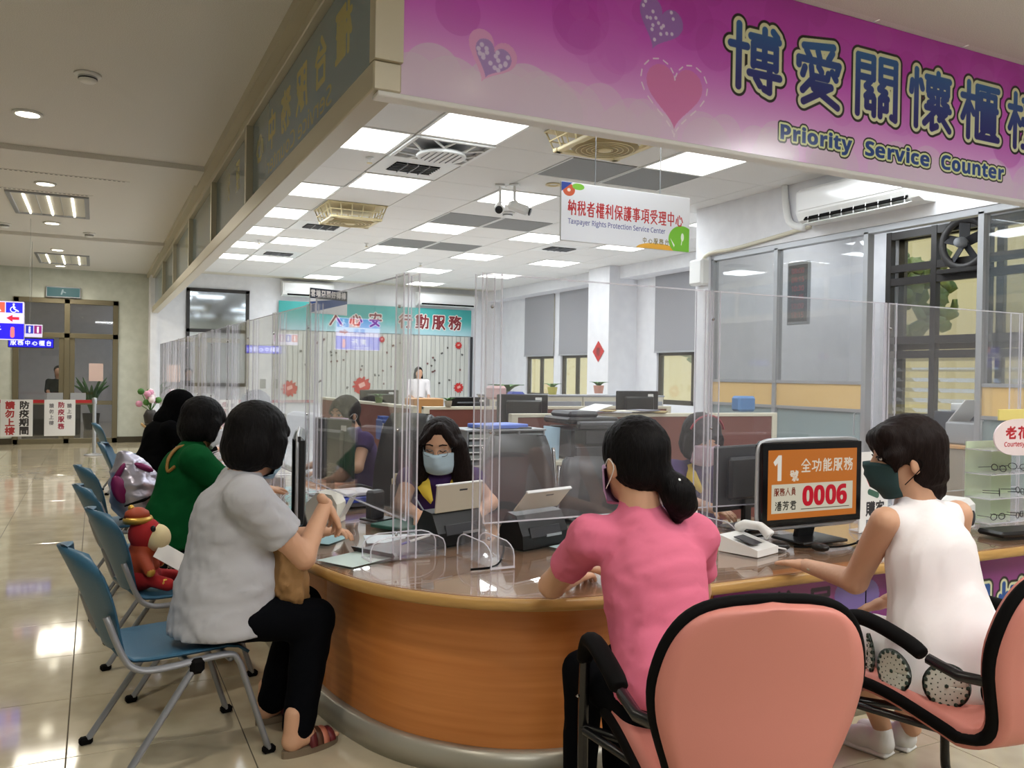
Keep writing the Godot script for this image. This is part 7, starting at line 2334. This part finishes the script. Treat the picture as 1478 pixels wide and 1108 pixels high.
	b.cap(Vector3(0, 1.32, 0), Vector3(0, 1.42, 0), 0.06, 0.05)
	b.ell(Vector3(0, 1.53, 0.01), Vector3(0.075, 0.11, 0.09))
	for e in [-1.0, 1.0]:
		b.cap(Vector3(e * 0.22, 1.05, 0.03), Vector3(e * 0.14, 0.95, 0.25), 0.035, 0.03)
		b.cap(Vector3(e * 0.09, 0.1, 0), Vector3(e * 0.1, 0.4, 0), 0.045, 0.05)
	var bm := MB.new()
	b.build(bm, 0.016)
	part(s, "body", bm, skin_mat())
	var sb := Blob.new()
	sb.cap(Vector3(0, 0.95, 0), Vector3(0, 1.25, 0), 0.15, 0.16, 0.05, Vector3(0, 0, 1), 0.75)
	sb.cap(Vector3(-0.18, 1.34, 0), Vector3(0.18, 1.34, 0), 0.06, 0.06, 0.05)
	for e in [-1.0, 1.0]:
		sb.cap(Vector3(e * 0.2, 1.33, 0), Vector3(e * 0.23, 1.06, 0.02), 0.06, 0.045)
	var sm := MB.new()
	sb.build(sm, 0.018)
	part(s, "shirt", sm, M["white_cotton"])
	var tr := Blob.new()
	tr.cap(Vector3(0, 0.92, 0), Vector3(0, 0.86, 0), 0.15, 0.15)
	for e in [-1.0, 1.0]:
		tr.cap(Vector3(e * 0.09, 0.85, 0), Vector3(e * 0.1, 0.06, 0), 0.09, 0.06)
	var tm := MB.new()
	tr.build(tm, 0.018)
	part(s, "trousers", tm, M["navy_cloth"])
	var hb := Blob.new()
	hb.ell(Vector3(0, 1.57, -0.02), Vector3(0.09, 0.1, 0.1))
	hb.cap(Vector3(0.06, 1.5, -0.03), Vector3(0.08, 1.36, -0.02), 0.045, 0.03)
	hb.cap(Vector3(-0.06, 1.5, -0.03), Vector3(-0.08, 1.36, -0.02), 0.045, 0.03)
	var hm := MB.new()
	hb.build(hm, 0.014)
	part(s, "hair", hm, M["hair_black"])

func corridor_things() -> void:
	# belt barrier with two paper notices
	var bp := thing("barrier_post", "slim silver belt barrier post behind the far empty blue chair", "post", Vector3(-0.02, 0, -16.4))
	part(bp, "base", lt(Vector3.ZERO, [[0.0, 0.0], [0.16, 0.0], [0.16, 0.015], [0.05, 0.035], [0.0, 0.035]], 20), M["aluminium"])
	part(bp, "pole", tb([Vector3(0, 0.03, 0), Vector3(0, 0.92, 0)], 0.03, 12), M["aluminium"])
	part(bp, "head", lt(Vector3(0, 0.9, 0), [[0.0, 0.0], [0.04, 0.0], [0.04, 0.1], [0.0, 0.11]], 14), M["aluminium"])
	var bp2 := copy(bp, Vector3(-2.6, 0, -16.4), 0.0, "slim silver belt barrier post standing by the corridor wall")
	bp2.set_meta("group", "belt barrier posts")
	bp.set_meta("group", "belt barrier posts")
	solo("barrier_belt", "red belt stretched across the corridor before the glass doors", "belt", bx(Vector3(-1.31, 0.94, -16.4), Vector3(2.52, 0.055, 0.004)), mat("red_belt", col(176, 30, 34), 0.6))
	for q in [[-1.42, "防疫期間", "請勿上樓", "white notice with bold red and black characters hanging on the red belt", "a"], [-0.78, "防疫服務", "請上樓", "white notice with small red characters hanging on the red belt", "b"]]:
		var n := thing("belt_notice", q[3], "notice", Vector3(q[0], 0.36, -16.38))
		part(n, "sheet", bx(Vector3(0.23, 0.3, -0.003), Vector3(0.47, 0.62, 0.004), 0.001), M["paper_white"])
		var im := paper(150, 200, col(226, 224, 222))
		if q[4] == "a":
			han_row(im, q[1], Vector2(88, 8), Vector2(44, 42), Vector2(0, 47), 3.4, col(50, 44, 44))
			han_row(im, q[2], Vector2(20, 8), Vector2(44, 42), Vector2(0, 47), 3.4, col(170, 50, 50))
		else:
			han_row(im, q[2], Vector2(110, 20), Vector2(22, 24), Vector2(0, 32), 1.8, col(120, 116, 118))
			han_row(im, q[1], Vector2(66, 12), Vector2(30, 32), Vector2(0, 40), 2.4, col(150, 50, 66))
			han_row(im, "請勿上樓", Vector2(22, 20), Vector2(22, 24), Vector2(0, 32), 1.8, col(120, 116, 118))
		part(n, "print", fc(Vector3(0.001, 0.605, 0.0), Vector3(0.46, 0, 0), Vector3(0, -0.61, 0)), printed("belt_" + q[4], im, 0.7))
	# lit restroom signs hanging over the corridor
	var s := thing("restroom_sign", "lit blue and white restroom sign with an arrow hanging over the corridor", "sign", Vector3(-1.16, 1.77, -9.3))
	part(s, "case", bx(Vector3(0.27, 0.18, -0.03), Vector3(0.54, 0.37, 0.05), 0.008), M["white_plastic"])
	var im := paper(270, 186, col(206, 196, 236))
	im.fill_rect(Rect2i(0, 4, 180, 50), col(60, 50, 200))
	im.fill_rect(Rect2i(126, 4, 64, 50), col(222, 90, 70))
	im.fill_rect(Rect2i(194, 4, 70, 50), col(40, 40, 200))
	blot(im, Vector2(154, 14), Vector2(6, 6), col(244, 230, 226))
	line(im, Vector2(154, 24), Vector2(148, 48), 4, col(244, 230, 226))
	line(im, Vector2(158, 26), Vector2(172, 46), 2.5, col(244, 230, 226))
	blot(im, Vector2(226, 12), Vector2(5, 5), col(236, 236, 250))
	line(im, Vector2(226, 18), Vector2(228, 34), 3, col(236, 236, 250))
	line(im, Vector2(228, 34), Vector2(246, 46), 3, col(236, 236, 250))
	for k in 16:
		line(im, Vector2(226, 38) + Vector2.from_angle(k * TAU / 20 + 0.3) * 13, Vector2(226, 38) + Vector2.from_angle((k + 1) * TAU / 20 + 0.3) * 13, 1.8, col(236, 236, 250))
	han_row(im, "廁所", Vector2(90, 60), Vector2(34, 34), Vector2(40, 0), 2.4, col(70, 60, 200))
	shape(im, PackedVector2Array([Vector2(196, 80), Vector2(222, 64), Vector2(222, 74), Vector2(250, 74), Vector2(250, 88), Vector2(222, 88), Vector2(222, 98)]), col(190, 40, 60))
	im.fill_rect(Rect2i(0, 106, 270, 76), col(40, 30, 220))
	han_row(im, "廁所", Vector2(84, 120), Vector2(38, 38), Vector2(52, 0), 2.6, col(226, 226, 250))
	blot(im, Vector2(222, 130), Vector2(9, 9), col(226, 110, 110))
	line(im, Vector2(222, 140), Vector2(222, 166), 9, col(226, 110, 110))
	latin(im, "restroom", Vector2(60, 164), 100, 14, col(220, 220, 250), 0.2)
	part(s, "lit_face", fc(Vector3(0.004, 0.362, -0.004), Vector3(0.532, 0, 0), Vector3(0, -0.364, 0)), printed("sign_lit", im, 0.3, 1.5))
	for x in [0.06]:
		part(s, "hanger", tb([Vector3(x, 0.37, -0.03), Vector3(x, 1.72, -0.03)], 0.006, 6), M["grey_plastic"])
	var s2 := thing("toilet_sign", "small lit sign with three figure symbols hanging farther along the corridor", "sign", Vector3(-0.94, 1.92, -12.9))
	part(s2, "case", bx(Vector3(0.14, 0.08, -0.02), Vector3(0.3, 0.17, 0.03), 0.005), M["white_plastic"])
	var i2 := paper(150, 84, col(222, 214, 236))
	for k in 3:
		im = i2
		im.fill_rect(Rect2i(4 + k * 49, 6, 44, 54), [col(210, 90, 80), col(50, 60, 180), col(150, 40, 120)][k])
		blot(im, Vector2(26 + k * 49, 18), Vector2(7, 7), col(240, 236, 240))
		line(im, Vector2(26 + k * 49, 28), Vector2(26 + k * 49, 50), 6, col(240, 236, 240))
	part(s2, "lit_face", fc(Vector3(-0.008, 0.163, -0.003), Vector3(0.296, 0, 0), Vector3(0, -0.166, 0)), printed("sign_small", i2, 0.3, 1.0))
	part(s2, "hanger", tb([Vector3(0.14, 0.165, -0.02), Vector3(0.14, 1.57, -0.02)], 0.0025, 5), M["grey_plastic"])
	var s3 := thing("message_board", "blue scrolling light board low over the corridor", "sign", Vector3(-1.2, 1.82, -14.9))
	part(s3, "case", bx(Vector3(0.3, 0.07, -0.02), Vector3(0.62, 0.15, 0.04), 0.005), M["black_plastic"])
	var i3 := paper(240, 56, col(30, 26, 190))
	han_row(i3, "服務中心櫃台", Vector2(10, 10), Vector2(30, 34), Vector2(38, 0), 2.4, col(210, 214, 255))
	part(s3, "lit_face", fc(Vector3(0.0, 0.135, 0.001), Vector3(0.6, 0, 0), Vector3(0, -0.13, 0)), printed("sign_blue", i3, 0.3, 1.3))
	part(s3, "hanger", tb([Vector3(0.3, 0.14, -0.02), Vector3(0.3, 1.68, -0.02)], 0.0025, 5), M["grey_plastic"])
	var ex := thing("exit_sign", "green exit sign box above the glass doors", "sign", Vector3(-0.6, 2.92, -19.14))
	part(ex, "case", bx(Vector3(0, 0.11, 0.03), Vector3(0.62, 0.22, 0.06), 0.008), M["grey_plastic"])
	var xi := paper(150, 56, col(60, 130, 134))
	line(xi, Vector2(72, 14), Vector2(66, 40), 4, col(190, 220, 220))
	line(xi, Vector2(70, 24), Vector2(84, 30), 3, col(190, 220, 220))
	part(ex, "face", fc(Vector3(-0.29, 0.2, 0.061), Vector3(0.58, 0, 0), Vector3(0, -0.18, 0)), printed("exit_print", xi, 0.4, 0.35))
	# things beyond the doors
	var nt := thing("door_notice", "pinkish paper notice taped on the right glass door", "notice", Vector3(0.0, 1.28, -19.165))
	part(nt, "sheet", bx(Vector3(0, 0.16, 0), Vector3(0.26, 0.36, 0.004)), mat("pink_paper", col(206, 180, 172), 0.8))
	var dk := thing("reception_desk", "small reception desk beyond the glass doors", "desk", Vector3(-0.9, 0, -22.0))
	part(dk, "top", bx(Vector3(0, 0.74, 0), Vector3(1.2, 0.04, 0.6), 0.005), M["desk_wood"])
	part(dk, "front", bx(Vector3(0, 0.36, 0.27), Vector3(1.16, 0.72, 0.03), 0.004), M["dark_frame"])
	for x in [-0.57, 0.57]:
		part(dk, "side", bx(Vector3(x, 0.36, 0), Vector3(0.03, 0.72, 0.5), 0.004), M["dark_frame"])
	var pe := thing("person", "dim person in black at the desk beyond the glass doors", "person", Vector3(-0.8, 0, -22.5))
	var b := Blob.new()
	b.cap(Vector3(0, 1.2, 0), Vector3(0, 1.34, 0), 0.06, 0.05)
	b.ell(Vector3(0, 1.43, 0.02), Vector3(0.08, 0.11, 0.09))
	for e in [-1.0, 1.0]:
		b.cap(Vector3(e * 0.22, 1.0, 0.1), Vector3(e * 0.12, 0.82, 0.32), 0.036, 0.03)
	var m := MB.new()
	b.build(m, 0.018)
	part(pe, "body", m, skin_mat())
	var c := Blob.new()
	c.cap(Vector3(0, 0.5, 0), Vector3(0, 1.1, 0), 0.18, 0.17, 0.05, Vector3(0, 0, 1), 0.75)
	c.cap(Vector3(-0.19, 1.2, 0), Vector3(0.19, 1.2, 0), 0.06, 0.06)
	for e in [-1.0, 1.0]:
		c.cap(Vector3(e * 0.2, 1.2, 0), Vector3(e * 0.23, 0.98, 0.1), 0.06, 0.05)
		c.cap(Vector3(e * 0.1, 0.55, 0), Vector3(e * 0.1, 0.05, 0.05), 0.1, 0.07)
	var cm := MB.new()
	c.build(cm, 0.02)
	part(pe, "black_clothes", cm, M["black_fleece"])
	var h := Blob.new()
	h.ell(Vector3(0, 1.48, -0.02), Vector3(0.095, 0.1, 0.1))
	h.cap(Vector3(0, 1.42, -0.06), Vector3(0, 1.25, -0.06), 0.08, 0.06)
	var hm := MB.new()
	h.build(hm, 0.014)
	part(pe, "hair", hm, M["hair_black"])
	var lc := thing("leather_sofa", "black padded seat beyond the right glass door", "seat", Vector3(0.7, 0, -21.5))
	part(lc, "seat", bx(Vector3(0, 0.3, 0), Vector3(0.7, 0.5, 0.7), 0.08), M["black_leather"])
	part(lc, "back", bx(Vector3(0.0, 0.75, -0.3), Vector3(0.7, 0.7, 0.16), 0.07), M["black_leather"])
	var ph := thing("door_plant", "dim leafy plant beyond the glass doors", "plant", Vector3(-0.1, 0, -23.6))
	part(ph, "pot", lt(Vector3.ZERO, [[0.0, 0.0], [0.16, 0.0], [0.2, 0.4], [0.0, 0.4]], 14), M["dark_frame"])
	for k in 12:
		var a := TAU * k / 12
		part(ph, "leaf", tb(curve([Vector3(0, 0.4, 0), Vector3(cos(a) * 0.15, 0.9, sin(a) * 0.15), Vector3(cos(a) * 0.4, 1.1 + 0.1 * (k % 3), sin(a) * 0.4)], 4), [0.02, 0.03, 0.04, 0.045, 0.045, 0.04, 0.03, 0.02, 0.006], 5), M["green_leaf"])

# strokes of the written characters, in a square of 100 by 100, y down
const HAN := {
	"博": "5 35 35 35, 20 5 20 95, 42 18 95 18, 68 5 68 58, 84 5 92 12, 47 28 90 28 90 60, 47 28 47 60, 47 44 90 44, 47 58 90 58, 40 72 97 72, 78 62 78 95 68 92, 52 78 60 88",
	"愛": "80 5 20 12, 25 18 32 28, 48 16 52 27, 78 14 70 26, 10 42 10 32 92 32 88 44, 22 45 18 56, 35 42 37 56 68 56 70 48, 50 40 56 47, 78 44 86 54, 38 60 18 80, 34 68 76 68 20 97, 40 74 90 97",
	"關": "8 5 8 97, 8 5 42 5 42 38 8 38, 8 21 42 21, 58 5 92 5 92 97 84 94, 58 5 58 38 92 38, 58 21 92 21, 36 42 26 52 38 56 26 68 42 66, 66 42 56 52 70 56 58 68 74 66, 28 72 28 84 44 84, 44 70 44 95, 58 70 58 95, 72 72 72 84 58 84",
	"懷": "16 5 16 97, 6 25 4 42, 26 22 30 34, 40 13 96 13, 68 4 68 20, 44 22 92 22 92 36 44 36 44 22, 60 22 60 36, 76 22 76 36, 68 38 68 60, 46 42 56 46, 46 56 58 51, 90 42 80 46, 92 56 80 51, 40 63 97 63, 66 63 36 90, 54 74 54 97 66 92, 88 68 72 80, 66 66 97 96",
	"櫃": "4 28 36 28, 20 4 20 97, 20 34 5 66, 22 40 34 56, 97 8 42 8 42 94 98 94, 52 20 90 20 90 36 52 36 52 20, 71 12 71 44, 48 44 94 44, 56 52 88 52 88 80 56 80 56 52, 56 61 88 61, 56 70 88 70, 62 82 52 92, 80 82 92 92",
	"檯": "4 28 36 28, 20 4 20 97, 20 34 5 66, 22 40 34 56, 42 12 97 12, 70 3 70 20, 48 21 92 21, 54 28 86 28 86 40 54 40 54 28, 42 54 42 47 97 47 95 56, 50 58 90 58, 70 58 54 72 88 72, 80 66 90 76, 70 72 70 94, 50 82 90 82, 42 95 98 95",
	"納": "24 4 10 22 26 24, 34 16 8 44 36 40, 22 44 22 70, 10 52 6 68, 34 52 38 66, 48 24 48 97, 48 24 94 24 94 94 86 92, 70 5 70 40 54 68, 70 44 88 66",
	"稅": "34 6 10 14, 4 30 40 30, 22 12 22 97, 22 34 6 64, 24 42 38 58, 56 5 48 20, 82 5 90 20, 52 26 90 26 90 50 52 50 52 26, 64 52 44 95, 78 52 78 90 96 90 96 78",
	"者": "18 20 74 20, 46 4 46 40, 4 40 96 40, 84 10 10 62, 28 54 78 54 78 96 28 96 28 54, 28 74 78 74",
	"權": "4 28 36 28, 20 4 20 97, 20 34 5 66, 22 40 34 56, 42 12 97 12, 58 4 58 20, 82 4 82 20, 48 26 64 26 64 38 48 38 48 26, 76 26 92 26 92 38 76 38 76 26, 56 40 44 62, 52 50 52 97, 72 42 76 50, 52 54 96 54, 52 68 94 68, 52 82 94 82, 52 96 98 96, 74 54 74 96",
	"利": "40 6 12 16, 4 32 50 32, 28 14 28 97, 28 36 6 68, 30 44 48 62, 66 16 66 70, 90 5 90 95 80 92",
	"保": "28 4 6 46, 18 32 18 97, 42 10 90 10 90 40 42 40 42 10, 34 54 98 54, 66 40 66 97, 64 56 36 86, 68 56 98 86",
	"護": "20 4 24 12, 6 18 40 18, 12 32 36 32, 12 46 36 46, 12 60 36 60 36 92 12 92 12 60, 44 12 98 12, 60 4 60 20, 82 4 82 20, 58 22 46 42, 54 32 54 64, 70 22 74 28, 54 32 94 32, 54 42 92 42, 54 52 92 52, 54 63 96 63, 74 32 74 63, 50 72 88 72 50 97, 56 78 96 97",
	"事": "6 14 94 14, 24 24 76 24 76 38 24 38 24 24, 20 50 80 50 80 78 16 78, 4 64 96 64, 50 4 50 95 38 92",
	"項": "4 18 36 18, 20 18 20 74, 2 78 38 66, 42 8 98 8, 70 8 62 20, 50 22 92 22 92 76 50 76 50 22, 50 40 92 40, 50 58 92 58, 60 80 44 97, 80 80 98 97",
	"受": "82 5 18 12, 22 18 30 30, 48 16 52 28, 78 14 70 28, 8 46 8 36 94 36 90 48, 24 52 76 52 16 97, 28 58 92 97",
	"理": "4 14 38 14, 6 46 36 46, 2 84 40 76, 21 14 21 80, 48 10 92 10 92 52 48 52 48 10, 48 31 92 31, 70 10 70 94, 46 74 94 74, 42 95 98 95",
	"中": "14 24 86 24 86 66 14 66 14 24, 50 4 50 97",
	"心": "14 46 6 78, 32 32 32 84 42 92 74 90 78 74, 50 22 62 44, 78 34 94 66",
	"全": "50 4 6 46, 50 4 96 46, 26 48 76 48, 22 70 80 70, 8 95 94 95, 50 48 50 95",
	"功": "4 22 44 22, 24 22 24 72, 2 78 46 66, 48 30 94 30 90 90 78 92, 72 6 68 50 44 96",
	"能": "24 4 8 26 42 24, 34 14 44 32, 12 40 12 97, 12 40 42 40 42 95 34 93, 12 58 42 58, 12 75 42 75, 84 10 58 24, 58 6 58 42 92 42 94 32, 84 56 58 68, 58 52 58 92 94 92 96 82",
	"服": "12 8 12 60 4 96, 12 8 40 8 40 94 32 92, 12 34 40 34, 12 58 40 58, 54 8 54 97, 54 8 90 8 90 34 80 36, 56 46 88 46 50 96, 62 54 96 96",
	"務": "8 10 42 10 28 26, 14 20 28 28, 4 36 46 36 40 48, 26 36 26 92 16 90, 24 44 4 74, 62 4 50 30, 56 16 94 16, 86 18 48 50, 56 26 94 50, 54 60 92 60 86 92 74 94, 72 50 66 74 46 97",
	"號": "10 8 42 8 42 26 10 26 10 8, 4 38 48 38, 16 38 14 52 40 52 38 84 28 88, 72 4 72 22, 72 12 94 12, 56 22 96 22 92 32, 56 22 56 60 46 97, 60 36 90 34, 74 26 74 46 92 46, 70 56 66 80 58 97, 82 56 82 90 98 90 98 80",
	"人": "50 5 44 40 6 96, 48 34 94 96",
	"員": "30 5 72 5 72 22 30 22 30 5, 22 32 80 32 80 76 22 76 22 32, 22 46 80 46, 22 61 80 61, 38 80 14 97, 64 80 88 97",
	"潘": "10 10 20 20, 6 34 16 44, 6 94 24 60, 88 5 44 12, 50 18 56 28, 84 16 78 26, 36 34 98 34, 66 14 66 50, 62 36 36 54, 70 36 98 54, 44 58 90 58 90 97 44 97 44 58, 44 77 90 77, 67 58 67 97",
	"芳": "4 16 96 16, 32 4 32 26, 68 4 68 26, 48 28 54 38, 6 44 94 44, 40 44 34 70 12 96, 36 60 78 60 72 92 56 94",
	"君": "20 8 78 8 78 38 16 38, 4 23 96 23, 50 8 40 44 8 80, 30 56 80 56 80 95 30 95 30 56",
	"新": "26 3 30 11, 8 14 46 14, 16 20 22 32, 40 20 34 32, 4 36 48 36, 6 54 48 54, 27 36 27 97, 24 56 6 82, 30 58 44 74, 86 6 58 14, 58 14 58 56 48 96, 58 40 98 40, 80 40 80 97",
	"住": "28 4 6 46, 18 32 18 97, 60 4 68 16, 38 26 96 26, 42 56 92 56, 34 93 98 93, 67 26 67 93",
	"民": "20 8 80 8 80 32 20 32, 20 8 20 92 46 80, 20 56 92 56, 50 32 62 72 94 94 96 80",
	"防": "10 6 10 97, 10 6 36 6 26 34 38 56 28 70 12 66, 64 4 72 16, 42 24 98 24, 62 24 58 60 38 96, 60 46 92 46 86 92 70 92",
	"疫": "50 3 54 12, 16 16 96 16, 22 16 22 50 6 96, 6 30 14 40, 4 62 18 52, 48 24 46 42 36 50, 48 24 78 24 78 42 94 42, 40 56 84 56 34 97, 48 62 94 97",
	"期": "14 6 14 66, 40 6 40 66, 4 20 50 20, 14 36 40 36, 14 50 40 50, 2 66 52 66, 18 74 4 96, 36 72 48 90, 60 8 60 60 52 96, 60 8 92 8 92 94 82 92, 60 34 92 34, 60 58 92 58",
	"間": "8 5 8 97, 8 5 42 5 42 38 8 38, 8 21 42 21, 58 5 92 5 92 97 84 94, 58 5 58 38 92 38, 58 21 92 21, 32 50 68 50 68 88 32 88 32 50, 32 69 68 69",
	"請": "20 4 24 12, 6 18 40 18, 12 32 36 32, 12 46 36 46, 12 60 36 60 36 92 12 92 12 60, 48 12 94 12, 50 26 92 26, 44 40 98 40, 71 4 71 40, 52 52 52 97, 52 52 90 52 90 95 82 93, 52 66 90 66, 52 80 90 80",
	"勿": "30 4 20 34 6 50, 26 20 90 20 84 88 66 94, 46 22 36 56 10 80, 66 22 54 66 24 95",
	"上": "46 5 46 92, 46 42 84 42, 6 93 95 93",
	"樓": "4 28 36 28, 20 4 20 97, 20 34 5 66, 22 40 34 56, 46 16 94 16 94 30 46 30 46 16, 40 23 98 23, 70 5 70 50, 50 40 90 40 90 52 50 52, 64 56 50 78 84 96, 84 58 74 80 44 97, 40 68 98 68",
	"老": "18 20 72 20, 44 4 44 38, 4 38 96 38, 84 8 8 66, 78 56 40 72, 38 52 38 92 88 92 90 78",
	"花": "4 16 96 16, 32 4 32 28, 68 4 68 28, 34 34 8 66, 22 52 22 97, 86 44 52 66, 52 32 52 90 92 90 94 74",
	"眼": "8 10 38 10 38 88 8 88 8 10, 8 36 38 36, 8 62 38 62, 50 8 90 8 90 46 50 46, 50 27 90 27, 50 8 50 94 68 84, 92 54 72 66, 60 48 96 95",
	"行": "34 4 8 28, 36 28 4 60, 22 46 22 97, 50 14 92 14, 44 40 98 40, 76 40 76 95 62 92",
	"動": "46 5 10 12, 2 20 52 20, 10 30 44 30 44 58 10 58 10 30, 10 44 44 44, 27 8 27 90, 6 72 48 72, 2 92 54 86, 56 30 96 30 92 92 80 92, 76 6 72 52 52 96",
	"炎": "50 4 42 28 12 46, 48 24 86 46, 26 14 30 28, 76 12 68 26, 50 48 42 74 8 96, 48 70 92 96, 24 58 28 72, 78 56 70 70",
	"情": "14 5 14 97, 4 25 3 42, 24 22 28 34, 40 14 94 14, 42 28 92 28, 36 42 98 42, 67 5 67 42, 46 54 46 97, 46 54 88 54 88 95 80 93, 46 68 88 68, 46 81 88 81",
	"雲": "16 8 84 8, 6 30 6 20 94 20 92 32, 50 8 50 46, 20 30 38 30, 20 42 38 42, 62 30 80 30, 62 42 80 42, 22 56 78 56, 4 70 96 70, 44 70 20 92 82 90, 70 78 86 96",
	"端": "18 4 22 14, 4 22 40 22, 10 34 16 68, 34 32 26 68, 2 80 42 70, 70 4 70 28, 48 10 48 28 92 28 92 10, 42 42 98 42, 68 42 64 54, 48 54 48 97, 48 54 94 54 94 95, 63 54 63 92, 79 54 79 92",
	"發": "10 10 40 10 8 50, 20 18 30 28, 92 6 62 22, 56 8 94 48, 80 16 94 24, 14 56 42 56 42 70 14 70 14 84 42 84 38 96, 58 50 54 66, 58 50 82 50 84 64 96 64, 54 72 88 72 50 97, 60 78 94 97",
	"票": "4 8 96 8, 14 20 86 20 86 44 14 44 14 20, 38 8 38 44, 62 8 62 44, 16 56 84 56, 4 70 96 70, 50 70 50 96, 26 78 12 94, 74 78 90 94",
	"好": "24 4 10 56 40 90, 42 22 30 68 4 96, 2 30 48 30, 54 12 92 12 74 32, 74 32 74 92 60 88, 50 52 98 52",
	"棒": "4 28 36 28, 20 4 20 97, 20 34 5 66, 22 40 34 56, 46 14 94 14, 44 28 96 28, 40 43 98 43, 70 4 54 56 40 70, 72 36 98 66, 54 64 88 64, 46 80 96 80, 71 54 71 97",
	"台": "46 4 16 36 80 32, 66 18 88 42, 22 52 78 52 78 94 22 94 22 52",
	"客": "50 3 50 12, 8 28 8 16 92 16 92 28, 40 24 14 52, 34 34 74 34 6 74, 36 42 94 72, 28 68 74 68 74 97 28 97 28 68",
	"購": "10 8 40 8 40 72 10 72 10 8, 10 29 40 29, 10 50 40 50, 18 76 4 96, 32 76 46 94, 50 12 98 12, 62 4 62 38, 84 4 84 38, 50 24 98 24, 48 38 98 38, 54 48 54 97, 54 48 94 48 94 94, 54 62 94 62, 46 78 98 78, 74 40 74 78",
	"困": "8 8 92 8 92 95 8 95 8 8, 26 36 76 36, 50 18 50 84, 48 38 24 68, 54 42 76 64",
	"廁": "50 3 54 10, 12 14 96 14, 18 14 18 56 6 96, 28 28 54 28 54 68 28 68 28 28, 28 42 54 42, 28 55 54 55, 34 72 24 90, 48 72 58 88, 70 30 70 70, 90 24 90 95 82 92",
	"所": "42 6 12 14, 12 14 12 60 4 96, 12 30 42 30 42 54 12 54, 88 6 58 16, 58 16 58 60 48 96, 58 42 98 42, 80 42 80 97",
	"春": "20 14 80 14, 24 27 76 27, 6 40 94 40, 50 4 46 40 10 70, 54 40 92 68, 32 58 70 58 70 96 32 96 32 58, 32 77 70 77",
	"安": "50 3 50 12, 8 26 8 15 92 15 92 26, 48 28 30 62 78 92, 70 44 52 76 12 97, 6 52 96 52",
}
